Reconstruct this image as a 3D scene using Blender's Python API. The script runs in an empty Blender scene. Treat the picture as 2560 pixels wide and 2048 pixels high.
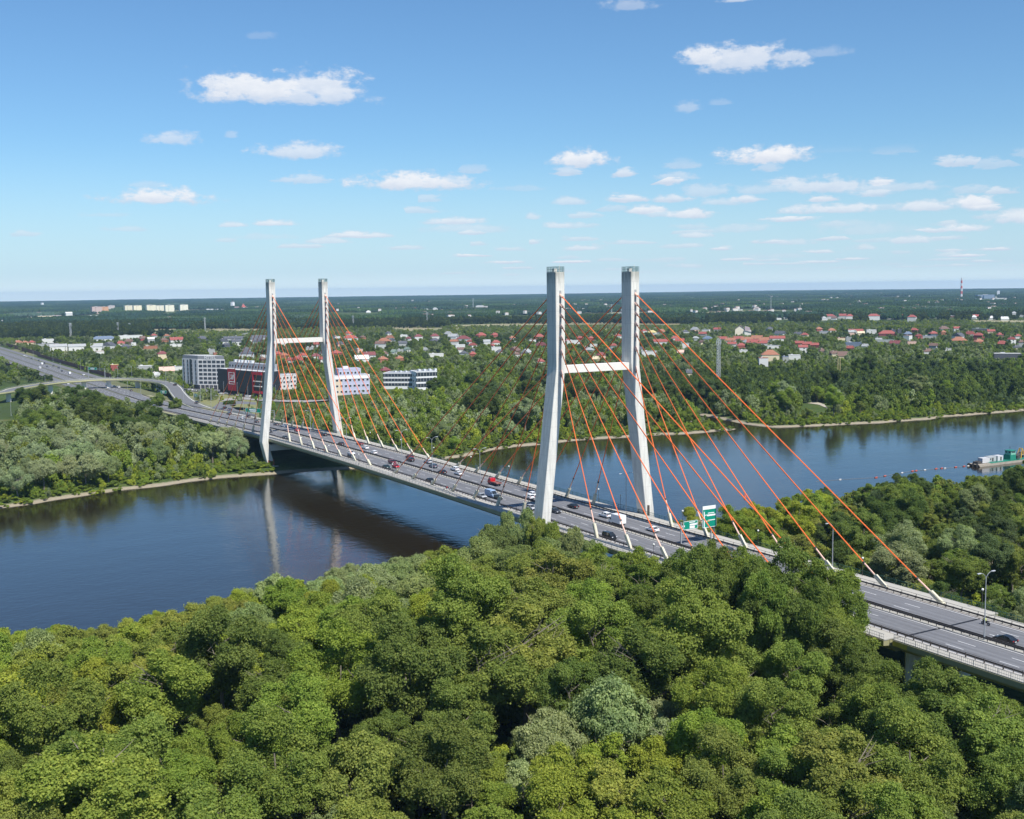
import bpy, bmesh, math, random
import numpy as np
from mathutils import Vector, Matrix
random.seed(7)
SC = bpy.context.scene
COL = SC.collection
# ------------------------------------------------------------------ camera
CF, CYAW, CPIT, CROL = 2867.468, 1.0428, -0.1046, -0.0129
CPOS = np.array([276.79, -189.38, 84.37])
_F = np.array([-math.sin(CYAW)*math.cos(CPIT), math.cos(CYAW)*math.cos(CPIT), math.sin(CPIT)])
_R0 = np.array([math.cos(CYAW), math.sin(CYAW), 0.0])
_U0 = np.cross(_R0, _F)
_R = _R0*math.cos(CROL)+_U0*math.sin(CROL)
_U = -_R0*math.sin(CROL)+_U0*math.cos(CROL)
cam_d = bpy.data.cameras.new('camera')
cam = bpy.data.objects.new('camera', cam_d); COL.objects.link(cam)
cam.matrix_world = Matrix(((_R[0], _U[0], -_F[0], CPOS[0]), (_R[1], _U[1], -_F[1], CPOS[1]), (_R[2], _U[2], -_F[2], CPOS[2]), (0, 0, 0, 1)))
cam_d.sensor_fit = 'HORIZONTAL'; cam_d.sensor_width = 36.0
cam_d.lens = 36.0*CF/2560.0
cam_d.clip_start = 1.0; cam_d.clip_end = 60000.0
SC.camera = cam
SC.view_settings.view_transform = 'Standard'; SC.view_settings.look = 'None'
SC.view_settings.exposure = 0.32; SC.view_settings.gamma = 1.0
SC.view_settings.use_curve_mapping = False
SC.render.engine = 'CYCLES'
cy = SC.cycles
cy.use_denoising = True
cy.max_bounces = 5; cy.diffuse_bounces = 2; cy.glossy_bounces = 3; cy.transmission_bounces = 3
cy.volume_bounces = 0; cy.transparent_max_bounces = 8
cy.caustics_reflective = False; cy.caustics_refractive = False
cy.use_adaptive_sampling = True; cy.adaptive_threshold = 0.015
SC.render.use_persistent_data = False

def at(u, v, z=4.0):
    """point of the horizontal plane z seen at photo position u, v"""
    d = _F+_R*(u-1280)/CF-_U*(v-1024)/CF
    t = (z-CPOS[2])/d[2]
    p = CPOS+t*d
    return np.array([p[0], p[1], z])
def proj(P):
    d = np.asarray(P, float)-CPOS
    w = d@_F
    return 1280+CF*(d@_R)/w, 1024-CF*(d@_U)/w, w
def zroad(x):
    t = (x+125)/125.0
    z = 15.868+0.0024*(x+125)-0.5417*t*t+0.0849*t*t*t
    if x < -250: z = 15.15-0.0285*(-250-x)
    return max(z, 5.2)
def atdeck(u, v, dz=0.0):
    z = 15.5
    for _ in range(12):
        p = at(u, v, z+dz); z = zroad(p[0])
    return np.array([p[0], p[1], z])

# ------------------------------------------------------------------ sun and sky
SUN_EL = math.radians(53.5); SUN_AZ = math.radians(4.0)     # azimuth measured from +x towards +y
sdir = Vector((math.cos(SUN_EL)*math.cos(SUN_AZ), math.cos(SUN_EL)*math.sin(SUN_AZ), math.sin(SUN_EL)))
sl = bpy.data.lights.new('sun', 'SUN'); sl.energy = 4.9; sl.angle = math.radians(0.53); sl.color = (1.0, 0.955, 0.88)
so = bpy.data.objects.new('sun', sl); COL.objects.link(so)
so.rotation_euler = sdir.to_track_quat('Z', 'Y').to_euler()
W = bpy.data.worlds.new('World'); SC.world = W; W.use_nodes = True
nt = W.node_tree; nt.nodes.clear()
class NB:
    """small node helper"""
    def __init__(s, tree): s.t = tree
    def n(s, kind, **kw):
        nd = s.t.nodes.new(kind)
        for k, v in kw.items(): setattr(nd, k, v)
        return nd
    def l(s, a, b): s.t.links.new(a, b)
    def val(s, sock, v):
        if hasattr(v, 'links') or isinstance(v, bpy.types.NodeSocket): s.l(v, sock)
        else: sock.default_value = v
    def m(s, op, a, b=0.0, c=None, clamp=False):
        nd = s.n('ShaderNodeMath', operation=op); nd.use_clamp = clamp
        s.val(nd.inputs[0], a)
        s.val(nd.inputs[1], b)
        if c is not None: s.val(nd.inputs[2], c)
        return nd.outputs[0]
    def sstep(s, x, a, b):
        nd = s.n('ShaderNodeMapRange'); nd.interpolation_type = 'SMOOTHSTEP'
        s.val(nd.inputs[0], x); nd.inputs[1].default_value = a; nd.inputs[2].default_value = b
        nd.inputs[3].default_value = 0; nd.inputs[4].default_value = 1
        return nd.outputs[0]
    def mixc(s, f, a, b, mode='MIX'):
        nd = s.n('ShaderNodeMix', data_type='RGBA', blend_type=mode)
        s.val(nd.inputs[0], f)
        for sock, v in ((nd.inputs[6], a), (nd.inputs[7], b)):
            if isinstance(v, tuple): sock.default_value = (*v[:3], 1)
            else: s.l(v, sock)
        return nd.outputs[2]
    def noise(s, vec, scale, detail=4, rough=0.55, dim='3D'):
        nd = s.n('ShaderNodeTexNoise'); nd.noise_dimensions = dim
        if vec is not None: s.l(vec, nd.inputs['Vector'])
        nd.inputs['Scale'].default_value = scale; nd.inputs['Detail'].default_value = detail
        nd.inputs['Roughness'].default_value = rough
        return nd.outputs[0]
b = NB(nt)
sky = b.n('ShaderNodeTexSky', sky_type='NISHITA')
sky.sun_disc = False; sky.sun_elevation = SUN_EL
sky.sun_rotation = math.radians(90)-SUN_AZ
sky.altitude = 100; sky.air_density = 1.0; sky.dust_density = 0.3; sky.ozone_density = 1.2
tc = b.n('ShaderNodeTexCoord')
sep = b.n('ShaderNodeSeparateXYZ'); b.l(tc.outputs['Generated'], sep.inputs[0])
dx, dy, dz = sep.outputs
# azimuth counted clockwise from the river's far side, elevation; both in degrees
az = b.m('MULTIPLY', b.m('ARCTAN2', dy, b.m('MULTIPLY', dx, -1.0)), 57.29578)
el = b.m('MULTIPLY', b.m('ARCSINE', dz), 57.29578)
comb = b.n('ShaderNodeCombineXYZ'); b.l(az, comb.inputs[0]); b.l(el, comb.inputs[1])
AE = comb.outputs[0]
def azel(u, v):
    d = _F+_R*(u-1280)/CF-_U*(v-1024)/CF; d = d/np.linalg.norm(d)
    return math.degrees(math.atan2(d[1], -d[0])), math.degrees(math.asin(d[2]))
mp = b.n('ShaderNodeMapping'); b.l(AE, mp.inputs[0]); mp.inputs['Scale'].default_value = (0.55, 1.0, 1.0)
edge = b.noise(mp.outputs[0], 1.5, 6, 0.62)
edgef = b.noise(mp.outputs[0], 5.0, 4, 0.6)
wob = b.m('ADD', b.m('MULTIPLY', b.m('SUBTRACT', edge, 0.5), 2.3), b.m('MULTIPLY', b.m('SUBTRACT', edgef, 0.5), 0.7))
# single cumulus clouds: position and half size in photo units, opacity
CL = [(640, 218, 135, 34, .95), (800, 212, 100, 34, .85), (700, 235, 190, 26, .8), (830, 235, 60, 26, .8), (560, 205, 60, 24, .9),
      (432, 347, 60, 17, .6), (577, 338, 17, 8, .35), (745, 378, 100, 20, .75), (1035, 455, 150, 22, .95), (1130, 452, 60, 18, .7), (400, 492, 112, 20, .95), (372, 462, 42, 9, .35),
      (650, 88, 38, 9, .18),
      (1760, 140, 52, 26, .9), (1860, 148, 120, 32, .8), (1960, 140, 60, 16, .7), (2060, 130, 60, 12, .3), (1575, 12, 60, 14, .4), (1840, 0, 40, 6, .6),
      (1457, 397, 65, 22, .95), (1925, 387, 102, 22, 1.0), (1717, 269, 36, 12, .4), (1800, 256, 28, 7, .25), (1690, 440, 55, 11, .5),
      (2060, 462, 125, 20, .75), (2220, 468, 110, 12, .55), (1765, 476, 62, 15, .5), (1890, 475, 60, 12, .45),
      (1427, 503, 42, 10, .6), (1610, 524, 50, 11, .9), (1730, 533, 58, 14, .9), (1810, 504, 48, 11, .55), (2080, 522, 105, 12, .8), (2430, 507, 66, 19, .95), (2310, 515, 92, 13, .8), (2540, 542, 70, 16, .8), (2395, 571, 64, 10, .85),
      (1140, 552, 75, 10, .8), (1180, 570, 95, 12, .45), (885, 585, 48, 9, .85), (950, 587, 40, 8, .75), (830, 602, 58, 8, .6), (590, 562, 42, 7, .7), (680, 558, 56, 8, .8), (660, 590, 80, 9, .3), (560, 600, 30, 6, .45),
      (320, 572, 50, 6, .4), (270, 537, 60, 6, .3), (1405, 563, 38, 8, .7), (1330, 541, 20, 9, .6), (1460, 620, 52, 7, .7), (1735, 588, 42, 7, .7), (1720, 612, 38, 6, .6), (1720, 664, 34, 6, .5), (2270, 600, 56, 9, .7), (2160, 618, 34, 8, .6), (2370, 636, 32, 6, .5), (1980, 605, 60, 8, .5), (1300, 470, 70, 8, .25), (1840, 571, 90, 10, .4), (2170, 575, 110, 12, .35), (2120, 560, 70, 10, .3), (1640, 650, 70, 6, .3), (1930, 640, 90, 6, .3)]
msk = None; shade = None
DEG = math.degrees(1/CF)
for (u, v, ru, rv, op) in CL:
    a0, e0 = azel(u, v+rv*0.35)
    sub = b.n('ShaderNodeVectorMath', operation='SUBTRACT'); b.l(AE, sub.inputs[0]); sub.inputs[1].default_value = (a0, e0, 0)
    mul = b.n('ShaderNodeVectorMath', operation='MULTIPLY'); b.l(sub.outputs[0], mul.inputs[0])
    mul.inputs[1].default_value = (1/(ru*1.12*DEG), 1/(rv*1.5*DEG), 0)
    sx = b.n('ShaderNodeSeparateXYZ'); b.l(mul.outputs[0], sx.inputs[0])
    yy = b.m('MAXIMUM', sx.outputs[1], b.m('MULTIPLY', sx.outputs[1], -2.2))
    r2 = b.m('SQRT', b.m('ADD', b.m('MULTIPLY', sx.outputs[0], sx.outputs[0]), b.m('MULTIPLY', yy, yy)))
    k = b.m('MULTIPLY', b.sstep(b.m('ADD', r2, wob), 1.12, 0.42), op)
    msk = k if msk is None else b.m('MAXIMUM', msk, k)
    sh = b.m('MULTIPLY', k, b.sstep(sx.outputs[1], -0.55, 0.5))
    shade = sh if shade is None else b.m('MAXIMUM', shade, sh)
# rows of small flat based clouds low over the horizon: cells in azimuth and a stretched elevation
elw = b.m('MULTIPLY', b.m('LOGARITHM', b.m('ADD', b.m('MAXIMUM', el, 0.0), 0.7), 2.71828), 6.6)
cv = b.n('ShaderNodeCombineXYZ'); b.l(b.m('MULTIPLY', az, 0.40), cv.inputs[0]); b.l(elw, cv.inputs[1])
vr = b.n('ShaderNodeTexVoronoi'); vr.voronoi_dimensions = '2D'; vr.feature = 'F1'; vr.inputs['Scale'].default_value = 1.0; b.l(cv.outputs[0], vr.inputs['Vector'])
dv_ = b.n('ShaderNodeVectorMath', operation='SUBTRACT'); b.l(cv.outputs[0], dv_.inputs[0]); b.l(vr.outputs['Position'], dv_.inputs[1])
sv = b.n('ShaderNodeSeparateXYZ'); b.l(dv_.outputs[0], sv.inputs[0])
vc = b.n('ShaderNodeSeparateColor'); b.l(vr.outputs['Color'], vc.inputs[0])
yv = b.m('MAXIMUM', b.m('MULTIPLY', sv.outputs[1], 2.3), b.m('MULTIPLY', sv.outputs[1], -5.0))
xv = b.m('DIVIDE', sv.outputs[0], b.m('MULTIPLY_ADD', vc.outputs[1], .45, .26))
rv_ = b.m('SQRT', b.m('ADD', b.m('MULTIPLY', xv, xv), b.m('MULTIPLY', yv, yv)))
mp2 = b.n('ShaderNodeMapping'); b.l(AE, mp2.inputs[0]); mp2.inputs['Scale'].default_value = (1.1, 3.4, 1.0)
rn = b.noise(mp2.outputs[0], 1.3, 5, 0.6)
azr = b.sstep(az, 10.0, 46.0)
pres = b.m('LESS_THAN', vc.outputs[0], b.m('MULTIPLY_ADD', azr, .80, .02))
low = b.m('MULTIPLY', b.sstep(el, 6.6, 5.4), b.sstep(el, 0.3, 1.3))
op_ = b.m('MULTIPLY_ADD', vc.outputs[2], .55, .38)
rowm = b.m('MULTIPLY', b.m('MULTIPLY', b.sstep(b.m('ADD', rv_, b.m('MULTIPLY', b.m('SUBTRACT', rn, .5), 1.9)), 1.0, 0.45), b.m('MULTIPLY', low, pres)), op_)
shade = b.m('MAXIMUM', shade, b.m('MULTIPLY', rowm, b.sstep(sv.outputs[1], -.1, .22)))
msk2 = b.m('MAXIMUM', msk, rowm)
puff = b.noise(mp.outputs[0], 3.2, 5, 0.6)
shd = b.m('ADD', b.m('ADD', b.m('MULTIPLY', shade, 0.62), b.m('MULTIPLY', puff, 0.55)), 0.02, clamp=True)
ccol = b.mixc(shd, (4.3, 5.2, 6.7), (7.9, 8.05, 8.35))
tint = b.mixc(1.0, sky.outputs[0], (0.60, 0.87, 1.10), 'MULTIPLY')
tint = b.mixc(b.m('MULTIPLY', b.sstep(el, 7.5, -2.0), .90), tint, (4.9, 6.5, 8.0))
tint = b.mixc(b.m('MULTIPLY', b.sstep(el, 1.1, -.3), .8), tint, (7.3, 8.5, 8.7))
fin = b.mixc(msk2, tint, ccol)
bg = b.n('ShaderNodeBackground'); b.l(fin, bg.inputs[0]); bg.inputs[1].default_value = 0.094
wo = b.n('ShaderNodeOutputWorld'); b.l(bg.outputs[0], wo.inputs[0])

# ------------------------------------------------------------------ helpers
LABELLED = []
def tag(o, label=None, cat=None, group=None, kind=None):
    if kind: o['kind'] = kind
    if label: o['label'] = label; LABELLED.append(o)
    if cat: o['category'] = cat
    if group: o['group'] = group
    return o
def empty(name, loc=(0, 0, 0), rz=0.0, label=None, cat=None, group=None):
    o = bpy.data.objects.new(name, None); COL.objects.link(o)
    o.empty_display_size = 0.5
    o.location = Vector([float(c) for c in loc]); o.rotation_euler = (0, 0, rz)
    return tag(o, label, cat, group)
def mesh_obj(name, me, parent=None, color=None):
    o = bpy.data.objects.new(name, me); COL.objects.link(o)
    if parent is not None: o.parent = parent
    if color is not None: o.color = (*color[:3], 1)
    return o
def copy_tree(o, parent=None):
    c = o.copy(); COL.objects.link(c); c.parent = parent
    for ch in o.children: copy_tree(ch, c)
    return c
class MB:
    def __init__(s): s.v = []; s.f = []
    def add(s, vs, fs):
        k = len(s.v); s.v += [tuple(map(float, p)) for p in vs]; s.f += [tuple(i+k for i in f) for f in fs]; return s
    def box(s, c, d, rz=0.0, rm=None):
        hx, hy, hz = d[0]/2, d[1]/2, d[2]/2
        vs = [Vector((x, y, z)) for z in (-hz, hz) for y in (-hy, hy) for x in (-hx, hx)]
        if rm is None: rm = Matrix.Rotation(rz, 3, 'Z')
        C = Vector([float(q) for q in c])
        return s.add([C+rm@p for p in vs], [(0, 2, 3, 1), (4, 5, 7, 6), (0, 1, 5, 4), (2, 6, 7, 3), (0, 4, 6, 2), (1, 3, 7, 5)])
    def tube(s, a, c, r0, r1=None, n=6, cap=True):
        a = Vector([float(q) for q in a]); c = Vector([float(q) for q in c]); r1 = r0 if r1 is None else r1
        d = (c-a)
        if d.length < 1e-6: return s
        q = d.to_track_quat('Z', 'Y').to_matrix()
        vs = [a+q@Vector((r0*math.cos(t*2*math.pi/n), r0*math.sin(t*2*math.pi/n), 0)) for t in range(n)]
        vs += [c+q@Vector((r1*math.cos(t*2*math.pi/n), r1*math.sin(t*2*math.pi/n), 0)) for t in range(n)]
        fs = [(t, (t+1) % n, n+(t+1) % n, n+t) for t in range(n)]
        if cap: fs += [tuple(range(n-1, -1, -1)), tuple(range(n, 2*n))]
        return s.add(vs, fs)
    def loft(s, rings, cap=True):
        n = len(rings[0]); vs = [p for r in rings for p in r]; fs = []
        for i in range(len(rings)-1):
            for t in range(n): fs.append((i*n+t, i*n+(t+1) % n, (i+1)*n+(t+1) % n, (i+1)*n+t))
        if cap: fs += [tuple(range(n-1, -1, -1)), tuple(range((len(rings)-1)*n, len(rings)*n))]
        return s.add(vs, fs)
    def sphere(s, c, r, n=8, m=6, sc=(1, 1, 1)):
        rings = []
        for i in range(m+1):
            ph = math.pi*i/m; rr = max(math.sin(ph), 0.02)
            rings.append([(c[0]+sc[0]*r*rr*math.cos(2*math.pi*t/n), c[1]+sc[1]*r*rr*math.sin(2*math.pi*t/n), c[2]-sc[2]*r*math.cos(ph)) for t in range(n)])
        return s.loft(rings)
    def mesh(s, name, mat, smooth=False):
        me = bpy.data.meshes.new(name); me.from_pydata(s.v, [], s.f); me.materials.append(mat)
        if smooth: me.shade_smooth()
        me.update(); return me
    def build(s, name, mat, parent=None, color=None, smooth=False):
        return mesh_obj(name, s.mesh(name, mat, smooth), parent, color)
def np_mesh(name, V, Fq, mat, attr=None):
    """quads from numpy arrays"""
    me = bpy.data.meshes.new(name)
    V = np.asarray(V, np.float32); Fq = np.asarray(Fq, np.int32); n = Fq.shape[0]; k = Fq.shape[1]
    me.vertices.add(len(V)); me.vertices.foreach_set('co', V.ravel())
    me.loops.add(n*k); me.loops.foreach_set('vertex_index', Fq.ravel())
    me.polygons.add(n); me.polygons.foreach_set('loop_start', np.arange(0, n*k, k, dtype=np.int32))
    try: me.polygons.foreach_set('loop_total', np.full(n, k, np.int32))
    except Exception: pass
    me.materials.append(mat)
    if attr is not None:
        a = me.attributes.new('lv', 'FLOAT', 'FACE'); a.data.foreach_set('value', np.asarray(attr, np.float32))
    me.update(calc_edges=True); return me
_mats = {}
def mat(name, col=(.5, .5, .5), rough=.7, metal=0.0, noise=0.0, nscale=1.0, use_obj=False, spec=0.4, bump=0.0, bscale=5.0, emit=None):
    if name in _mats: return _mats[name]
    m = bpy.data.materials.new(name); m.use_nodes = True; t = m.node_tree; t.nodes.clear(); b = NB(t)
    p = b.n('ShaderNodeBsdfPrincipled'); o = b.n('ShaderNodeOutputMaterial'); b.l(p.outputs[0], o.inputs[0])
    p.inputs['Roughness'].default_value = rough; p.inputs['Metallic'].default_value = metal
    p.inputs['Specular IOR Level'].default_value = spec
    c = None
    if use_obj:
        c = b.n('ShaderNodeObjectInfo').outputs['Color']
    tcn = b.n('ShaderNodeTexCoord')
    vec = tcn.outputs['Object']
    if noise > 0:
        nz = b.noise(vec, nscale, 5, .6)
        f = b.m('MULTIPLY_ADD', nz, 2*noise, 1-noise)
        base = c if c is not None else (*col, 1)
        vm = b.n('ShaderNodeVectorMath', operation='SCALE')
        if c is not None: b.l(c, vm.inputs[0])
        else: vm.inputs[0].default_value = col
        b.l(f, vm.inputs['Scale']); c = vm.outputs[0]
    if c is not None: b.l(c, p.inputs['Base Color'])
    else: p.inputs['Base Color'].default_value = (*col, 1)
    if bump > 0:
        bn = b.n('ShaderNodeBump'); bn.inputs['Strength'].default_value = bump
        b.l(b.noise(vec, bscale, 4, .6), bn.inputs['Height']); b.l(bn.outputs[0], p.inputs['Normal'])
    if emit:
        p.inputs['Emission Color'].default_value = (*emit[:3], 1); p.inputs['Emission Strength'].default_value = emit[3]
    _mats[name] = m; return m
def leafmat(name, inst=False, trans=0.42):
    m = bpy.data.materials.new(name); m.use_nodes = True; t = m.node_tree; t.nodes.clear(); b = NB(t)
    if inst:
        a = b.n('ShaderNodeAttribute', attribute_type='INSTANCER', attribute_name='tcol'); c = a.outputs['Color']
    else:
        c = b.n('ShaderNodeObjectInfo').outputs['Color']
    lv = b.n('ShaderNodeAttribute', attribute_type='GEOMETRY', attribute_name='lv')
    hs = b.n('ShaderNodeHueSaturation'); b.l(c, hs.inputs['Color'])
    b.l(b.m('MULTIPLY_ADD', lv.outputs['Fac'], -0.035, 0.5175), hs.inputs['Hue'])
    b.l(b.m('MULTIPLY_ADD', lv.outputs['Fac'], 0.85, 1.0), hs.inputs['Value'])
    d = b.n('ShaderNodeBsdfDiffuse'); b.l(hs.outputs[0], d.inputs[0])
    tr = b.n('ShaderNodeBsdfTranslucent')
    b.l(b.mixc(1.0, hs.outputs[0], (1.25, 1.3, .6), 'MULTIPLY'), tr.inputs[0])
    mx = b.n('ShaderNodeMixShader'); mx.inputs[0].default_value = trans
    b.l(d.outputs[0], mx.inputs[1]); b.l(tr.outputs[0], mx.inputs[2])
    mx2 = mx
    o = b.n('ShaderNodeOutputMaterial'); b.l(mx2.outputs[0], o.inputs[0])
    return m
LEAF = leafmat('leaves'); LEAFI = leafmat('leaves_of_the_wood', True)
BARK = mat('bark', (.19, .165, .13), .9, noise=.35, nscale=2)
DEADW = mat('dead_wood', (.34, .29, .24), .9, noise=.3, nscale=2)
# ------------------------------------------------------------------ ground, river, sky haze
SHORE_F = [(-60, -6000), (-120, -1500), (-165, -600), (-190, -330), (-205, -200), (-215.3, -139), (-222.4, -107.5), (-230, -84.8), (-236.1, -57.2), (-238.1, -27.1),
           (-236, -16), (-231, 20), (-229, 50), (-230, 66.6), (-234, 84.6), (-244, 104), (-249.2, 122), (-251, 150), (-249.8, 174.7), (-245, 200), (-240.2, 223.9), (-237, 245), (-235.6, 262),
           (-240, 268), (-262, 264), (-290, 272), (-330, 287), (-332, 299), (-285, 291), (-255, 287), (-232, 288), (-221, 315), (-211, 355.4), (-206.8, 423), (-203.8, 483), (-215, 620), (-250, 800), (-320, 1100), (-420, 1600), (-600, 2600), (-1200, 6000)]
SHORE_N = [(150, -6000), (60, -1500), (20, -600), (4, -300), (-3, -200), (-6, -150), (-8, -110), (-12, -70), (-14, -45), (-16, -20), (-15, 10), (-16, 40), (-25, 70), (-40, 110), (-46, 160), (-44, 200), (-40, 260), (-40, 330), (-45, 420), (-60, 620), (-110, 1100), (-200, 1600), (-380, 2600), (-900, 6000)]
def fxy(pts, y):
    if pts is SHORE_F: pts = [q for q in pts if not (q[0] < -238 and 262 < q[1] < 300) and not (q[1] in (291, 287))]
    pts = sorted([(q[1], q[0]) for q in pts]); return np.interp(y, [q[0] for q in pts], [q[1] for q in pts])
def seg_dist(X, Y, pts):
    D = np.full(X.shape, 1e9)
    for (x0, y0), (x1, y1) in zip(pts[:-1], pts[1:]):
        dx, dy = x1-x0, y1-y0; L = dx*dx+dy*dy
        t = np.clip(((X-x0)*dx+(Y-y0)*dy)/L, 0, 1)
        D = np.minimum(D, np.hypot(X-x0-t*dx, Y-y0-t*dy))
    return D
RIVPOLY = SHORE_F+SHORE_N[::-1]
def inpoly(X, Y, poly):
    ins = np.zeros(X.shape, bool); n = len(poly)
    for i in range(n):
        x0, y0 = poly[i]; x1, y1 = poly[(i+1) % n]
        c = ((y0 > Y) != (y1 > Y)) & (X < (x1-x0)*(Y-y0)/((y1-y0) or 1e-9)+x0); ins ^= c
    return ins
def vnoise(X, Y, s, seed=0):
    r = np.random.RandomState(seed); G = r.rand(64, 64)
    x = (X/s) % 64; y = (Y/s) % 64; xi = x.astype(int); yi = y.astype(int); fx = x-xi; fy = y-yi
    fx = fx*fx*(3-2*fx); fy = fy*fy*(3-2*fy); a = G[xi % 64, yi % 64]; b_ = G[(xi+1) % 64, yi % 64]; c = G[xi % 64, (yi+1) % 64]; d = G[(xi+1) % 64, (yi+1) % 64]
    return (a*(1-fx)+b_*fx)*(1-fy)+(c*(1-fx)+d*fx)*fy
def ground_z(X, Y):
    D = np.minimum(seg_dist(X, Y, SHORE_F), seg_dist(X, Y, SHORE_N))
    D = np.where(inpoly(X, Y, RIVPOLY), -D, D) + (vnoise(X, Y, 7, 3)-.5)*2.2 + (vnoise(X, Y, 23, 4)-.5)*5
    z = np.interp(D, [-40, -6, 0, 2.5, 6, 16, 45, 1e5], [-3, -1.4, -0.1, 0.55, 1.0, 2.4, 3.5, 3.5])
    z += np.where(D > 8, (vnoise(X, Y, 17, 5)-.5)*.8*np.clip((D-8)/20, 0, 1), 0)
    far = np.hypot(X-CPOS[0], Y-CPOS[1]) > 1300
    return np.where(far, np.minimum(z, 3.5), z)
xs = np.array([-15000, -9000, -5000, -3000, -1800, -1200, -800, -560] + list(np.arange(-440, 48, 3.5)) + [60, 90, 150, 260, 420, 800], float)
ys = np.array([-5500, -2500, -1200, -700, -400] + list(np.arange(-260, 560, 3.5)) + [600, 700, 850, 1100, 1600, 2500, 4500, 8000, 14500], float)
GX, GY = np.meshgrid(xs, ys); GZ = ground_z(GX, GY)
nx, ny = len(xs), len(ys)
idx = np.arange(nx*ny).reshape(ny, nx)
Q = np.stack([idx[:-1, :-1], idx[:-1, 1:], idx[1:, 1:], idx[1:, :-1]], -1).reshape(-1, 4)
gm = bpy.data.materials.new('ground'); gm.use_nodes = True; t = gm.node_tree; t.nodes.clear(); b = NB(t)
geo = b.n('ShaderNodeNewGeometry'); sp = b.n('ShaderNodeSeparateXYZ'); b.l(geo.outputs['Position'], sp.inputs[0])
n1 = b.noise(geo.outputs['Position'], .05, 6, .6); n2 = b.noise(geo.outputs['Position'], .6, 5, .65); n3 = b.noise(geo.outputs['Position'], .004, 4, .6)
grass = b.mixc(b.sstep(n2, .3, .7), (.038, .066, .018), (.08, .118, .03))
grass = b.mixc(b.sstep(n1, .50, .68), grass, (.12, .13, .05))
grass = b.mixc(b.sstep(n3, .45, .62), grass, (.05, .075, .025))
n4 = b.noise(geo.outputs['Position'], .0016, 5, .65); grass = b.mixc(b.m('MULTIPLY', b.sstep(n4, .54, .60), b.sstep(sp.outputs[0], -900, -1900)), grass, (.26, .25, .14))
sand = b.mixc(n2, (.21, .18, .125), (.40, .35, .26))
hz = b.m('ADD', sp.outputs[2], b.m('MULTIPLY', b.m('SUBTRACT', n2, .5), .8))
colr = b.mixc(b.sstep(hz, .55, 1.0), sand, grass)
colr = b.mixc(b.sstep(sp.outputs[2], .12, -.05), colr, (.08, .068, .045))
p = b.n('ShaderNodeBsdfPrincipled'); p.inputs['Roughness'].default_value = .95; p.inputs['Specular IOR Level'].default_value = .1
b.l(colr, p.inputs['Base Color'])
bn = b.n('ShaderNodeBump'); bn.inputs['Strength'].default_value = .6; bn.inputs['Distance'].default_value = .4; b.l(n2, bn.inputs['Height']); b.l(bn.outputs[0], p.inputs['Normal'])
o = b.n('ShaderNodeOutputMaterial'); b.l(p.outputs[0], o.inputs[0])
g = mesh_obj('ground', np_mesh('ground', np.stack([GX.ravel(), GY.ravel(), GZ.ravel()], -1), Q, gm)); g['kind'] = 'structure'
# river
wm = bpy.data.materials.new('river_water'); wm.use_nodes = True; t = wm.node_tree; t.nodes.clear(); b = NB(t)
geo = b.n('ShaderNodeNewGeometry')
mpw = b.n('ShaderNodeMapping'); b.l(geo.outputs['Position'], mpw.inputs[0]); mpw.inputs['Scale'].default_value = (1.0, .6, 1.0)
w1 = b.noise(mpw.outputs[0], .55, 3, .6); w2 = b.noise(mpw.outputs[0], .09, 3, .5); w3 = b.noise(mpw.outputs[0], .013, 4, .6)
p = b.n('ShaderNodeBsdfPrincipled')
p.inputs['Base Color'].default_value = (.018, .0135, .007, 1)
p.inputs['Specular Tint'].default_value = (.80, .93, 1, 1); p.inputs['IOR'].default_value = 1.72; p.inputs['Specular IOR Level'].default_value = .5
b.l(b.m('MULTIPLY_ADD', b.sstep(w3, .35, .65), .09, .05), p.inputs['Roughness'])
bn = b.n('ShaderNodeBump'); bn.inputs['Strength'].default_value = .25; bn.inputs['Distance'].default_value = .22
b.l(b.m('ADD', w1, b.m('MULTIPLY', w2, 1.5)), bn.inputs['Height']); b.l(bn.outputs[0], p.inputs['Normal'])
o = b.n('ShaderNodeOutputMaterial'); b.l(p.outputs[0], o.inputs[0])
poly = [(x-14, y) for x, y in SHORE_F if not (264 <= y <= 291 and x < -240)]
rv = MB()
for ya, yb in [(-6000, -1500), (-1500, -300), (-300, 250), (250, 620), (620, 1600), (1600, 6000)]:
    xa, xb = (float(fxy(SHORE_F, q))-120 for q in (ya, yb)); xc, xd = (float(fxy(SHORE_N, q))+14 for q in (ya, yb))
    rv.add([(xa, ya, 0), (xc, ya, 0), (xd, yb, 0), (xb, yb, 0)], [(0, 1, 2, 3)])
rv = rv.build('river', wm); rv['kind'] = 'structure'
# thin air haze
hm = bpy.data.materials.new('haze'); hm.use_nodes = True; t = hm.node_tree; t.nodes.clear(); b = NB(t)
pv = b.n('ShaderNodeVolumePrincipled'); pv.inputs['Color'].default_value = (.42, .68, 1, 1); pv.inputs['Density'].default_value = 4.2e-5; pv.inputs['Anisotropy'].default_value = 0.0
o = b.n('ShaderNodeOutputMaterial'); b.l(pv.outputs[0], o.inputs['Volume'])
hz_ = MB().box((-7050, 4500, 56.5), (16200, 20600, 129)).build('haze', hm); hz_['kind'] = 'stuff'
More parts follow.
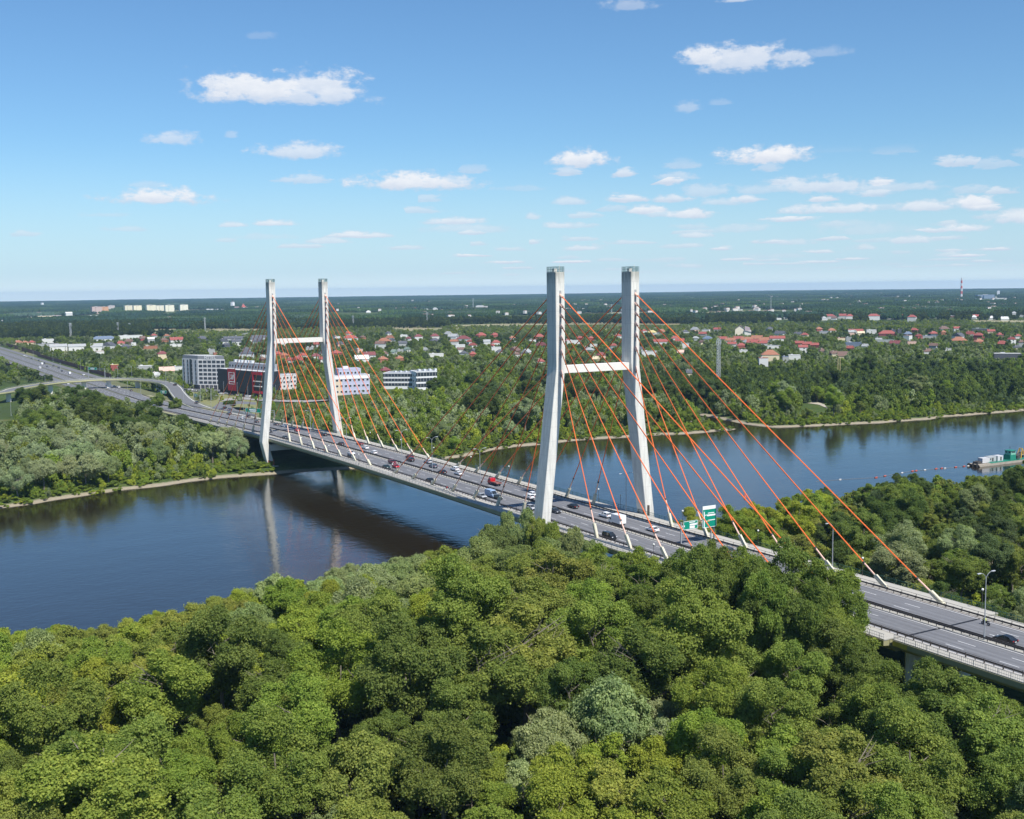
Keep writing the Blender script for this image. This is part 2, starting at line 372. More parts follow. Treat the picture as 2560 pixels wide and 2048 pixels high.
# ------------------------------------------------------------------ the bridge
ASPH = mat('asphalt', (.155, .157, .168), .9, noise=.22, nscale=.35, bump=.1, bscale=4)
t = ASPH.node_tree; b = NB(t); pr_ = [n for n in t.nodes if n.type == 'BSDF_PRINCIPLED'][0]
geo = b.n('ShaderNodeNewGeometry'); sp = b.n('ShaderNodeSeparateXYZ'); b.l(geo.outputs['Position'], sp.inputs[0])
trk = b.m('SINE', b.m('MULTIPLY', sp.outputs[1], 2*math.pi/1.72)); mpa = b.n('ShaderNodeMapping'); b.l(geo.outputs['Position'], mpa.inputs[0]); mpa.inputs['Scale'].default_value = (.035, .9, 1)
sn = b.noise(mpa.outputs[0], 1.0, 5, .6); pn = b.noise(geo.outputs['Position'], .9, 4, .7)
fac = b.m('ADD', b.m('ADD', b.m('MULTIPLY', trk, .07), b.m('MULTIPLY', b.m('SUBTRACT', sn, .5), .75)), b.m('ADD', b.m('MULTIPLY', b.m('SUBTRACT', pn, .5), .35), 1.0))
vm = b.n('ShaderNodeVectorMath', operation='SCALE'); vm.inputs[0].default_value = (.155, .157, .168); b.l(fac, vm.inputs['Scale']); b.l(vm.outputs[0], pr_.inputs['Base Color'])
CONC = mat('pale_concrete', (.72, .70, .65), .85, noise=.07, nscale=.3)
CONW = mat('walkway_concrete', (.42, .40, .355), .9, noise=.12, nscale=.8)
LINE = mat('road_paint', (.62, .62, .62), .8, noise=.15, nscale=2)
GIRD = mat('painted_steel', (.31, .295, .16), .6, noise=.16, nscale=.5)
YELL = mat('yellow_paint', (.55, .44, .05), .6, noise=.1, nscale=1)
DARKS = mat('dark_steel', (.07, .06, .055), .6, noise=.2, nscale=3)
GALV = mat('galvanised_steel', (.36, .38, .40), .5, metal=.3)
GREENF = mat('green_steel', (.03, .11, .085), .6)
CABLE = mat('orange_cable', (.86, .17, .035), .5)
CREAM = mat('cream_steel', (.60, .56, .43), .6)
PINKP = mat('pale_pink_pipe', (.78, .50, .40), .6)
BLACK = mat('black', (.015, .015, .017), .6)
# pylon concrete with pour lines
PYL = bpy.data.materials.new('pylon_concrete'); PYL.use_nodes = True; t = PYL.node_tree; t.nodes.clear(); b = NB(t)
geo = b.n('ShaderNodeNewGeometry'); sp = b.n('ShaderNodeSeparateXYZ'); b.l(geo.outputs['Position'], sp.inputs[0])
fr = b.m('FRACT', b.m('MULTIPLY', sp.outputs[2], 1/4.1)); ln = b.m('LESS_THAN', fr, .02)
mps = b.n('ShaderNodeMapping'); b.l(geo.outputs['Position'], mps.inputs[0]); mps.inputs['Scale'].default_value = (1.2, 1.2, .12)
st = b.noise(mps.outputs[0], 1.0, 5, .65)
nn = b.noise(geo.outputs['Position'], .45, 4, .6)
topst = b.m('MULTIPLY', b.sstep(b.m('ADD', sp.outputs[2], b.m('MULTIPLY', st, 6)), 87.5, 92.5), .55)
c0 = b.mixc(b.sstep(st, .35, .72), (.76, .745, .69), (.55, .54, .50))
c0 = b.mixc(b.m('MULTIPLY', ln, .5), c0, (.4, .4, .4)); c0 = b.mixc(b.m('MULTIPLY', nn, .3), c0, (.45, .45, .43)); c0 = b.mixc(topst, c0, (.10, .11, .08))
p = b.n('ShaderNodeBsdfPrincipled'); p.inputs['Roughness'].default_value = .85; b.l(c0, p.inputs['Base Color'])
o = b.n('ShaderNodeOutputMaterial'); b.l(p.outputs[0], o.inputs[0])

BR = empty('cable_stayed_bridge', (-125, 0, 0), 0, 'long road bridge with white H shaped pylons and orange cables across the river', 'bridge')
BRI = Matrix.Translation((125, 0, 0))
def bpart(o, par=BR):
    o.parent = par
    if par is BR: o.matrix_parent_inverse = BRI
    return o
XA, XB = -640, 330
XS = sorted(set([round(q, 2) for q in np.arange(XA, XB+.1, 10)]))
def ribbon(mb, x0, x1, y0, y1, h, h1=None, step=10):
    """flat strip that follows the deck, from y0 to y1 at height h over the road"""
    xs_ = [x0]+[q for q in XS if x0 < q < x1]+[x1]; h1 = h if h1 is None else h1
    vs = []; 
    for q in xs_: vs += [(q, y0, zroad(q)+h), (q, y1, zroad(q)+h1)]
    fs = [(2*i, 2*i+2, 2*i+3, 2*i+1) for i in range(len(xs_)-1)]
    if y0 > y1: fs = [f[::-1] for f in fs]
    mb.add(vs, fs); return mb
def strip_loft(mb, x0, x1, sect):
    xs_ = [x0]+[q for q in XS if x0 < q < x1]+[x1]
    mb.loft([[(q, y, zroad(q)+z) for (y, z) in sect] for q in xs_]); return mb
S1 = [(-17.2, .12), (17.2, .12), (17.2, -.95), (15.6, -1.15), (13.6, -2.7), (-13.6, -2.7), (-15.6, -1.15), (-17.2, -.95)]
S2 = [(-15.6, .12), (15.2, .12), (15.2, -.95), (13.8, -1.15), (12.6, -2.5), (-12.9, -2.5), (-14, -1.15), (-15.6, -.95)]
gd = MB(); strip_loft(gd, -420, 124.6, S1); bpart(gd.build('girder', GIRD))
gd = MB(); strip_loft(gd, 125.4, XB, S2); bpart(gd.build('girder', GIRD))
gd = MB(); strip_loft(gd, XA, -420.3, [(-15.6, .12), (17.2, .12), (17.2, -.9), (-15.6, -.9)]); bpart(gd.build('girder', GIRD))
# yellow end plates at the expansion joint
for (xa, xb) in ((121.4, 124.5), (125.5, 129.0)):
    e = MB(); yy0 = -17.25 if xb < 125 else -15.65
    e.add([(xa, yy0, zroad(xa)-.02), (xb, yy0, zroad(xb)-.02), (xb, yy0, zroad(xb)-.93), (xa, yy0, zroad(xa)-.93)], [(3, 2, 1, 0)]); bpart(e.build('end_plate', YELL))
rd = MB(); ribbon(rd, XA, XB, -12.0, -1.55, .15); bpart(rd.build('carriageway', ASPH))
rd = MB(); ribbon(rd, XA, XB, -.15, 10.75, .15); bpart(rd.build('carriageway', ASPH))
md = MB(); strip_loft(md, XA, XB, [(-1.55, .30), (-.15, .30), (-.15, .1), (-1.55, .1)]); bpart(md.build('median_kerb', CONW))
for (xa, xb, ya, yb) in ((-420, 124.7, -17.1, -12.6), (125.3, XB, -15.5, -12.6), (-420, 124.7, 11.4, 17.1), (125.3, XB, 11.4, 15.1)):
    md = MB(); strip_loft(md, xa, xb, [(ya, .32), (yb, .32), (yb, .1), (ya, .1)]); bpart(md.build('walkway', CONW))
for ya, yb in ((-12.58, -12.0), (10.75, 11.38)):
    md = MB(); strip_loft(md, XA, XB, [(ya, .24), (yb, .24), (yb, .1), (ya, .1)]); bpart(md.build('kerb', mat('kerb_stone', (.42, .38, .34), .9, noise=.1)))
ej = MB()
for ya, yb in ((-12.0, -1.55), (-.15, 10.75)): ej.add([(124.7, ya, zroad(125)+.156), (125.35, ya, zroad(125)+.156), (125.35, yb, zroad(125)+.156), (124.7, yb, zroad(125)+.156)], [(0, 1, 2, 3)])
bpart(ej.build('expansion_joint', BLACK))
# painted lines
for y in (-8.8, -5.3, 3.5, 6.9):
    d = MB(); x = 132.4-12*64 + (-11.5 if y > 0 else 0)
    while x < XB-5:
        if abs(x+2-125) > 3 and x > XA: ribbon(d, x, x+4.1, y-.09, y+.09, .156)
        x += 12
    o_ = bpart(d.build('lane_dashes', LINE)); o_['kind'] = 'stuff'
for y in (-11.75, -1.95, .15, 10.4):
    d = MB(); ribbon(d, XA, XB, y-.1, y+.1, .156); bpart(d.build('edge_line', LINE))
# guard rails: beam and posts
def rail(y, x0, x1, beam_h, beam_w, beam_t, m1, pitch, post=.12, side=0, name='guard_rail'):
    e = MB(); strip_loft(e, x0, x1, [(y-beam_t/2, beam_h), (y+beam_t/2, beam_h), (y+beam_t/2, beam_h-beam_w), (y-beam_t/2, beam_h-beam_w)])
    r_ = bpart(e.build(name, m1))
    q = MB(); x = x0
    while x <= x1: q.box((x, y+side, zroad(x)+beam_h/2), (post, post, beam_h)); x += pitch
    w_ = mesh_obj('posts', q.mesh('rail_posts', m1), r_); w_['kind'] = 'stuff'
    return r_
for y in (-1.25, -.45): rail(y, XA, XB, 1.05, .36, .09, DARKS, 2.0)
for y, s in ((-12.35, -.2), (11.1, .2)): rail(y, XA, XB, 1.0, .36, .09, DARKS, 2.0, side=s)
for (y, xa, xb, mm, hh) in ((-16.95, -420, 124.5, GALV, 1.35), (-15.4, 125.6, XB, GALV, 1.35), (16.95, -420, 124.5, GREENF, 1.5), (15.0, 125.6, XB, GREENF, 1.5)):
    rail(y, xa, xb, hh, .07, .07, mm, 2.6, post=.07, name='parapet_railing')
    rail(y, xa, xb, hh*.55, .05, .05, mm, 400, post=.05, name='parapet_railing')
    q = MB(); x = xa; y_ = y
    while x <= xb-.4:
        q.box((x+.3, y_, zroad(x)+.3+(hh-.35)/2), (.03, .03, hh-.4)); x += .45
    w_ = bpart(q.build('railing_bars', mm)); w_['kind'] = 'stuff'
for (y, xa, xb) in ((-12.75, XA, XB), (11.6, XA, XB)):
    rail(y, xa, xb, 1.35, .06, .06, DARKS, 4.0, post=.08, name='inner_railing')

PY_T, PY_D, PY_F = 13.10, 18.95, 16.35
ZT, ZK, ZD = 89.0, 61.7, 13.7
CZ = [82.3, 79.6, 76.8, 73.8, 70.7, 66.7, 60.9]
CA, CS = 20.1, 15.69
for ip, px in enumerate((0.0, -250.0)):
    py = bpart(bpy.data.objects.new('pylon', None)); COL.objects.link(py)
    py.location = (px, 0, 0)
    PI_ = Matrix.Translation((-px, 0, 0))
    def pp(o):
        o.parent = py; o.matrix_parent_inverse = PI_; return o
    for s in (-1, 1):
        bx, by, bxd, byd = 2.48, 1.49, 2.35, 1.5
        def ring(y, z, bx, by): return [(px-bx, s*y-by, z), (px+bx, s*y-by, z), (px+bx, s*y+by, z), (px-bx, s*y+by, z)]
        lg = MB().loft([ring(PY_F, .8, 2.1, 1.7), ring(PY_F+.2, 3.0, 2.1, 1.55), ring(PY_D-.05, ZD-.6, bxd, byd), ring(PY_D, ZD, bxd, byd), ring(PY_T+.12, ZK-.9, bx, by), ring(PY_T, ZK+.4, bx, by), ring(PY_T, ZT, bx, by)])
        me = lg.mesh('leg', PYL); lo = pp(mesh_obj('leg', me))
        bvm = lo.modifiers.new('b', 'BEVEL'); bvm.width = .12; bvm.segments = 1; bvm.limit_method = 'ANGLE'; bvm.angle_limit = 1.0
        pp(MB().box((px, s*PY_F, .9), (7.5, 6.0, 2.4)).build('footing', mat('stained_concrete', (.5, .49, .46), .9, noise=.2, nscale=.6)))
        if s < 0 and ip == 1:
            pp(MB().add([(px+2.12, -PY_F-1.5, 2.6), (px+2.14, -PY_F+1.5, 2.6), (px+2.14, -PY_F-1.5+3-.1, 5.2), (px+2.15, -PY_F-1.6, 5.0)], [(0, 1, 2, 3)]).build('graffiti', mat('graffiti_red', (.45, .10, .07), .8, noise=.5, nscale=1.5)))
        # slot shade painted as a flat grey strip, and stub pipes for the cables
        for fx in (-1, 1):
            sl_ = MB()
            for z in CZ:
                dxc = 2.0; steep = (z-16)/(CA+CS*(6-CZ.index(z)))
                x0 = px+fx*(bx-.1); L = 1.0
                dirv = Vector((fx, 0, -steep)).normalized()
                sl_.tube((x0, s*PY_T, z+.35), Vector((x0, s*PY_T, z+.35))+dirv*1.5, .34, .34, 8)
            lo_ = pp(sl_.build('cable_sockets', PINKP)); lo_['kind'] = 'stuff'
            pp(MB().box((px+fx*(bx+.012), s*PY_T, 71.5), (.02, .75, 24.5)).build('recess_shade_strip', mat('shade_grey_concrete', (.34, .34, .34), .9)))
        pf = MB()
        zt = ZT
        for (cx_, cy_, ex, ey) in ((0, by-.1, 2*bx-.2, 0), (0, -by+.1, 2*bx-.2, 0), (bx-.1, 0, 0, 2*by-.2), (-bx+.1, 0, 0, 2*by-.2)):
            for hz2 in (.12, .8, 1.5): pf.box((px+cx_, s*PY_T+cy_, zt+hz2), (max(ex, .05), max(ey, .05), .06))
            n_ = 12 if ex else 8
            for k in range(n_+1):
                f_ = k/n_-.5; pf.box((px+cx_+f_*ex, s*PY_T+cy_+f_*ey, zt+.76), (.06, .06, 1.5))
        pp(pf.build('top_railing', mat('teal_railing', (.10, .20, .18), .5)))
        pp(MB().box((px-.4, s*PY_T, zt+.5), (1.2, 1.0, 1.0)).box((px+1.2, s*PY_T+.5, zt+1.0), (.12, .12, 2.0)).build('roof_hatch', CONC))
    pp(MB().box((px, 0, 61.3), (3.0, 2*(PY_T-1.49)-.01, 2.1)).build('crossbeam', CONC))
    pp(MB().box((px, 0, zroad(px)-4.2), (3.6, 2*(PY_D-1.5)+.6, 2.9)).build('lower_crossbeam', CONC))
    # dark painted service panels round the right leg by the deck
    if ip == 0: pp(MB().box((px+.3, PY_D-1.25, zroad(0)+1.7), (5.6, .35, 3.2)).build('service_panel', mat('brown_panel', (.16, .13, .11), .8)))
# cables
def cname(side, px, fx): return ('near' if px == 0 else 'far')
for px in (0.0, -250.0):
    for fx in (-1, 1):
        for s in (-1, 1):
            for k in range(7):
                xa = px+fx*(CA+k*CS); z0 = zroad(xa)
                top = Vector((px+fx*2.9, s*PY_T, CZ[6-k]+.35-.35)); z_t = CZ[6-k]
                top = Vector((px+fx*2.5, s*PY_T, z_t+.3)); foot = Vector((xa, s*13.0, z0+.1))
                d = (top-foot).normalized()
                if (px < 0 and fx < 0 and k > 5): pass
                c1 = foot+d*4.6; c2 = foot+d*8.4
                cb = bpart(MB().tube(c2, top, .145, .145, 6).build('stay_cable', CABLE))
                cb['group'] = 'orange stay cables'
                mesh_obj('sleeve', MB().tube(c1, c2, .21, .19, 8).mesh('sleeve', PINKP), cb)
                mesh_obj('damper', MB().tube(c2-d*.25, c2+d*.25, .27, .27, 8).mesh('damper', DARKS), cb)
                ux = Vector((d.x, 0, d.z)).normalized(); rmx = Matrix((ux, Vector((0, 1, 0)), ux.cross(Vector((0, 1, 0))))).transposed()
                bx_ = MB()
                bx_.box(foot+d*2.1+Vector((0, -s*0+.33, 0)), (4.2, .14, .72), rm=rmx); bx_.box(foot+d*2.1+Vector((0, -.33, 0)), (4.2, .14, .72), rm=rmx)
                bx_.box(foot+d*2.1+ux.cross(Vector((0, 1, 0)))*-.42*(1 if fx > 0 else 1), (4.0, .6, .12), rm=rmx)
                bx_.tube(foot, c1, .2, .2, 6)
                mesh_obj('anchor_box', bx_.mesh('anchor_box', CREAM), cb)
# piers of the approach spans
for px in (124.0, 232.0, -378.0, -480.0, -560.0):
    pr = bpart(bpy.data.objects.new('pier', None)); COL.objects.link(pr)
    for y in (-7.6, 7.6):
        zt = zroad(px)-2.75; zb = 1.0
        if zt < zb+1: zt = zb+1
        c = MB().loft([[(px+1.1*math.cos(a), y+2.4*math.sin(a), z) for a in [k*math.pi/6 for k in range(12)]] for z in (zb, zt-1.2)], True)
        c.loft([[(px+q*1.1*math.cos(a), y+q*2.4*math.sin(a), z) for a in [k*math.pi/6 for k in range(12)]] for z, q in ((zt-1.2, 1.0), (zt, 1.15))], True)
        o_ = c.build('column', CONC); o_.parent = pr
    pr.name = 'pier'
GLY = {'E': [(0, 0, 0, 1), (0, 1, .6, 1), (0, .5, .5, .5), (0, 0, .6, 0)], 'H': [(0, 0, 0, 1), (.6, 0, .6, 1), (0, .5, .6, .5)], 'R': [(0, 0, 0, 1), (0, 1, .55, 1), (.55, 1, .55, .5), (0, .5, .55, .5), (.2, .5, .6, 0)],
       'O': [(0, 0, 0, 1), (.6, 0, .6, 1), (0, 0, .6, 0), (0, 1, .6, 1)], 'T': [(.3, 0, .3, 1), (0, 1, .6, 1)], 'L': [(0, 0, 0, 1), (0, 0, .6, 0)], 'P': [(0, 0, 0, 1), (0, 1, .55, 1), (.55, 1, .55, .5), (0, .5, .55, .5)]}
def letters(mb, text, org, ux, size, th):
    """block letters from bars, running along ux, upright"""
    org = Vector([float(q) for q in org]); ux = Vector(ux).normalized(); up = Vector((0, 0, 1)); nn_ = ux.cross(up)
    rm = Matrix((ux, -nn_, up)).transposed()
    for ch in text:
        for (x0, y0, x1, y1) in GLY.get(ch, []):
            a = org+ux*x0*size+up*y0*size; c = org+ux*x1*size+up*y1*size; d = c-a; L = d.length+th
            zc = d.normalized(); yc = nn_; xc = yc.cross(zc)
            mb.box((a+c)/2, (th, .06, L), rm=Matrix((xc, yc, zc)).transposed())
        org = org+ux*size*.95
    return mb
gq = letters(MB(), 'EHRE', (125.16, -9.0, 6.6), (0, 1, 0), 2.0, .35).build('graffiti', BLACK); bpart(gq)
gq.name = 'graffiti'

# ------------------------------------------------------------------ street lamps and sign gantries
def lamp(x, y, z, h=13.6, arms=(1, -1), rz=0.0):
    r_ = empty('street_lamp', (x, y, z), rz)
    pm = MB().tube((0, 0, 0), (0, 0, h-1.6), .13, .08, 8).tube((0, 0, 0), (0, 0, 1.1), .19, .17, 8).build('pole', GALV, r_)
    for a in arms:
        am = MB(); pr_ = Vector((0, 0, h-1.6))
        for k in range(1, 6):
            t_ = k/5*math.pi/2*.9; q = Vector((0, a*2.0*(1-math.cos(t_)), h-1.6+1.5*math.sin(t_))); am.tube(pr_, q, .06, .05, 5); pr_ = q
        am.build('arm', GALV, r_)
        MB().box(pr_+Vector((0, a*.4, -.03)), (.32, .95, .14)).build('lamp_head', mat('lamp_grey', (.5, .52, .54), .4), r_)
    return tag(r_, 'tall grey double armed street lamp', 'street lamp', 'street lamps along the road')
for x in (135, -69, -106.4):
    if x in (-14.5,): continue
    lamp(x, -.85, zroad(x)+.3)
for (u, v) in ((1022, 1160), (879.5, 1121.5), (797, 1096.5), (723, 1068), (660, 1056), (588, 1044), (528, 1022)):
    q = atdeck(u, v); lamp(q[0], -.85 if q[0] > -420 else q[1], zroad(q[0])+.3)
q = atdeck(2076, 1425); lamp(q[0], 15.9, zroad(q[0])+.3, 11.5, (-1,))
lamp(-5.7, 15.5, zroad(-5)+.3, 12, (1, -1))
def plamp(x, y):
    r_ = empty('walkway_lamp', (x, y, zroad(x)+.3))
    MB().tube((0, 0, 0), (0, 0, 4.1), .06, .05, 6).build('pole', DARKS, r_)
    MB().sphere((0, 0, 4.35), .27, 8, 6).build('globe', mat('lamp_glass', (.75, .75, .7), .3), r_)
    MB().tube((0, 0, 4.0), (0, 0, 4.12), .2, .2, 8).build('collar', DARKS, r_)
    return tag(r_, 'slim walkway lamp with a round globe', 'street lamp', 'low globe lamps on the walkways')
for x in (121.2, 88, 52, 20.5, -10, -22, -50, -79, -108, -140, -172, -205): plamp(x, 16.5)
for x in (118, 84, 50, -140, -172, -205, -108): plamp(x, -16.4)
SGREEN = mat('sign_green', (.0, .235, .155), .45); SWHITE = mat('sign_white', (.8, .8, .8), .5); SYEL = mat('sign_yellow', (.7, .5, .05), .5)
def panel(par, x, y0, y1, z0, z1, bars, white_top=0.0):
    """sign board facing +x; bars: (y fraction, z fraction, width fraction, height fraction, material)"""
    bd = MB().box((x, (y0+y1)/2, (z0+z1)/2), (.14, y1-y0, z1-z0)).build('sign_board', SGREEN, par)
    fr_ = MB()
    for (cy_, cz_, w_, h_) in (((y0+y1)/2, z0+.06, y1-y0-.02, .1), ((y0+y1)/2, z1-.06, y1-y0-.02, .1), (y0+.06, (z0+z1)/2, .1, z1-z0-.02), (y1-.06, (z0+z1)/2, .1, z1-z0-.02)): fr_.box((x+.085, cy_, cz_), (.03, w_, h_))
    fr_.build('sign_border', SWHITE, bd)
    if white_top: MB().box((x+.09, (y0+y1)/2, z1-white_top/2), (.05, y1-y0-.04, white_top)).build('white_panel', SWHITE, bd)
    for (fy, fz, fw, fh, mm) in bars:
        MB().box((x+.1, y0+(y1-y0)*fy, z0+(z1-z0)*fz), (.04, (y1-y0)*fw, (z1-z0)*fh)).build('sign_legend', mm, bd)
    return bd
zr = zroad(40)
gt = empty('sign_gantry', (40, 0, zr))
MB().box((0, .3, 3.3), (.3, .3, 6.6)).build('post', GALV, gt)
for y in (10.6, 11.6): MB().box((0, y, 3.0+(1.9 if y > 11 else 0)), (.26, .26, 6.0+(3.8 if y > 11 else 0))).build('post', GALV, gt)
bmg = MB()
for z in (5.0, 6.3):
    for xx in (-.25, .25): bmg.box((xx, 5.8, z), (.1, 11.0, .1))
for k in range(12):
    y = .6+k*.95; bmg.tube((.25, y, 5.0), (.25, y+.95, 6.3), .035, .035, 4); bmg.tube((-.25, y, 6.3), (-.25, y+.95, 5.0), .035, .035, 4); bmg.box((0, y, 6.3), (.5, .05, .05))
bmg.build('truss_beam', mat('rusty_beam', (.23, .20, .18), .6), gt)
panel(gt, .45, .7, 5.6, 4.5, 6.8, [(.6, .82, .4, .1, SWHITE), (.68, .55, .5, .2, SWHITE), (.6, .25, .35, .28, SWHITE), (.06, .45, .05, .2, SWHITE), (.93, .6, .04, .25, SWHITE)])
panel(gt, .45, 7.2, 12.0, 4.3, 10.2, [(.12, .38, .06, .72, SWHITE), (.6, .66, .46, .035, SWHITE), (.62, .56, .6, .075, SWHITE), (.24, .58, .16, .03, SWHITE), (.24, .30, .16, .03, SWHITE), (.65, .33, .5, .035, SWHITE), (.42, .30, .16, .05, SYEL)], .95)
tag(gt, 'road sign gantry with two green boards over the carriageway just past the nearer pylon', 'road sign')
def simple_gantry(u0, u1, v, label, h=6.2, w2=3.4, z=None):
    a = atdeck(u0, v) if z is None else at(u0, v, z); c = atdeck(u1, v+2) if z is None else at(u1, v+2, z)
    ctr = (a+c)/2; dv = c-a; L = np.linalg.norm(dv[:2]); rz = math.atan2(dv[1], dv[0])-math.pi/2
    r_ = empty('sign_gantry', (ctr[0], ctr[1], a[2]), rz)
    for y in (-L/2, L/2): MB().box((0, y, h/2), (.3, .3, h)).build('post', GALV, r_)
    MB().box((0, 0, h-.3), (.5, L, .12)).box((0, 0, h-1.3), (.5, L, .12)).build('beam', GALV, r_)
    panel(r_, .4, -L/2+.4, -L/2+L*.55, h-1.9, h+.5, [(.5, .6, .5, .25, SWHITE), (.5, .25, .4, .15, SWHITE)])
    return tag(r_, label, 'road sign')
simple_gantry(615, 686, 1050, 'green sign gantry over the road beside the farther pylon', 6.5)
# ------------------------------------------------------------------ tree models
def crown_mesh(name, seed, R, H, nlobe, nclump, leaf, m, style='round', flat=0.5):
    """crown of radius R and height H standing on z=0; leaf clumps spread over lobes"""
    r = np.random.RandomState(seed)
    lobes = []
    nmaj = max(6, nlobe//5)
    for i in range(nmaj):
        d = r.normal(size=3); d /= np.linalg.norm(d); d[2] = d[2]*.75+.25
        rad = r.uniform(.35, 1.1)**.45
        mr = R*r.uniform(.18, .38)
        if style == 'column': c = np.array([d[0]*R*.55*rad, d[1]*R*.55*rad, H*.5+d[2]*H*.42*rad])
        elif style == 'cone':
            zc = (i+.5)/nmaj*.95; rr = R*(1-zc)*.5; an = i*2.4; c = np.array([rr*math.cos(an), rr*math.sin(an), zc*H]); mr = R*(1-zc)*.55+R*.12
        else: c = np.array([d[0]*R*.72*rad, d[1]*R*.72*rad, H*.45+d[2]*H*.38*rad])
        lobes.append((c, mr*.82))
        for j in range(9):
            e = r.normal(size=3); e /= np.linalg.norm(e); e = e+d*.5+np.array([0, 0, .35]); e /= np.linalg.norm(e)
            lobes.append((c+e*mr*r.uniform(.65, 1.15), mr*r.uniform(.2, .42)))
    P = []; N = []; S = []; L = []
    C = np.array([l[0] for l in lobes]); LR = np.array([l[1] for l in lobes])
    wsum = (LR**2).sum()
    for (c, lr) in lobes:
        k = max(8, int(nclump*lr*lr/wsum))
        n = r.normal(size=(k, 3)); n /= np.linalg.norm(n, axis=1)[:, None]
        out = (c-np.array([0, 0, H*.35])); out = out/(np.linalg.norm(out)+1e-6)
        n = n+out*.55+np.array([0, 0, .15]); n /= np.linalg.norm(n, axis=1)[:, None]
        rr = lr*(r.uniform(.55, 1.2, size=k)+np.where(r.rand(k) < .2, r.uniform(.1, .7, size=k), 0))
        p = c+n*rr[:, None]*np.array([1, 1, .85])
        if style == 'willow': p[:, 2] -= r.uniform(0, 1, k)*lr*.35
        dd = np.linalg.norm(p[:, None, :]-C[None], axis=2)/LR[None]
        keep = (dd.min(axis=1) > .52)
        p = p[keep]; n = n[keep]; k = len(p)
        P.append(p); N.append(n); S.append(leaf*r.uniform(.55, 1.35, k)); L.append(np.clip(r.normal(.5, .2, k)+r.normal(0, .13), 0, 1))
    P = np.concatenate(P); N = np.concatenate(N); S = np.concatenate(S); L = np.concatenate(L); k = len(P)
    nn = N*1.0+r.normal(size=(k, 3))*.88+np.array([0, 0, .45]); nn /= np.linalg.norm(nn, axis=1)[:, None]
    t = np.cross(nn, r.normal(size=(k, 3)))
    if style == 'willow':
        t = np.tile(np.array([0, 0, 1.0]), (k, 1))+r.normal(size=(k, 3))*.35; t -= nn*(t*nn).sum(1)[:, None]
    t /= np.linalg.norm(t, axis=1)[:, None]+1e-9
    s_ = np.cross(nn, t); a = 1.5 if style == 'willow' else 1.15
    V = np.empty((k, 4, 3)); w = S[:, None]*.5
    V[:, 0] = P-t*w*a; V[:, 1] = P+s_*w*r.uniform(.6, 1.1, (k, 1))+nn*w*.25; V[:, 2] = P+t*w*a; V[:, 3] = P-s_*w*r.uniform(.6, 1.1, (k, 1))+nn*w*.25
    return np_mesh(name, V.reshape(-1, 3), np.arange(4*k).reshape(-1, 4), m, L)
def trunk_mesh(name, seed, H, rad, R, cz, m=None, bare=False):
    r = random.Random(seed); mb = MB(); pts = [Vector((0, 0, -1.2))]; n = 5
    for i in range(1, n+1): pts.append(Vector((r.uniform(-.35, .35)*i*.4, r.uniform(-.35, .35)*i*.4, H*i/n)))
    for i in range(n): mb.tube(pts[i], pts[i+1], rad*(1-.16*i), rad*(1-.16*(i+1)), 6, False)
    for i in range(11 if not bare else 30):
        k = r.randint(2, n-1); a = r.uniform(0, 6.28); st = pts[k].lerp(pts[k+1], r.random())
        L = R*r.uniform(.35, .72); e = st+Vector((math.cos(a)*L*(.6 if bare else 1), math.sin(a)*L*(.6 if bare else 1), L*r.uniform(.5, 1.0)*(1.5 if bare else 1)))
        md_ = (st+e)/2+Vector((r.uniform(-.4, .4), r.uniform(-.4, .4), r.uniform(0, .6)))
        mb.tube(st, md_, rad*.32, rad*.17, 5, False).tube(md_, e, rad*.17, rad*.03, 4, False)
        if bare or i % 2:
            for q in range(4 if bare else 2):
                e2 = md_.lerp(e, r.uniform(.2, .9)); mb.tube(e2, e2+Vector((r.uniform(-1, 1), r.uniform(-1, 1), r.uniform(.5, 1.4)))*R*.2, rad*.12, rad*.03, 3, False)
    return mb.mesh(name, m or BARK)
# kinds: prototypes at natural size (R, crown height, clear trunk)
PR = {}
def proto(kind, variants):
    PR[kind] = variants
proto('poplar', [dict(R=(7.5, 6.2, 7.0)[i], H=(15, 17, 15)[i], tr=(6, 5, 6)[i], cr=crown_mesh('poplar_crown', 11+i, (7.5, 6.2, 7.0)[i], (15, 17, 15)[i], 100, 82000, .25, LEAF), tk=trunk_mesh('poplar_trunk', 5+i, 15, .42, 7.6, 6)) for i in range(3)])
proto('maple', [dict(R=5.6, H=9.5, tr=3.4, cr=crown_mesh('maple_crown', 31+i, 5.6, 9.5, 70, 46000, .24, LEAF), tk=trunk_mesh('maple_trunk', 25+i, 8.5, .3, 4.8, 4)) for i in range(3)])
proto('willow', [dict(R=6.4, H=10.5, tr=3.2, cr=crown_mesh('willow_crown', 51+i, 6.4, 10.5, 66, 54000, .25, LEAF, 'willow'), tk=trunk_mesh('willow_trunk', 45+i, 9, .4, 5, 4)) for i in range(2)])
proto('shrub', [dict(R=3.2, H=4.6, tr=.3, cr=crown_mesh('shrub_crown', 71+i, 3.2, 4.6, 24, 9000, .25, LEAF), tk=trunk_mesh('shrub_stems', 65+i, 3, .12, 2.6, 1)) for i in range(2)])
proto('spruce', [dict(R=3.4, H=17, tr=1.0, cr=crown_mesh('spruce_crown', 81, 3.4, 17, 46, 4200, .55, LEAF, 'cone'), tk=trunk_mesh('spruce_trunk', 82, 15, .3, 1, 6))])
proto('bare', [dict(R=3.6, H=7.0, tr=2.6, cr=crown_mesh('sparse_crown', 91+i, 3.0, 6.0, 14, 700, .5, LEAF), tk=trunk_mesh('bare_trunk', 92+i, 8.5, .16, 3.6, 3, DEADW, True)) for i in range(2)])
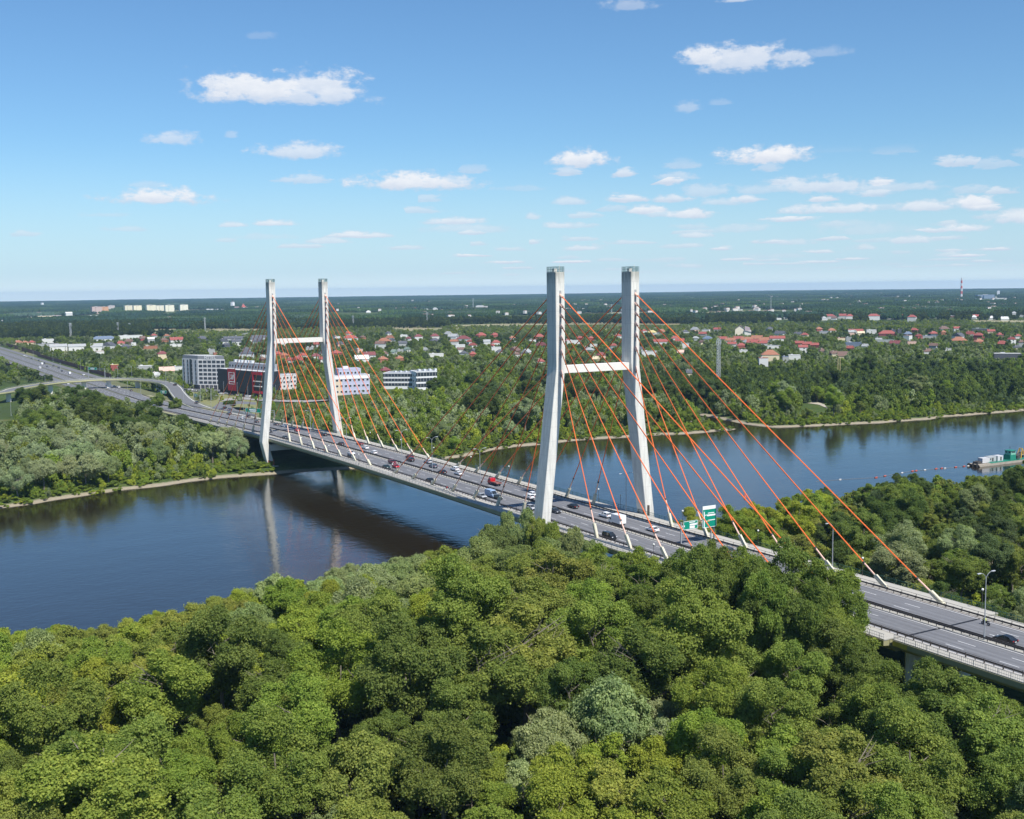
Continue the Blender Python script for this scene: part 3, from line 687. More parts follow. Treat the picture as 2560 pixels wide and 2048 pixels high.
TONES = {'yellow green': (.245, .285, .045), 'fresh green': (.175, .235, .045), 'mid green': (.145, .190, .048), 'dark green': (.088, .123, .038),
         'bluish green': (.098, .138, .062), 'olive green': (.185, .210, .055), 'grey green': (.205, .242, .122), 'silvery green': (.250, .290, .165), 'yellowish olive': (.235, .255, .060)}
TREES = []      # (x, y, R, top) of everything planted, to keep spacing
KNAME = {'poplar': ('poplar_tree', 'poplar'), 'maple': ('maple_tree', 'broadleaf tree'), 'willow': ('willow_tree', 'willow'), 'shrub': ('riverside_shrub', 'shrub'), 'spruce': ('spruce_tree', 'spruce'), 'bare': ('half_bare_tree', 'half bare tree')}
NIND = [0]
def plant(kind, x, y, top_h, tone, place, group, sc_r=None):
    """one individual tree; top_h is its full height over the ground"""
    v = random.choice(PR[kind]); nat = v['H']+v['tr']
    s = top_h/nat; sr = s if sc_r is None else sc_r/v['R']
    gz = float(ground_z(np.array([x]), np.array([y]))[0])
    r_ = empty(KNAME[kind][0], (x, y, gz), random.uniform(0, 6.28))
    r_.scale = (sr, sr, s)
    base = TONES[tone]
    if ('near wood' in place or 'of the wood' in place or 'near bridge railing' in place or 'near river' in place):
        av = (.190, .232, .046); base = tuple(.68*p_+.32*q_ for p_, q_ in zip(base, av))
    j = random.uniform(.9, 1.12)
    col = tuple(c*j*random.uniform(.95, 1.05) for c in base)
    c = mesh_obj('crown', v['cr'], r_, col); c.location = (0, 0, v['tr'])
    mesh_obj('trunk' if kind != 'shrub' else 'stems', v['tk'], r_)
    size = 'small' if top_h < 8 else 'medium' if top_h < 14 else 'tall' if top_h < 19 else 'very tall'
    shp = {'poplar': 'with a broad lumpy crown', 'maple': 'with a rounded crown', 'willow': 'with soft drooping foliage', 'shrub': 'low and dense', 'spruce': 'with a narrow pointed crown', 'bare': 'with pale bare twigs showing'}[kind]
    nm = KNAME[kind][1] if KNAME[kind][1] != 'half bare tree' else 'tree'
    tag(r_, f"{size} {tone} {nm if nm != 'broadleaf tree' else 'tree'} {'with bare twigs ' if kind == 'bare' else ''}{place}", KNAME[kind][1].replace('half bare tree', 'tree').replace('broadleaf ', ''), group)
    TREES.append((x, y, v['R']*sr, top_h)); NIND[0] += 1
    return r_
def free(x, y, R, k=.60):
    for (a, c, r2, h) in TREES:
        if (a-x)**2+(c-y)**2 < ((R+r2)*k)**2: return False
    return True
def top_for(x, y, v_lim, gz=3.4):
    """height over ground at which a thing at x, y reaches photo row v_lim"""
    lo, hi = 0.0, 60.0
    for _ in range(26):
        m_ = (lo+hi)/2
        if proj((x, y, gz+m_))[1] > v_lim: lo = m_
        else: hi = m_
    return lo
SIL = [(-80, 1575), (0, 1572), (60, 1580), (150, 1560), (200, 1590), (240, 1560), (280, 1585), (300, 1545), (350, 1570), (390, 1515), (430, 1540), (500, 1508), (580, 1490), (640, 1450), (690, 1430), (735, 1450), (760, 1470), (800, 1450), (830, 1430), (900, 1410), (960, 1405), (1020, 1385), (1080, 1370), (1110, 1350), (1140, 1340), (1165, 1310), (1200, 1275), (1240, 1262), (1290, 1258), (1330, 1275), (1370, 1290), (1390, 1312), (1430, 1312), (1460, 1332), (1470, 1352), (1500, 1372), (1560, 1366), (1590, 1378), (1620, 1410), (1660, 1400), (1720, 1388), (1760, 1362), (1800, 1358), (1850, 1372), (1900, 1392), (1950, 1378), (1990, 1362), (2040, 1372), (2075, 1410), (2100, 1500), (2115, 1560), (2150, 1590), (2180, 1610), (2215, 1700), (2260, 1740), (2310, 1740), (2340, 1668), (2400, 1662), (2450, 1694), (2500, 1730), (2560, 1755), (2700, 1820)]
SILR = [(1600, 1380), (1660, 1312), (1700, 1285), (1740, 1268), (1800, 1258), (1850, 1264), (1960, 1244), (2050, 1218), (2120, 1218), (2200, 1192), (2280, 1185), (2330, 1178), (2400, 1190), (2480, 1175), (2560, 1152), (2700, 1130)]
SILL = [(-60, 1062), (0, 1055), (30, 1050), (50, 1000), (70, 962), (110, 958), (130, 985), (150, 970), (200, 962), (235, 975), (270, 990), (330, 1000), (380, 980), (420, 990), (460, 1015), (480, 1045), (505, 1062), (550, 1047), (590, 1047), (612, 1068), (640, 1082), (658, 1115), (668, 1150), (680, 1180)]
SILF = [(560, 1000), (700, 1003), (780, 988), (850, 992), (900, 978), (930, 968), (960, 982), (1000, 978), (1050, 965), (1090, 940), (1105, 905), (1170, 895), (1300, 905), (1370, 925), (1500, 930), (1560, 935), (1650, 940), (1700, 952), (1780, 935), (1850, 910), (1900, 940), (1960, 945), (2010, 955), (2040, 930), (2060, 908), (2100, 870), (2200, 850), (2300, 852), (2400, 866), (2480, 900), (2560, 905), (2700, 900)]
def lim(S, u, hw=0.0):
    q = [np.interp(u+d*hw, [a[0] for a in S], [a[1] for a in S]) for d in (-.5, 0, .5)]
    return q[1], max(q)
# colour patches of the near wood: u, v, radius, kind weights, tones
PATCH = [(330, 1640, 260, 'maple', 'yellow green,yellowish olive,fresh green,olive green'), (760, 1560, 150, 'maple', 'yellow green,fresh green'), (140, 1610, 130, 'willow maple', 'grey green,silvery green,yellowish olive,yellow green'), (500, 1560, 170, 'maple', 'yellow green,yellowish olive,yellowish olive'), (660, 1480, 80, 'willow', 'silvery green,grey green'), (900, 1460, 110, 'willow maple', 'silvery green,yellow green'),
         (1000, 1420, 80, 'willow', 'silvery green,grey green'), (1240, 1340, 90, 'willow', 'grey green,bluish green'), (1370, 1350, 60, 'willow', 'grey green,yellowish olive'), (1430, 1340, 50, 'willow', 'grey green'), (1160, 1450, 130, 'maple', 'yellow green,olive green'), (1500, 1470, 110, 'poplar maple', 'mid green,fresh green'),
         (1330, 1580, 160, 'poplar', 'mid green,olive green'), (1850, 1480, 220, 'poplar', 'dark green,mid green'), (2050, 1480, 130, 'poplar', 'mid green,dark green'), (1640, 1760, 130, 'willow', 'silvery green,grey green'), (1720, 1780, 70, 'willow', 'silvery green'), (1930, 1740, 120, 'poplar maple', 'olive green,mid green'),
         (1300, 1830, 110, 'willow', 'silvery green,grey green'), (1230, 1990, 260, 'maple', 'yellow green,yellow green,fresh green'), (1600, 1950, 210, 'maple', 'yellow green,yellowish olive,fresh green'), (1870, 1900, 160, 'maple poplar', 'olive green,fresh green'), (2250, 1740, 150, 'poplar', 'dark green,mid green'), (2400, 1800, 170, 'poplar', 'dark green,mid green,bluish green'),
         (2500, 1900, 180, 'poplar willow', 'bluish green,mid green'), (2150, 1950, 200, 'poplar', 'mid green,olive green'), (900, 1700, 240, 'poplar', 'mid green,fresh green'), (1100, 1780, 230, 'poplar', 'mid green,dark green'), (640, 1650, 150, 'poplar', 'dark green,mid green'), (480, 1850, 230, 'poplar maple', 'fresh green,fresh green,mid green'),
         (200, 1750, 200, 'maple', 'yellowish olive,yellow green,mid green'), (220, 1900, 90, 'willow', 'grey green'), (80, 1900, 130, 'poplar', 'mid green,fresh green'), (740, 1700, 110, 'maple', 'yellow green,olive green'), (1000, 1980, 110, 'willow', 'grey green,silvery green'), (850, 1950, 110, 'bare maple', 'olive green,grey green'), (1480, 1700, 150, 'poplar', 'mid green,dark green')]
def look(u, v):
    best = None; bw = 0
    for (a, c, r2, kd, tn) in PATCH:
        w_ = math.exp(-((u-a)**2+((v-c)*1.2)**2)/(2*(r2*.62)**2))*random.uniform(.4, 1.3)
        if w_ > bw: bw = w_; best = (kd, tn)
    if bw < .02: best = ('poplar maple', 'mid green,fresh green,olive green')
    return random.choice(best[0].split()), random.choice(best[1].split(','))
def place_near(u, v, y):
    if v < 1480 and u < 1100: return 'on the near riverbank'
    if v > 1850: return 'in the closest part of the wood'
    if y > -48 and u > 1400: return 'close beside the near bridge railing'
    if u > 2050: return 'in the near wood below the deck'
    if u < 700: return 'in the near wood by the river'
    return 'in the middle of the near wood'
def near_river_ok(x, y, R):
    sx = float(fxy(SHORE_N, y)); return x > sx+1.5+R*.35
def try_near(x, y, kind, tone, h, sc=None, force=False, ek=1.22):
    v_ = PR[kind][0]; nat = v_['H']+v_['tr']
    gz = float(ground_z(np.array([x]), np.array([y]))[0])
    u, vt, w_ = proj((x, y, gz+h)); S = SIL if y < 0 else SILR
    R = v_['R']*h/nat if sc is None else sc
    pw = R*CF/w_
    c_, e_ = lim(S, u, pw*1.3)
    hmax = top_for(x, y, c_, gz); hedge = top_for(x, y, e_, gz)
    h = min(h, hmax, hedge*ek+.5)
    if h < 3.5: return None
    if kind != 'shrub' and h < 6: kind = 'shrub'; v_ = PR[kind][0]; nat = v_['H']+v_['tr']; 
    R = v_['R']*h/nat if sc is None else min(sc, v_['R']*h/nat*1.35)
    if not near_river_ok(x, y, R): return None
    if abs(y) < 17.6+R*.95 and -45 < x: return None
    if not free(x, y, R, .34 if force else .60): return None
    u, vt, w_ = proj((x, y, gz+h*.8))
    side = 'near wood' if y < 0 else 'bridge far side wood'
    pl = place_near(u, vt, y) if y < 0 else ('beyond the bridge near its railing' if y < 60 else 'by the water beyond the bridge' if x < 15 else 'in the wood beyond the bridge')
    return plant(kind, x, y, h, tone, pl, 'trees of the '+side if kind != 'shrub' else 'shrubs of the '+side, R)
random.seed(21)
# the edge of the near wood against the water and the deck
for i in range(len(SIL)-1):
    for f_ in (0.0, .5):
        u = SIL[i][0]*(1-f_)+SIL[i+1][0]*f_; v = SIL[i][1]*(1-f_)+SIL[i+1][1]*f_
        if u < -20 or u > 2600: continue
        kd, tn = look(u, v+15); h = {'poplar': 21, 'maple': 12, 'willow': 12.5, 'shrub': 5, 'bare': 9}.get(kd, 12)*random.uniform(.85, 1.15)
        if 1180 < u < 1440: h = random.uniform(13, 16)
        sc = None
        if u > 1480:
            kd = 'poplar'; h = random.uniform(19, 22)
            while h < 32 and at(u, v+1, 3.2+h)[1] > (-26.5 if u > 1850 else -25.0): h += .5
            sc = random.uniform(5.6, 6.6) if u < 1850 else random.uniform(6.8, 7.8)
        elif 1160 < u < 1475:
            kd = 'willow'; tn = 'grey green' if u < 1330 else 'olive green' if u < 1400 else 'grey green'; h = 13.0
            while h < 27 and (at(u, v+1, 3.2+h)[1] > -23.4): h += .5
            sc = random.uniform(4.6, 5.4)
        p_ = at(u, v+1, 3.2+h)
        if u > 1700: try_near(p_[0], p_[1], kd, 'dark green' if random.random() < .6 else 'mid green', h, sc, True, 1.7)
        elif free(p_[0], p_[1], 5, .5): try_near(p_[0], p_[1], kd, tn, h, sc)
for _ in range(26):
    x = random.uniform(72, 128); y = random.uniform(-42, -27); try_near(x, y, 'poplar', random.choice(['dark green', 'mid green', 'dark green']), random.uniform(24, 30), random.uniform(5.8, 7.2), True, 1.7)
# fill the near wood
def fill_near(n, ybounds, S, rmin, seed):
    random.seed(seed)
    for _ in range(n):
        u = random.uniform(-60, 2640); v = random.uniform(1330, 2120) if ybounds[1] <= 0 else random.uniform(1165, 1560)
        z0 = 16; p_ = at(u, v, z0)
        if not (ybounds[0] < p_[1] < ybounds[1]): continue
        if ybounds[1] <= 0: kd, tn = look(u, v)
        else:
            kd = random.choice(['poplar', 'maple', 'maple', 'willow']); tn = random.choice(['yellow green', 'fresh green', 'olive green', 'yellowish olive'] if u < 2050 else ['dark green', 'bluish green', 'mid green', 'grey green', 'olive green'])
            if u > 2150 and kd == 'maple' : kd = 'poplar'
        h = {'poplar': 24, 'maple': 14.5, 'willow': 15, 'shrub': 5, 'bare': 9.5}[kd]*random.uniform(.6, 1.22)
        if S is SILR: h *= .72
        try_near(p_[0], p_[1], kd, tn, h)
fill_near(2600, (-400, 0), SIL, 0, 5)
fill_near(900, (0, 420), SILR, 0, 6)
NEAR_TREES = list(TREES)
# understorey of the near wood, nobody could count it
# ------------------------------------------------------------------ wood across the river: the largest trees one by one
random.seed(33)
def far_limit(x, y):
    return SILL if y < 0 else SILF
def try_far(u, v, kind, tone, h, place, group):
    p_ = at(u, v, 4+h*.7); x, y = p_[0], p_[1]
    v_ = PR[kind][0]; nat = v_['H']+v_['tr']; R = v_['R']*h/nat
    if x > float(fxy(SHORE_F, y))-3-R*.45: return
    if -26 < y < 26+R and x > -560: return
    if y < 0 and y > -17.5-R and x > -520: return
    if inpoly(np.array([x]), np.array([y]), RIVPOLY)[0] or (y > 255 and y < 302 and x > -340-R): return
    S = SILL if y < 0 else SILF
    w_ = proj((x, y, 4))[2]; c_, e_ = lim(S, proj((x, y, 4))[0], R*CF/w_*1.3)
    h = min(h, top_for(x, y, c_, 3.5), top_for(x, y, e_, 3.5)*1.2+.5)
    if h < 4 or not free(x, y, R, .66): return
    if kind != 'shrub' and h < 6: kind = 'shrub'
    plant(kind, x, y, h, tone, place, group, min(R, PR[kind][0]['R']*h/(PR[kind][0]['H']+PR[kind][0]['tr'])*1.3))
n0 = NIND[0]
for (u, vt_, vb_) in ((62, 968, 1040), (100, 960, 1036), (135, 985, 1046), (165, 968, 1030), (205, 964, 1034), (242, 980, 1040), (395, 982, 1030), (440, 996, 1040)):
    p_ = at(u, vb_, 3.5); h = min(top_for(p_[0], p_[1], vt_, 3.5), 26)
    plant('poplar', p_[0], p_[1], h, random.choice(['dark green', 'mid green', 'dark green']), 'standing before the ramp viaduct', 'far bank trees before the bridge', min(h*.40, 8.0))
for _ in range(700):
    if NIND[0]-n0 > 70: break
    u = random.uniform(-30, 690); v = random.uniform(985, 1235)
    kd = random.choice(['willow', 'willow', 'willow', 'willow', 'maple']); tn = random.choice(['grey green', 'silvery green', 'silvery green'])
    if v < 1060: kd = random.choice(['poplar', 'willow']); tn = 'dark green' if u < 280 or u > 350 else 'olive green'
    if kd == 'maple': tn = random.choice(['yellowish olive', 'yellow green'])
    if kd == 'poplar' : tn = random.choice(['dark green', 'mid green'])
    if v > 1200: kd = random.choice(['shrub', 'willow']); tn = random.choice(['yellow green', 'grey green'])
    try_far(u, v, kd, tn, {'poplar': 19, 'willow': 14.5, 'maple': 10, 'shrub': 4.5}[kd]*random.uniform(.85, 1.15), 'on the far bank before the bridge' if v > 1060 else 'behind the far bank willows', 'far bank trees before the bridge')
n1 = NIND[0]
for _ in range(900):
    if NIND[0]-n1 > 90: break
    u = random.uniform(1080, 2580); v = random.uniform(900, 1110)
    kd = random.choice(['willow', 'willow', 'poplar', 'maple', 'shrub']); tn = random.choice(['grey green', 'mid green', 'fresh green', 'silvery green'])
    vb = np.interp(u, [1080, 1500, 1850, 1960, 2560], [1140, 1090, 1070, 1060, 1020])
    if v > vb-25: kd = random.choice(['shrub', 'maple']); tn = random.choice(['fresh green', 'yellow green', 'mid green'])
    if v < vb-110: kd = 'poplar'; tn = random.choice(['dark green', 'dark green', 'bluish green'])
    try_far(u, v, kd, tn, {'poplar': 20, 'willow': 12.5, 'maple': 9.5, 'shrub': 4.6}[kd]*random.uniform(.85, 1.15), 'on the far bank past the bridge' if v > vb-60 else 'in the dark wood before the houses', 'far bank trees beyond the bridge')
# ------------------------------------------------------------------ roads on the far side of the river
MASK = []      # (u0, u1, v that must stay visible, depth)
GREYR = mat('old_asphalt', (.15, .15, .155), .9, noise=.15, nscale=.1)
def sheet(name, pts, z, m, kind='structure'):
    P3 = [Vector((*at(u, v, z)[:2], z)) for u, v in pts]
    from mathutils.geometry import tessellate_polygon
    tr = tessellate_polygon([P3]); mb = MB()
    fs = []
    for f in tr:
        a, b_, c = [P3[i] for i in f]
        fs.append(tuple(f) if (b_-a).cross(c-a).z > 0 else tuple(f[::-1]))
    mb.add(P3, fs); o = mb.build(name, m)
    if kind: o['kind'] = kind
    return o
def road_strip(name, line, m, z=None, kind='structure', kerb=0):
    """line: world x, y, z, half width"""
    mb = MB(); L = []; 
    for i, (x, y, z_, w) in enumerate(line):
        a = line[max(i-1, 0)]; c = line[min(i+1, len(line)-1)]; d = Vector((c[0]-a[0], c[1]-a[1], 0)).normalized(); n_ = Vector((-d.y, d.x, 0))
        L.append((Vector((x, y, z_))+n_*w, Vector((x, y, z_))-n_*w))
    vs = [p for q in L for p in q]; fs = [(2*i, 2*i+1, 2*i+3, 2*i+2) for i in range(len(L)-1)]
    mb.add(vs, fs); o = mb.build(name, m)
    if kind: o['kind'] = kind
    return o
# highway running on from the bridge
def zh(x): return max(zroad(x), 5.2)
for (ya, yb, xa) in ((-12.0, -1.6, -639.9), (-.2, 13.5, -639.9), (16.5, 24.5, -820), (-22.5, -14.5, -760)):
    ln = [(x, (ya+yb)/2, 5.36 if abs(ya) < 14 else 5.3, (yb-ya)/2) for x in (xa, -900, -1300, -2000, -3200)]
    road_strip('highway', ln, GREYR)
for y in (-8.8, -5.3, 3.5, 6.9):
    d = MB(); x = -640
    while x > -1600: d.add([(x-6, y-.12, 5.38), (x, y-.12, 5.38), (x, y+.12, 5.38), (x-6, y+.12, 5.38)], [(0, 1, 2, 3)]); x -= 14
    d = d.build('highway_lines', LINE); d['kind'] = 'structure'
emb = MB()
emb.loft([[(x, -25, 3.2), (x, -23, 5.1), (x, 25.5, 5.1), (x, 28, 3.2)] for x in (-440, -640, -900, -1600, -3300)]).build('embankment', mat('verge_grass', (.13, .135, .06), .95, noise=.35, nscale=.08))['kind'] = 'structure'
for q in range(9): MASK.append((0+q*30-20, 30+q*30, 872+q*9, 2500-q*190))
RUST = mat('red_noise_barrier', (.17, .075, .06), .8, noise=.15, nscale=.2)
def barrier(x0, x1, y, h, label, m=RUST, pitch=8):
    r_ = empty('noise_barrier', ((x0+x1)/2, y, 4.6)); n_ = int(abs(x1-x0)/pitch); n_ = min(n_, 60); st = (x1-x0)/n_
    pm = MB().box((0, 0, h/2), (abs(st)-.3, .18, h)).mesh('barrier_panel', m); qm = MB().box((0, 0, h/2+.1), (.28, .34, h+.2)).mesh('barrier_post', DARKS)
    for i in range(n_):
        o = mesh_obj('panel', pm, r_); o.location.x = x0+st*(i+.5)-(x0+x1)/2
        o = mesh_obj('post', qm, r_); o.location.x = x0+st*i-(x0+x1)/2
    return tag(r_, label, 'noise barrier')
barrier(-860, -1330, 31, 4.2, 'dull red noise barrier along the far side of the highway')
barrier(-1340, -2300, 36, 5.0, 'long dull red noise barrier at the distant end of the highway', pitch=16)
barrier(-850, -1180, -27, 3.6, 'dull red noise barrier along the near side of the highway')
# ramp that crosses the highway
RP = [(0, 981, 11.8), (42, 971, 12), (125, 957.5, 12.6), (209, 950.5, 12.8), (271, 947.8, 12.8), (322, 947.6, 12.6), (363, 950, 12.2), (405, 955.5, 11.6), (424, 961, 11.2), (436, 970, 10.6), (444, 982, 9.8), (459, 998, 9.2), (480, 1010, 8.7), (508, 1021, 8.5), (545, 1031, 8.9), (590, 1040, 9.9)]
ramp = []
for (u, v, z) in RP:
    q = at(u, v, z); ramp.append((q[0], q[1], z))
q0 = ramp[0]; ramp = [(q0[0]+40, q0[1]-60, 11.2)]+ramp
def smooth(P, n=4):
    out = []
    for i in range(len(P)-1):
        p0, p1, p2, p3 = (np.array(P[max(min(k, len(P)-1), 0)]) for k in (i-1, i, i+1, i+2))
        for j in range(n):
            t = j/n; out.append(.5*((2*p1)+(-p0+p2)*t+(2*p0-5*p1+4*p2-p3)*t*t+(-p0+3*p1-3*p2+p3)*t**3))
    out.append(np.array(P[-1])); return out
rs = smooth(ramp)
rr = empty('ramp_viaduct', (ramp[5][0], ramp[5][1], 4))
RRI = Matrix.Translation((-ramp[5][0], -ramp[5][1], -4))
def rp(o): o.parent = rr; o.matrix_parent_inverse = RRI; return o
secs = []; secs2 = []; edge1 = []; edge2 = []
for i, p_ in enumerate(rs):
    a = rs[max(i-1, 0)]; c = rs[min(i+1, len(rs)-1)]; d = Vector((c[0]-a[0], c[1]-a[1], 0)).normalized(); n_ = Vector((-d.y, d.x, 0)); P = Vector(p_)
    w = 5.2
    secs.append([P+n_*w+Vector((0, 0, .0)), P-n_*w, P-n_*w+Vector((0, 0, -.9)), P-n_*3+Vector((0, 0, -1.5)), P+n_*3+Vector((0, 0, -1.5)), P+n_*w+Vector((0, 0, -.9))])
    secs2.append((P[0], P[1], P[2]+.06, 4.4))
    edge1.append([P+n_*(w+s_)+Vector((0, 0, z_)) for s_, z_ in ((.02, -.75), (.3, -.75), (.3, .2), (.02, .2))]); edge2.append([P-n_*(w+s_)+Vector((0, 0, z_)) for s_, z_ in ((.02, -.75), (.3, -.75), (.3, .2), (.02, .2))])
rp(MB().loft(secs).build('deck', CONC))
o = road_strip('carriageway', secs2, GREYR, kind=None); rp(o)
YB = mat('yellow_edge_beam', (.46, .44, .24), .6)
rp(MB().loft(edge1).build('edge_beam', YB)); rp(MB().loft(edge2).build('edge_beam', YB))
for sgn in (1, -1):
    rl = MB()
    for i in range(len(rs)-1):
        a = Vector(rs[i]); c = Vector(rs[i+1]); d = (c-a).normalized(); n_ = Vector((-d.y, d.x, 0))*5.1*sgn
        rl.tube(a+n_+Vector((0, 0, 1.1)), c+n_+Vector((0, 0, 1.1)), .05, .05, 4); rl.tube(a+n_+Vector((0, 0, .6)), c+n_+Vector((0, 0, .6)), .05, .05, 4)
        for k in range(5):
            q = a.lerp(c, k/5)+n_; rl.tube(q, q+Vector((0, 0, 1.1)), .04, .04, 4)
    rp(rl.build('railing', GALV))
for (u, v) in ((135, 968), (205, 958), (273, 957), (343, 968), (392, 972), (12, 1000)):
    bi = min(rs[:44], key=lambda s_: abs(proj(s_)[0]-u)); rp(MB().box((bi[0], bi[1], (bi[2]-1.5+3.5)/2), (2.4, 3.4, bi[2]-1.5-3.5)).build('pier', CONC))
tag(rr, 'curved yellow edged ramp on piers sweeping over the highway', 'viaduct')
for s_ in rs[::3]:
    u, v, w = proj(s_); MASK.append((u-14, u+14, v+6, w))
# slip roads and car park by the hotel
zq = 6.6
sheet('slip_road', [(466, 1003), (452, 990), (446, 975), (452, 968), (466, 985), (480, 1000), (500, 1012), (528, 1022), (548, 1006), (575, 1003), (600, 1003), (640, 1006), (640, 1012), (598, 1010), (574, 1014), (590, 1024), (640, 1036), (640, 1046), (600, 1042), (540, 1036), (500, 1022)], 8.6, GREYR)
sheet('service_road', [(560, 1003), (600, 998), (668, 1003), (760, 1006), (830, 1000), (830, 996), (760, 1001), (668, 997), (600, 992), (545, 999)], 4.3, mat('pale_asphalt', (.30, .29, .28), .9, noise=.1))
sheet('car_park', [(452, 978), (560, 982), (640, 992), (640, 984), (560, 966), (452, 962)], 4.25, GREYR)
sheet('embankment', [(440, 985), (452, 968), (466, 974), (560, 985), (640, 998), (650, 1050), (500, 1040)], 4.1, mat('mown_verge', (.20, .20, .085), .95, noise=.3, nscale=.15))
sheet('dry_field', [(-20, 833), (30, 832), (64, 838), (70, 850), (30, 856), (-20, 868)], 3.7, mat('dry_grass', (.36, .30, .19), .95, noise=.2, nscale=.02))
for pts in ([(515, 822), (640, 818), (650, 826), (560, 829)], [(985, 818), (1030, 815), (1080, 822), (1040, 829), (990, 824)], [(1130, 813), (1370, 806), (1540, 804), (1700, 806), (1700, 812), (1540, 811), (1370, 812), (1260, 816), (1130, 818)], [(2430, 800), (2560, 801), (2560, 806), (2440, 805)], [(380, 822), (440, 818), (440, 824), (390, 829)]):
    sheet('dry_field', pts, 3.7, mat('pale_meadow', (.30, .27, .15), .95, noise=.25, nscale=.02))
    for i in range(int((max(p_[0] for p_ in pts)-min(p_[0] for p_ in pts))/30)+1):
        u = min(p_[0] for p_ in pts)+i*30; MASK.append((u, u+30, sum(p_[1] for p_ in pts)/len(pts)-1, proj(at(u, sum(p_[1] for p_ in pts)/len(pts), 3.7))[2]))
sheet('gravel_track', [(1990, 1000), (2030, 1002), (2060, 1010), (2070, 1022), (2048, 1012), (2020, 1008)], 3.75, mat('gravel', (.42, .38, .30), .95, noise=.2))
MASK += [(450, 650, 1005, 880), (560, 700, 1040, 760), (600, 830, 998, 850), (2010, 2075, 1008, 800), (440, 480, 985, 900), (480, 560, 1022, 850)]

# ------------------------------------------------------------------ buildings
PLAS = mat('painted_plaster', use_obj=True, rough=.85, noise=.05, nscale=.4)
TILE = mat('roof_tiles', use_obj=True, rough=.8, noise=.22, nscale=.7)
GLASS = mat('dark_glass', (.035, .045, .06), .15, spec=.8)
PALEG = mat('pale_glass', (.12, .16, .20), .12, spec=.8)
ROOFC = {'r': ((.30, .085, .07), 'red'), 'o': ((.32, .14, .085), 'orange'), 'm': ((.19, .06, .06), 'maroon'), 'b': ((.16, .10, .08), 'brown'), 'd': ((.09, .095, .11), 'dark grey'), 's': ((.14, .18, .25), 'slate blue'), 'w': ((.62, .62, .60), 'white'), 'g': ((.34, .35, .35), 'grey'), 'c': ((.66, .56, .38), 'cream'), 'p': ((.62, .42, .34), 'pink'), 'y': ((.60, .50, .22), 'yellow'), 'e': ((.18, .24, .20), 'green grey')}
_hc = {}
def house(u, v, wpx, kind, rc, wc, storeys=2, yaw=None, dep=None, z=4.0, zone='', name=None, extra=''):
    """kind g gable, h hip, f flat, t terrace with dormers; wpx: width in the photo at base position u, v"""
    P = at(u, v, z); D = proj(P)[2]; w = wpx*D/CF
    view = math.atan2(P[1]-CPOS[1], P[0]-CPOS[0])
    if yaw is None: yaw = random.choice([0.0, .25, -.3, .5, 1.2])
    rz = view+math.pi/2+yaw
    d = dep or min(max(w*.7, 7.5), 14); hw = storeys*2.9+.3
    if abs(yaw) > .7 and not dep: w, d = max(w*.85, 7), max(w*.85, 8)
    rcol, rn = ROOFC[rc]; wcol, wn = ROOFC[wc]
    r_ = empty(name or ('terraced_house' if kind == 't' else 'house'), P, rz)
    MB().box((0, 0, hw/2-.4), (w, d, hw+.8)).build('wall', PLAS, r_, wcol)
    rh = min(d*.42, 5.0); ov = .5
    if kind == 'f':
        rf = MB().box((0, 0, hw+.12), (w+.3, d+.3, .25)); rf = rf.build('roof', TILE, r_, rcol)
        MB().box((w*.2, 0, hw+.7), (w*.16, d*.25, .9)).build('roof_unit', TILE, rf, (.55, .55, .55))
    else:
        a = w/2+ov; c = d/2+ov; ix = 0 if kind in 'gt' else min(c, a*.8)
        rf = MB().add([(-a, -c, hw), (a, -c, hw), (a, c, hw), (-a, c, hw), (-a+ix, 0, hw+rh), (a-ix, 0, hw+rh), ],
                      [(0, 1, 5, 4), (2, 3, 4, 5), (1, 2, 5), (3, 0, 4), (0, 3, 2, 1)]).build('roof', TILE, r_, rcol)
        MB().box((w*.22, d*.12, hw+rh*.95), (.7, .7, 1.6)).build('chimney', PLAS, rf, (.5, .42, .36))
        if kind in 'gt':
            for s in (-1, 1):
                MB().add([(s*w/2, -d/2, hw-.02), (s*w/2, d/2, hw-.02), (s*w/2, 0, hw+rh*.88)], [(0, 1, 2) if s > 0 else (2, 1, 0)]).build('gable', PLAS, r_, wcol)
        if kind == 't' or (w > 11 and random.random() < .4):
            n_ = max(1, int(w/6))
            for i in range(n_):
                x = (i+.5)/n_*w-w/2
                MB().box((x, -c*.55, hw+rh*.42), (1.8, 2.2, 1.7)).build('dormer', PLAS, rf, wcol)
    if D < 2600:
        n_ = max(2, int(w/3.4)); key = (D > 1500)
        wm_ = _hc.get('win') or MB().box((0, 0, 0), (1.3, .12, 1.4)).mesh('window', GLASS); _hc['win'] = wm_
        for st in range(storeys):
            for i in range(n_):
                o = mesh_obj('window', wm_, r_); o.location = ((i+.5)/n_*w-w/2, -d/2-.05, 1.6+st*2.9)
        if kind != 'f':
            for s in (-1, 1):
                for st in range(storeys):
                    o = mesh_obj('window', wm_, r_); o.location = (s*(w/2+.05), 0, 1.6+st*2.9); o.rotation_euler.z = math.pi/2
    shape = {'g': 'gabled', 'h': 'hipped', 'f': 'flat', 't': 'long dormered'}[kind]
    big = 'large' if w > 22 else 'small' if w < 11 else 'mid sized'
    if rc == 'w' and wc == 'w': lb = f"{big} white building with {shape} roof"
    elif rn == wn: lb = f"{big} {wn} building with {shape} roof"
    else: lb = f"{big} {wn} house with {shape} {rn} roof"
    tag(r_, (lb+' '+zone+extra).strip(), 'house' if storeys < 4 else 'building', 'houses '+zone)
    hpx = (hw+(rh if kind != 'f' else .3))*CF/D
    MASK.append((u-wpx*.4, u+wpx*.4, v-hpx*(.55 if D < 2300 and w < 22 else .42 if D < 2300 else .12), D+8))
    return r_
random.seed(77)
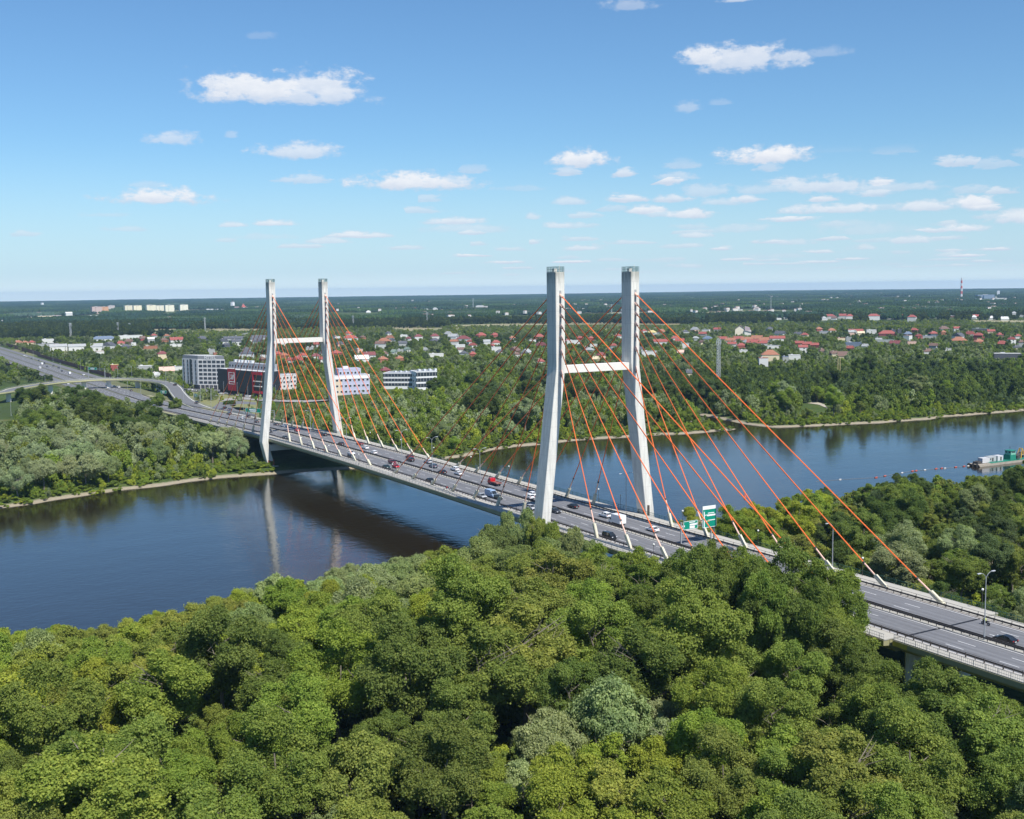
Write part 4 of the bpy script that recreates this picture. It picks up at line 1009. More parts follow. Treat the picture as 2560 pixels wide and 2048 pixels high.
HS = [
 # by the highway, left
 (46, 861, 20, 'hoc1'), (63, 862, 18, 'hoc1'), (80, 861, 16, 'hrc1'), (119, 857, 30, 'fww2'), (121, 864, 60, 'fdg1'), (146, 877, 44, 'tgw2'), (193, 877, 44, 'tgw2'), (243, 877, 30, 'tgw2'), (273, 874, 34, 'gdw2'), (250, 884, 20, 'fpw1'), (260, 852, 62, 'hsw1'), (326, 847, 62, 'fww2'), (302, 864, 26, 'hrw1'), (323, 859, 26, 'hbb1'), (358, 851, 24, 'hbr1'), (375, 871, 38, 'foo1'), (334, 867, 12, 'fww2'), (315, 872, 24, 'hdd1'), (378, 857, 18, 'gwg2'),
 (286, 926, 20, 'fyr2'), (362, 922, 42, 'fwg1'), (417, 935, 38, 'gpp1'), (391, 947, 16, 'gww1'), (443, 924, 28, 'fgw1'), (406, 897, 26, 'hmc2'), (441, 866, 34, 'fww1'), (441, 855, 34, 'grw1'), (410, 855, 20, 'hbo1'), (417, 844, 16, 'hog1'), (385, 843, 16, 'hrg1'),
 (506, 852, 30, 'hdd1'), (528, 885, 18, 'fgg2'), (538, 888, 10, 'foo1'), (560, 859, 24, 'gdw1'), (591, 864, 24, 'gdw2'), (566, 867, 18, 'hdd1'), (584, 851, 60, 'tdg1'), (617, 903, 34, 'hdw3'), (616, 880, 22, 'hdg1'), (643, 859, 22, 'gdw1'), (648, 848, 40, 'tdg1'), (658, 895, 16, 'fww1'), (656, 905, 14, 'hbb1'), (640, 853, 34, 'tdw1'),
 # between the farther pylon's legs and right of it
 (695, 891, 20, 'hrr1'), (712, 895, 20, 'hoo1'), (744, 908, 34, 'grw1'), (757, 895, 22, 'hrw1'), (725, 908, 14, 'grw1'), (790, 897, 26, 'hmw1'), (805, 905, 14, 'grw1'), (774, 874, 22, 'fgg1'), (841, 889, 26, 'hrr1'), (876, 850, 40, 'hrw1'), (907, 848, 14, 'hbo1'), (960, 858, 34, 'hoc1'), (975, 850, 22, 'goc1'), (980, 856, 16, 'gdg1'), (1009, 842, 20, 'fww1'), (1046, 851, 22, 'hmw2'), (1087, 850, 24, 'hmw2'), (1087, 857, 26, 'hdd1'), (1018, 880, 14, 'gew1'), (1001, 880, 18, 'fgg1'), (1062, 881, 12, 'ggg1'), (1090, 891, 40, 'fww1'), (963, 891, 14, 'hbw1'), (923, 901, 32, 'gmw2'), (904, 911, 36, 'gww2'), (957, 905, 26, 'hoo1'), (999, 903, 22, 'hoo1'), (963, 934, 26, 'hmm1'), (985, 886, 12, 'gew1'),
 (1133, 856, 26, 'ggw3'), (1159, 857, 36, 'hmw2'), (1182, 869, 20, 'grw1'), (1150, 873, 26, 'fww2'), (1240, 862, 24, 'hrw1'), (1203, 843, 26, 'hrr1'), (1237, 842, 20, 'hrr1'), (1217, 865, 18, 'ggw2'), (1240, 880, 26, 'fww2'), (1250, 886, 20, 'hdw1'), (1160, 890, 20, 'hdw1'), (1182, 892, 18, 'hrr1'), (1286, 883, 32, 'gbb1'), (1291, 893, 16, 'hbw1'), (1348, 847, 28, 'hrr1'), (1353, 870, 28, 'gmg1'), (1351, 911, 22, 'hrw1'), (1175, 860, 16, 'grw1'), (1230, 871, 12, 'grw1'),
 # between the nearer pylon's legs
 (1433, 862, 36, 'fww2'), (1419, 858, 14, 'hrr1'), (1474, 881, 22, 'hgw1'), (1484, 867, 22, 'fww1'), (1490, 905, 14, 'gcc1'), (1450, 850, 16, 'hrr1'), (1478, 851, 16, 'hrr1'), (1466, 878, 18, 'hdd1'), (1535, 870, 16, 'hrw1'), (1545, 845, 20, 'hrw1'), (1525, 880, 14, 'hdd1'),
 # right of the nearer pylon
 (1650, 860, 44, 'trw1'), (1687, 851, 22, 'hrw1'), (1700, 858, 24, 'trw1'), (1739, 851, 18, 'hgw1'), (1769, 852, 26, 'hsw1'), (1715, 870, 24, 'fgw2'), (1702, 888, 20, 'gpw1'), (1622, 891, 40, 'fgw2'), (1722, 941, 14, 'gdc1'), (1630, 836, 22, 'hyw1'), (1610, 832, 14, 'hrw1'), (1755, 862, 14, 'gbc1'),
 (1806, 853, 24, 'trw1'), (1826, 857, 26, 'tow1'), (1845, 853, 26, 'trw1'), (1868, 856, 30, 'tow1'), (1893, 852, 30, 'tow1'), (1912, 856, 28, 'tow1'), (1830, 866, 22, 'trw1'), (1853, 870, 24, 'hrr1'), (1866, 861, 14, 'ggw1'), (1882, 862, 30, 'trw1'), (1906, 864, 26, 'trw1'), (1858, 882, 22, 'fww1'), (1838, 866, 14, 'fgg1'), (1925, 908, 46, 'hoc3'), (1908, 926, 24, 'frw4'), (1950, 844, 26, 'ghw2'.replace('h', 'd', 1)), (1943, 857, 40, 'trw2'), (1934, 870, 36, 'fgw1'), (1998, 864, 22, 'trm1'), (2018, 866, 22, 'trm1'), (2037, 869, 22, 'trm1'), (2007, 881, 24, 'grw2'), (1985, 902, 32, 'fww2'), (1963, 906, 16, 'fsg2'), (2055, 884, 14, 'hbp1'), (2097, 897, 46, 'gbc1'), (2085, 898, 14, 'gbc2'), (2047, 827, 18, 'hor1'), (2079, 831, 22, 'how1'), (2059, 833, 24, 'fsg1'), (2139, 833, 38, 'trw1'), (2152, 838, 18, 'gcc1'), (2178, 834, 26, 'fww2'), (2133, 868, 42, 'fss2'), (2122, 854, 16, 'fgg2'), (2163, 872, 14, 'ggw1'), (2124, 877, 18, 'grb1'), (2218, 839, 46, 'hrm1'), (2212, 855, 56, 'feg1'), (2196, 850, 18, 'fdw1'),
 (2233, 833, 12, 'fdd2'), (2249, 833, 12, 'fdd2'), (2270, 840, 22, 'hsd1'), (2297, 846, 16, 'grr1'), (2333, 839, 22, 'hrd1'), (2322, 845, 36, 'fsg1'), (2359, 836, 14, 'ho'+'o1'), (2359, 827, 30, 'hbe1'), (2397, 846, 32, 'gdw1'), (2425, 841, 26, 'grw1'), (2447, 849, 24, 'hrr2'), (2397, 857, 42, 'hoo1'), (2447, 860, 26, 'hoo1'), (2453, 826, 48, 'fed1'), (2505, 866, 30, 'hrm1'), (2529, 860, 18, 'grw2'), (2553, 868, 16, 'hbg2'), (2499, 842, 16, 'hrb1'), (2285, 830, 20, 'hrm1'), (2370, 878, 16, 'fgw1'), (2520, 898, 72, 'fwd2'), (2545, 846, 16, 'hrw1')]
ZN = lambda u: ('by the highway' if u < 440 else 'behind the hotel' if u < 665 else 'beside the farther pylon' if u < 1110 else 'between the two pylons' if u < 1370 else 'between the nearer pylon legs' if u < 1600 else 'behind the lattice mast' if u < 1990 else 'in the town at far right')
for (u, v, w, c) in HS:
    st = int(c[3]); yaw = {'f': .12, 't': -.15, 'h': random.choice([.2, -.35, .5]), 'g': random.choice([.15, -.5, 1.1, -1.0])}[c[0]]
    if w > 36: yaw = .1
    house(u, v, w*.92, c[0], c[1], c[2], st, yaw=yaw, zone=ZN(u), dep=(9 if w > 30 and c[0] in 'ft' else None))
# smaller houses that fill the streets between
HP = [(u, v, w) for (u, v, w, c) in HS]
random.seed(91); nf = 0
for _ in range(1500):
    if nf > 42: break
    u = random.choice([random.uniform(690, 1370), random.uniform(690, 1370), random.uniform(1420, 1800), random.uniform(1620, 2560), random.uniform(1620, 2560), random.uniform(1620, 2560)])
    v = random.uniform(838, 900) if 690 < u < 1400 else random.uniform(846, 900) if u < 1620 else random.uniform(826, 868+(18 if u > 2200 else 0))
    if u < 460: v = random.uniform(850, 915)
    if 690 < u < 940 and v > 893: continue
    D = proj(at(u, v, 4))[2]; w = random.uniform(9, 14)*CF/D
    if any(abs(u-a) < (w+c)*.5+1 and abs(v-b_) < 7 for (a, b_, c) in HP) or (1825 < u < 1885 and v < 845): continue
    HP.append((u, v, w)); nf += 1
    house(u, v, w, random.choice('ghhgf'), random.choice('rrrommbdgdd'), random.choice('wwwcgwp'), random.choice([1, 1, 2]), yaw=random.choice([.2, -.35, .5, 1.1, -1.0]), zone=ZN(u))
# far rows and blocks
FB = [(18, 806, 42, 'fww2'), (18, 791, 36, 'fww2'), (56, 799, 28, 'fcw1'), (82, 795, 30, 'fgc1'), (110, 792, 34, 'fgc1'), (140, 791, 24, 'fgc1'), (172, 789, 16, 'gww3'), (213, 787, 20, 'fpp3'), (232, 791, 30, 'fww1'), (275, 791, 20, 'hbc1'), (366, 791, 8, 'fww1'), (524, 776, 18, 'fww2'), (548, 775, 22, 'fww1'), (518, 785, 8, 'fww1'), (1034, 776, 20, 'hrr2'), (1060, 776, 20, 'fww2'), (1088, 776, 12, 'hgw2'), (1110, 774, 12, 'hgw2'), (921, 782, 12, 'hww1'), (961, 781, 12, 'fgw1'), (853, 774, 8, 'hww1'), (950, 776, 14, 'fgw1'),
      (1200, 768, 22, 'hgw1'), (1226, 767, 16, 'hbw1'), (1240, 770, 20, 'fgw1'), (1155, 768, 14, 'fgw1'), (1718, 783, 30, 'fww3'), (1748, 781, 28, 'fww3'), (1645, 781, 26, 'hrm1'), (1625, 779, 20, 'fgw1'), (1755, 797, 14, 'ggw1'), (1748, 791, 14, 'hbp1'), (1795, 771, 16, 'fgw1'), (1812, 768, 12, 'gbw1'), (1795, 776, 16, 'hbg1'), (1850, 776, 12, 'fgw1'), (1891, 775, 14, 'hpw1'), (1912, 770, 16, 'fww1'), (1862, 771, 10, 'hgw1'), (1450, 773, 24, 'fgw1'), (1475, 771, 18, 'hbw1'), (1508, 778, 12, 'hrp1'),
      (2073, 797, 28, 'hrw2'), (2103, 796, 26, 'trw2'), (2124, 797, 18, 'hrw2'), (2184, 800, 28, 'hrw3'), (2206, 798, 24, 'hrw2'), (2230, 798, 26, 'hrw2'), (2256, 798, 28, 'hrw2'), (2280, 803, 20, 'hrw3'), (2085, 799, 12, 'gbw1'), (2060, 800, 14, 'hgw1'), (2113, 758, 34, 'fww2'), (2150, 760, 30, 'fgw1'), (1952, 785, 32, 'fbw2'), (1914, 771, 16, 'fgw1'), (1930, 786, 10, 'fww1'), (2001, 765, 12, 'fww1'), (2015, 775, 16, 'hgw1'), (1995, 778, 14, 'hcc1'), (2332, 795, 28, 'fgw2'), (2380, 793, 12, 'fgb1'), (2439, 795, 14, 'grw1'), (2435, 797, 12, 'hww1'), (2479, 799, 14, 'hww1'), (2512, 801, 18, 'gww1'), (2550, 776, 14, 'hrp1'), (2535, 787, 14, 'hgw1'), (2555, 792, 12, 'fww1'), (2465, 785, 20, 'hgg1'), (2475, 765, 16, 'fgw1'), (2436, 748, 18, 'fww1'), (2500, 747, 30, 'fww1'), (2530, 748, 20, 'fww1'), (2456, 742, 14, 'fgw1'), (2305, 744, 8, 'fww1'), (2360, 760, 8, 'fww1'), (1950, 795, 18, 'hbw1'), (1965, 798, 14, 'hgw1'), (1946, 799, 12, 'fww1')]
ZF = lambda u: ('in the distant wood at far left' if u < 300 else 'in the distant wood past the farther pylon' if u < 1130 else 'in the distant wood between the pylons' if u < 1600 else 'on the distant edge of the town')
for (u, v, w, c) in FB: house(u, v, w, c[0], c[1], c[2], int(c[3]), yaw=random.choice([.1, -.2, .3]), zone=ZF(u), dep=12)
# tower blocks
def block(u, v, wpx, hpx, col, label, n=5):
    P = at(u, v, 4); D = proj(P)[2]; w = wpx*D/CF; h = hpx*D/CF
    view = math.atan2(P[1]-CPOS[1], P[0]-CPOS[0]); r_ = empty('apartment_block', P, view+math.pi/2+.3)
    d = w*.55
    for i in range(3):
        MB().box(((i-1)*w/3, (i % 2)*d*.15, h/2*(1-.06*(i % 2))), (w/3-.1, d, h*(1-.06*(i % 2)))).build('wall', PLAS, r_, col)
    MB().box((0, 0, h+.9), (w*.3, d*.4, 1.8)).build('roof_unit', PLAS, r_, (.5, .5, .5))
    wmm = MB().box((0, 0, 0), (w/15, .2, h*.86)).mesh('window_column', mat('window_band', (.30, .29, .27), .4))
    for i in range(6):
        o = mesh_obj('window_bands', wmm, r_); o.location = (-w/2+w*(i+.5)/6, -d/2-.05-(0 if i//2 != 1 else -d*.075), h/2)
    MASK.append((u-wpx/2, u+wpx/2, v-hpx*.25, D+30))
    return tag(r_, label, 'apartment block', 'tower blocks in the distance')
for (u, v, w, h, c, l) in ((321, 777, 20, 13, (.72, .66, .48), 'first'), (343, 778, 20, 14, (.74, .68, .5), 'second'), (377, 780, 23, 17, (.76, .70, .52), 'third'), (400, 779, 21, 15, (.74, .70, .55), 'fourth'), (423, 779, 22, 16, (.78, .74, .58), 'fifth'), (459, 777, 20, 15, (.8, .76, .62), 'last')):
    block(u, v, w, h, c, f'cream apartment tower, {l} from left in the distant row' if l != 'last' else 'cream apartment tower standing apart at the right of the distant row')
block(241, 785, 24, 18, (.52, .40, .36), 'greyish pink apartment block far behind the white terraces')
block(261, 783, 18, 16, (.60, .33, .18), 'orange apartment block far behind the white terraces')
block(278, 776, 16, 12, (.5, .45, .42), 'grey apartment block beside the distant orange one')
block(2400+62, 747, 40, 10, (.20, .26, .34), 'bluish grey slab building beside the white tower on the horizon')
def tower(u, v, wpx, hpx, name, label, cat, col, kind=''):
    P = at(u, v, 4); D = proj(P)[2]; w = wpx*D/CF; h = hpx*D/CF; r_ = empty(name, P, .5)
    if kind == 'chimney':
        n_ = 8
        for i in range(n_):
            c = (.6, .6, .6) if i % 2 else (.5, .09, .06)
            MB().tube((0, 0, h*i/n_), (0, 0, h*(i+1)/n_), w/2*(1-.4*i/n_), w/2*(1-.4*(i+1)/n_), 10).build('band', PLAS, r_, c)
    else:
        MB().box((0, 0, h*.42), (w, w, h*.84)).build('wall', PLAS, r_, col)
        MB().box((0, 0, h*.9), (w*.6, w*.6, h*.12)).build('roof', PLAS, r_, (.3, .3, .32))
        if kind == 'church': MB().tube((0, 0, h*.95), (0, 0, h*1.35), w*.12, .3, 5).build('spire', DARKS, r_)
    MASK.append((u-wpx, u+wpx, v-hpx*.3, D+30))
    return tag(r_, label, cat)
tower(2403, 748, 6, 53, 'factory_chimney', 'red and white banded chimney rising above the horizon at right', 'chimney', None, 'chimney')
tower(2495.5, 742, 5.5, 17, 'water_tower', 'slim white tower on the horizon at far right', 'tower', (.85, .85, .85))
tower(582, 772, 7, 19, 'church_tower', 'white church tower with dark spire left of the farther pylon', 'church tower', (.85, .84, .8), 'church')
tower(106, 767, 5, 11, 'church_tower', 'tiny pale church tower in the forest near the left end of the horizon', 'church tower', (.8, .8, .76), 'church')
# red tent like church roof
P = at(611, 772, 4); D = proj(P)[2]; k = D/CF
r_ = empty('church', P, 1.2); MB().add([(-8*k, -6*k, 0), (8*k, -6*k, 0), (8*k, 6*k, 0), (-8*k, 6*k, 0), (-3*k, 0, 13*k)], [(0, 1, 4), (1, 2, 4), (2, 3, 4), (3, 0, 4)]).build('roof', TILE, r_, (.42, .10, .07)); MB().box((2*k, 0, 2*k), (14*k, 10*k, 4*k)).build('wall', PLAS, r_, (.6, .5, .45))
tag(r_, 'church with a steep red tent roof beside the distant white tower', 'church'); MASK.append((600, 625, 768, D))
P = at(592, 774, 4); D = proj(P)[2]; k = D/CF; r_ = empty('church', P, 1.2); MB().box((0, 0, 2*k), (12*k, 7*k, 4*k)).build('wall', PLAS, r_, (.85, .84, .8)); MB().add([(-6*k, -4*k, 4*k), (6*k, -4*k, 4*k), (6*k, 4*k, 4*k), (-6*k, 4*k, 4*k), (-6*k, 0, 7*k), (6*k, 0, 7*k)], [(0, 1, 5, 4), (2, 3, 4, 5), (1, 2, 5), (3, 0, 4)]).build('roof', TILE, r_, (.3, .2, .2)); tag(r_, 'low white church nave at the foot of the distant white tower', 'church')
# village church behind the red terraces
P = at(1856, 838, 4); D = proj(P)[2]; k = D/CF; view = math.atan2(P[1]-CPOS[1], P[0]-CPOS[0]); r_ = empty('church', P, view+math.pi/2)
MB().box((6*k, 0, 8*k), (24*k, 16, 16*k)).build('facade', PLAS, r_, (.78, .70, .56)); MB().add([(-6*k, -8.05, 16*k), (18*k, -8.05, 16*k), (6*k, -8.05, 24*k), (-6*k, 8, 16*k), (18*k, 8, 16*k), (6*k, 8, 24*k)], [(0, 1, 2), (5, 4, 3)]).build('gable', PLAS, r_, (.78, .70, .56))
MB().add([(-7*k, -9, 15.6*k), (19*k, -9, 15.6*k), (6*k, -9, 25*k), (-7*k, 9, 15.6*k), (19*k, 9, 15.6*k), (6*k, 9, 25*k)], [(0, 2, 5, 3), (1, 4, 5, 2)]).build('roof', TILE, r_, (.30, .20, .17))
MB().tube((6*k, -8.3, 14*k), (6*k, -8.1, 14*k), 2.2*k, 2.2*k, 12).build('rose_window', GLASS, r_); MB().box((6*k, -8.1, 3.2*k), (5*k, .3, 4*k)).build('door', DARKS, r_)
MB().box((-13*k, 6, 6*k), (16*k, 14, 12*k)).build('wall', PLAS, r_, (.75, .72, .66)); MB().add([(-22*k, -2, 8*k), (-6*k, -2, 12*k), (-6*k, 14, 12*k), (-22*k, 14, 8*k), (-17*k, 6, 20*k), (-6*k, 6, 23*k)], [(0, 1, 5, 4), (2, 3, 4, 5), (3, 0, 4)]).build('roof', TILE, r_, (.22, .18, .19))
MB().tube((-1*k, 2, 20*k), (-1*k, 2, 31*k), .9*k, .1, 5).build('spire', DARKS, r_)
tag(r_, 'cream church with round window and steep brown roofs above the red terraces', 'church'); MASK.append((1828, 1882, 832, D+8))
# masts
def mast(u, vb, vt, wpx, label, lattice=True, name='lattice_mast', z=4.0):
    P = at(u, vb, z); D = proj(P)[2]; h = (vb-vt)*D/CF; w = wpx*D/CF; r_ = empty(name, P, .3)
    m_ = mat('pale_mast_steel', (.5, .52, .52), .6)
    lg = MB()
    for sx in (-1, 1):
        for sy in (-1, 1): lg.tube((sx*w/2, sy*w/2, 0), (sx*w*.42, sy*w*.42, h), max(w*.07, .10), max(w*.06, .08), 4)
    lg.build('legs', m_, r_)
    if lattice:
        br = MB(); n_ = 16
        for i in range(n_):
            z0, z1 = h*i/n_, h*(i+1)/n_; a = w*.47
            for (p0, p1) in (((-a, -a), (a, -a)), ((a, -a), (a, a)), ((a, a), (-a, a)), ((-a, a), (-a, -a))):
                br.tube((*p0, z0), (*p1, z1), w*.045, w*.045, 3, False); br.tube((*p1, z0), (*p0, z1), w*.045, w*.045, 3, False)
        br.build('lattice', m_, r_)
    MASK.append((u-wpx, u+wpx, vb-(vb-vt)*.25, D)); return r_, h, w, m_
r_, h, w, m_ = mast(1796, 962, 846, 7, ''); an = MB()
for i in range(6): an.box((w*.9*math.cos(i*1.05), w*.9*math.sin(i*1.05), h*(.9+.03*(i % 2))), (.35, .35, 2.2))
an.build('antennas', m_, r_); tag(r_, 'tall pale lattice antenna mast rising from the far bank wood', 'mast')
def pylon_line(u, vb, vt, label, wpx=4):
    r_, h, w, m_ = mast(u, vb, vt, wpx, label, name='power_pylon')
    for z_ in (.93, .80): MB().box((0, 0, h*z_), (w*4.2, w*.3, w*.25)).build('crossarm', m_, r_)
    tag(r_, label, 'power pylon')
pylon_line(177, 842, 808, 'tall lattice power pylon before the dark wood at left')
pylon_line(295, 828, 806, 'smaller power pylon, left one of two by the dark wood', 3)
pylon_line(324, 824, 808, 'smaller power pylon, right one of two by the dark wood', 2.5)
pylon_line(513, 828, 794, 'lone power pylon above the meadow behind the hotel', 2.5)
pylon_line(883, 809, 789, 'power pylon in the green belt right of the farther pylon', 2.5)
pylon_line(1068, 806, 781, 'power pylon beyond the meadow between the pylons', 2.5)
pylon_line(1183, 768, 746, 'slim mast standing in the distant forest between the pylons', 2)
pylon_line(1529, 790, 760, 'power pylon between the legs of the nearer pylon', 2)
r_, h, w, m_ = mast(1927, 786, 743, 2.6, '', False); tag(r_, 'tall slim mast beside low buildings near the horizon', 'mast')
r_, h, w, m_ = mast(2000, 786, 762, 2.0, '', False); tag(r_, 'short slim mast right of the tall one near the horizon', 'mast')
# wooden poles by the parked cars
for i, u in enumerate((2094, 2099.5)):
    P = at(u, 952, 4); r_ = empty('timber_pole', P); MB().tube((0, 0, 0), (0, 0, 19), .35, .28, 6).build('pole', mat('pale_timber', (.5, .4, .2), .8), r_); tag(r_, f'tall pale timber pole, {"left" if i == 0 else "right"} one of the pair before the cream house', 'pole')
MASK.append((2086, 2108, 948, 1000))

# ---- hotel
def quad_building(pa, pb, pc, z0, z1):
    a, b_, c = (Vector((*at(u, v, 4)[:2], 0)) for (u, v) in (pa, pb, pc)); d = a+(c-b_); return a, b_, c, d
def prism(pts, z0, z1):
    n_ = len(pts); vs = [(p.x, p.y, z0) for p in pts]+[(p.x, p.y, z1) for p in pts]
    mb = MB(); mb.add(vs, [tuple(range(n_-1, -1, -1)), tuple(range(n_, 2*n_))]+[(i, (i+1) % n_, n_+(i+1) % n_, n_+i) for i in range(n_)]); return mb
def wall_windows(par, p, q, z0, rows, rh, cols, w, h, m, name='window', out=.08, lift=0.0, x0=.0, x1=1.0, frame=None):
    d = (q-p); L = d.length; d.normalize(); n_ = Vector((d.y, -d.x, 0)); rz = math.atan2(d.y, d.x)
    me = MB().box((0, 0, 0), (w, .22, h)).mesh(name, m); fm = MB().box((0, 0, 0), (w+.3, .16, h+.3)).mesh('window_frame', frame) if frame else None
    for r in range(rows):
        for c in range(cols):
            s = x0+(x1-x0)*(c+.5)/cols; o = mesh_obj(name, me, par)
            o.matrix_basis = Matrix.Translation(p+d*(L*s)+n_*out+Vector((0, 0, z0+r*rh+h/2)))@Matrix.Rotation(rz, 4, 'Z')
            if fm: f_ = mesh_obj('frame', fm, o); f_.location = (0, .02, 0)
def hotel():
    A, B, Cc, D_ = quad_building((458, 970), (497, 974), (565, 975), 0, 0)
    ctr = (A+B+Cc+D_)/4; r_ = empty('hotel', (ctr.x, ctr.y, 4)); A, B, Cc, D_ = (p-ctr for p in (A, B, Cc, D_))
    dep = (A-B).normalized()*16; D2 = Cc+dep*1.0; A2 = A
    cin = [p*.93 for p in (A, B, Cc, Cc+(A-B))]
    prism(cin, -.5, 3.8).build('ground_floor', mat('dark_cladding', (.07, .07, .08), .5), r_)
    outer = [A, B, Cc, Cc+(A-B)]
    b0 = prism(outer, 3.8, 25.5).build('wall', mat('white_render', (.62, .61, .60), .8, noise=.04), r_)
    nrm = (B-A).normalized(); 
    rf = prism([p*.96 for p in outer], 25.5, 28.2).build('roof_storey', mat('grey_cladding', (.24, .25, .27), .7), r_); prism([p*.90 for p in outer], 28.2, 28.5).build('roof_membrane', mat('pale_membrane', (.55, .55, .55), .9), rf)
    wall_windows(r_, B, Cc, 5.0, 6, 3.45, 6, 3.3, 2.1, mat('hotel_glass', (.05, .06, .075), .2, spec=.7), x0=.02, x1=1.0)
    # left flank: grey bands
    wall_windows(r_, A, B, 4.2, 1, 1, 4, 2.2, 20.5, mat('grey_band', (.30, .30, .32), .7), 'wall_band', .03)
    wall_windows(r_, A, B, 5.0, 6, 3.45, 4, 1.5, 2.2, mat('hotel_glass', (.05, .06, .075), .2), out=.16)
    wall_windows(r_, A, B, 4.2, 1, 1, 1, 2.8, 20.9, GLASS, 'stair_glazing', .2, x0=.46, x1=.66)
    d = (Cc-B).normalized()
    letters(MB(), 'HOTEL', B+d*7+Vector((d.y, -d.x, 0))*.4+Vector((0, 0, 25.7)), d, 2.4, .4).build('sign_letters', SWHITE, r_)
    # canopy posts
    for i in range(7): MB().tube(B+d*(2+i*4)+Vector((0, 0, -.4)), B+d*(2+i*4)+Vector((0, 0, 3.8)), .2, .2, 6).build('column', CONC, r_)
    tag(r_, 'seven storey white hotel with grey flank and letters on its roof', 'hotel'); MASK.append((455, 570, 966, proj(at(497, 974, 4))[2]+6))
hotel()
def shop():
    a = Vector((*at(546, 984, 4)[:2], 0)); b_ = Vector((*at(657, 996, 4)[:2], 0)); ctr = (a+b_)/2; d = (b_-a).normalized(); back = Vector((-d.y, d.x, 0))
    if (back.x*(CPOS[0]-ctr.x)+back.y*(CPOS[1]-ctr.y)) > 0: back = -back
    r_ = empty('shopping_building', (ctr.x, ctr.y, 4)); a -= ctr; b_ -= ctr; L = (b_-a).length
    K = mat('black_cladding', (.022, .026, .033), .5, noise=.1); H = 20.0
    prism([a, b_, b_+back*16, a+back*16], 3.2, H).build('wall', K, r_); prism([a+d+back, b_-d+back, b_+back*15, a+back*15], -.5, 3.2).build('ground_floor', mat('dark_recess', (.03, .03, .035), .7), r_)
    prism([a+back*1, b_+back*1, b_+back*15.5, a+back*15.5], H, H+.2).build('roof', mat('pale_membrane', (.5, .5, .5), .9), r_)
    # grey upper building behind
    up = prism([a+back*8+d*4, b_+back*8-d*2, b_+back*15-d*2, a+back*15+d*4], H+.2, H+5.2).build('upper_storey', mat('grey_panels', (.33, .34, .36), .7), r_)
    wall_windows(r_, a+back*8+d*4, b_+back*8-d*2, H+1.6, 1, 3, 14, 1.6, 1.6, GLASS, out=.1)
    for i in range(6): MB().box(a+back*12+d*(8+i*5.0)+Vector((0, 0, H+6.1)), (3.2, 2.4, 1.8)).build('roof_unit', mat('vent_white', (.6, .62, .64), .5), r_)
    n_ = -back
    def pl(s0, s1, z0, z1, m, name, off, th=.1):
        p0 = a+d*(L*s0)+n_*off; p1 = a+d*(L*s1)+n_*off
        return prism([p0, p1, p1+n_*th, p0+n_*th][::1], z0, z1).build(name, m, r_)
    RED = mat('red_banner', (.40, .02, .035), .5)
    pl(.235, .42, 3.6, H+.8, RED, 'red_banner', .06)
    for (s0, s1, z0, z1) in ((.262, .395, 17.6, 18.0), (.262, .395, 8.6, 9.0), (.262, .272, 9.0, 17.6), (.385, .395, 9.0, 17.6), (.28, .38, 10.3, 10.9)): pl(s0, s1, z0, z1, SWHITE, 'banner_print', .17)
    # abstract mark of slanted bars
    for i in range(3):
        p0 = a+d*(L*(.295+.025*i))+n_*.2
        mbz = MB(); mbz.add([p0+Vector((0, 0, 12.4)), p0+d*1.1+Vector((0, 0, 12.4)), p0+d*2.3+Vector((0, 0, 16.2)), p0+d*1.2+Vector((0, 0, 16.2))], [(0, 1, 2, 3)]); mbz.build('banner_mark', SWHITE, r_)
    for (s0, s1, z0, z1) in ((.80, 1.0, 17.6, 19.6), (.80, 1.0, 3.4, 5.2), (.80, .825, 5.2, 17.6)): pl(s0, s1, z0, z1, RED, 'red_frame', .05, .8)
    pl(.826, 1.0, 5.2, 17.6, GLASS, 'glazing', .04)
    for z in (8.6, 12.4): pl(.826, 1.0, z, z+.5, CONC, 'balcony_slab', .15, .9)
    tag(r_, 'black clad shop building with a tall red banner left of the farther pylon', 'shop building'); MASK.append((546, 672, 978, proj(at(600, 990, 4))[2]+6))
shop()
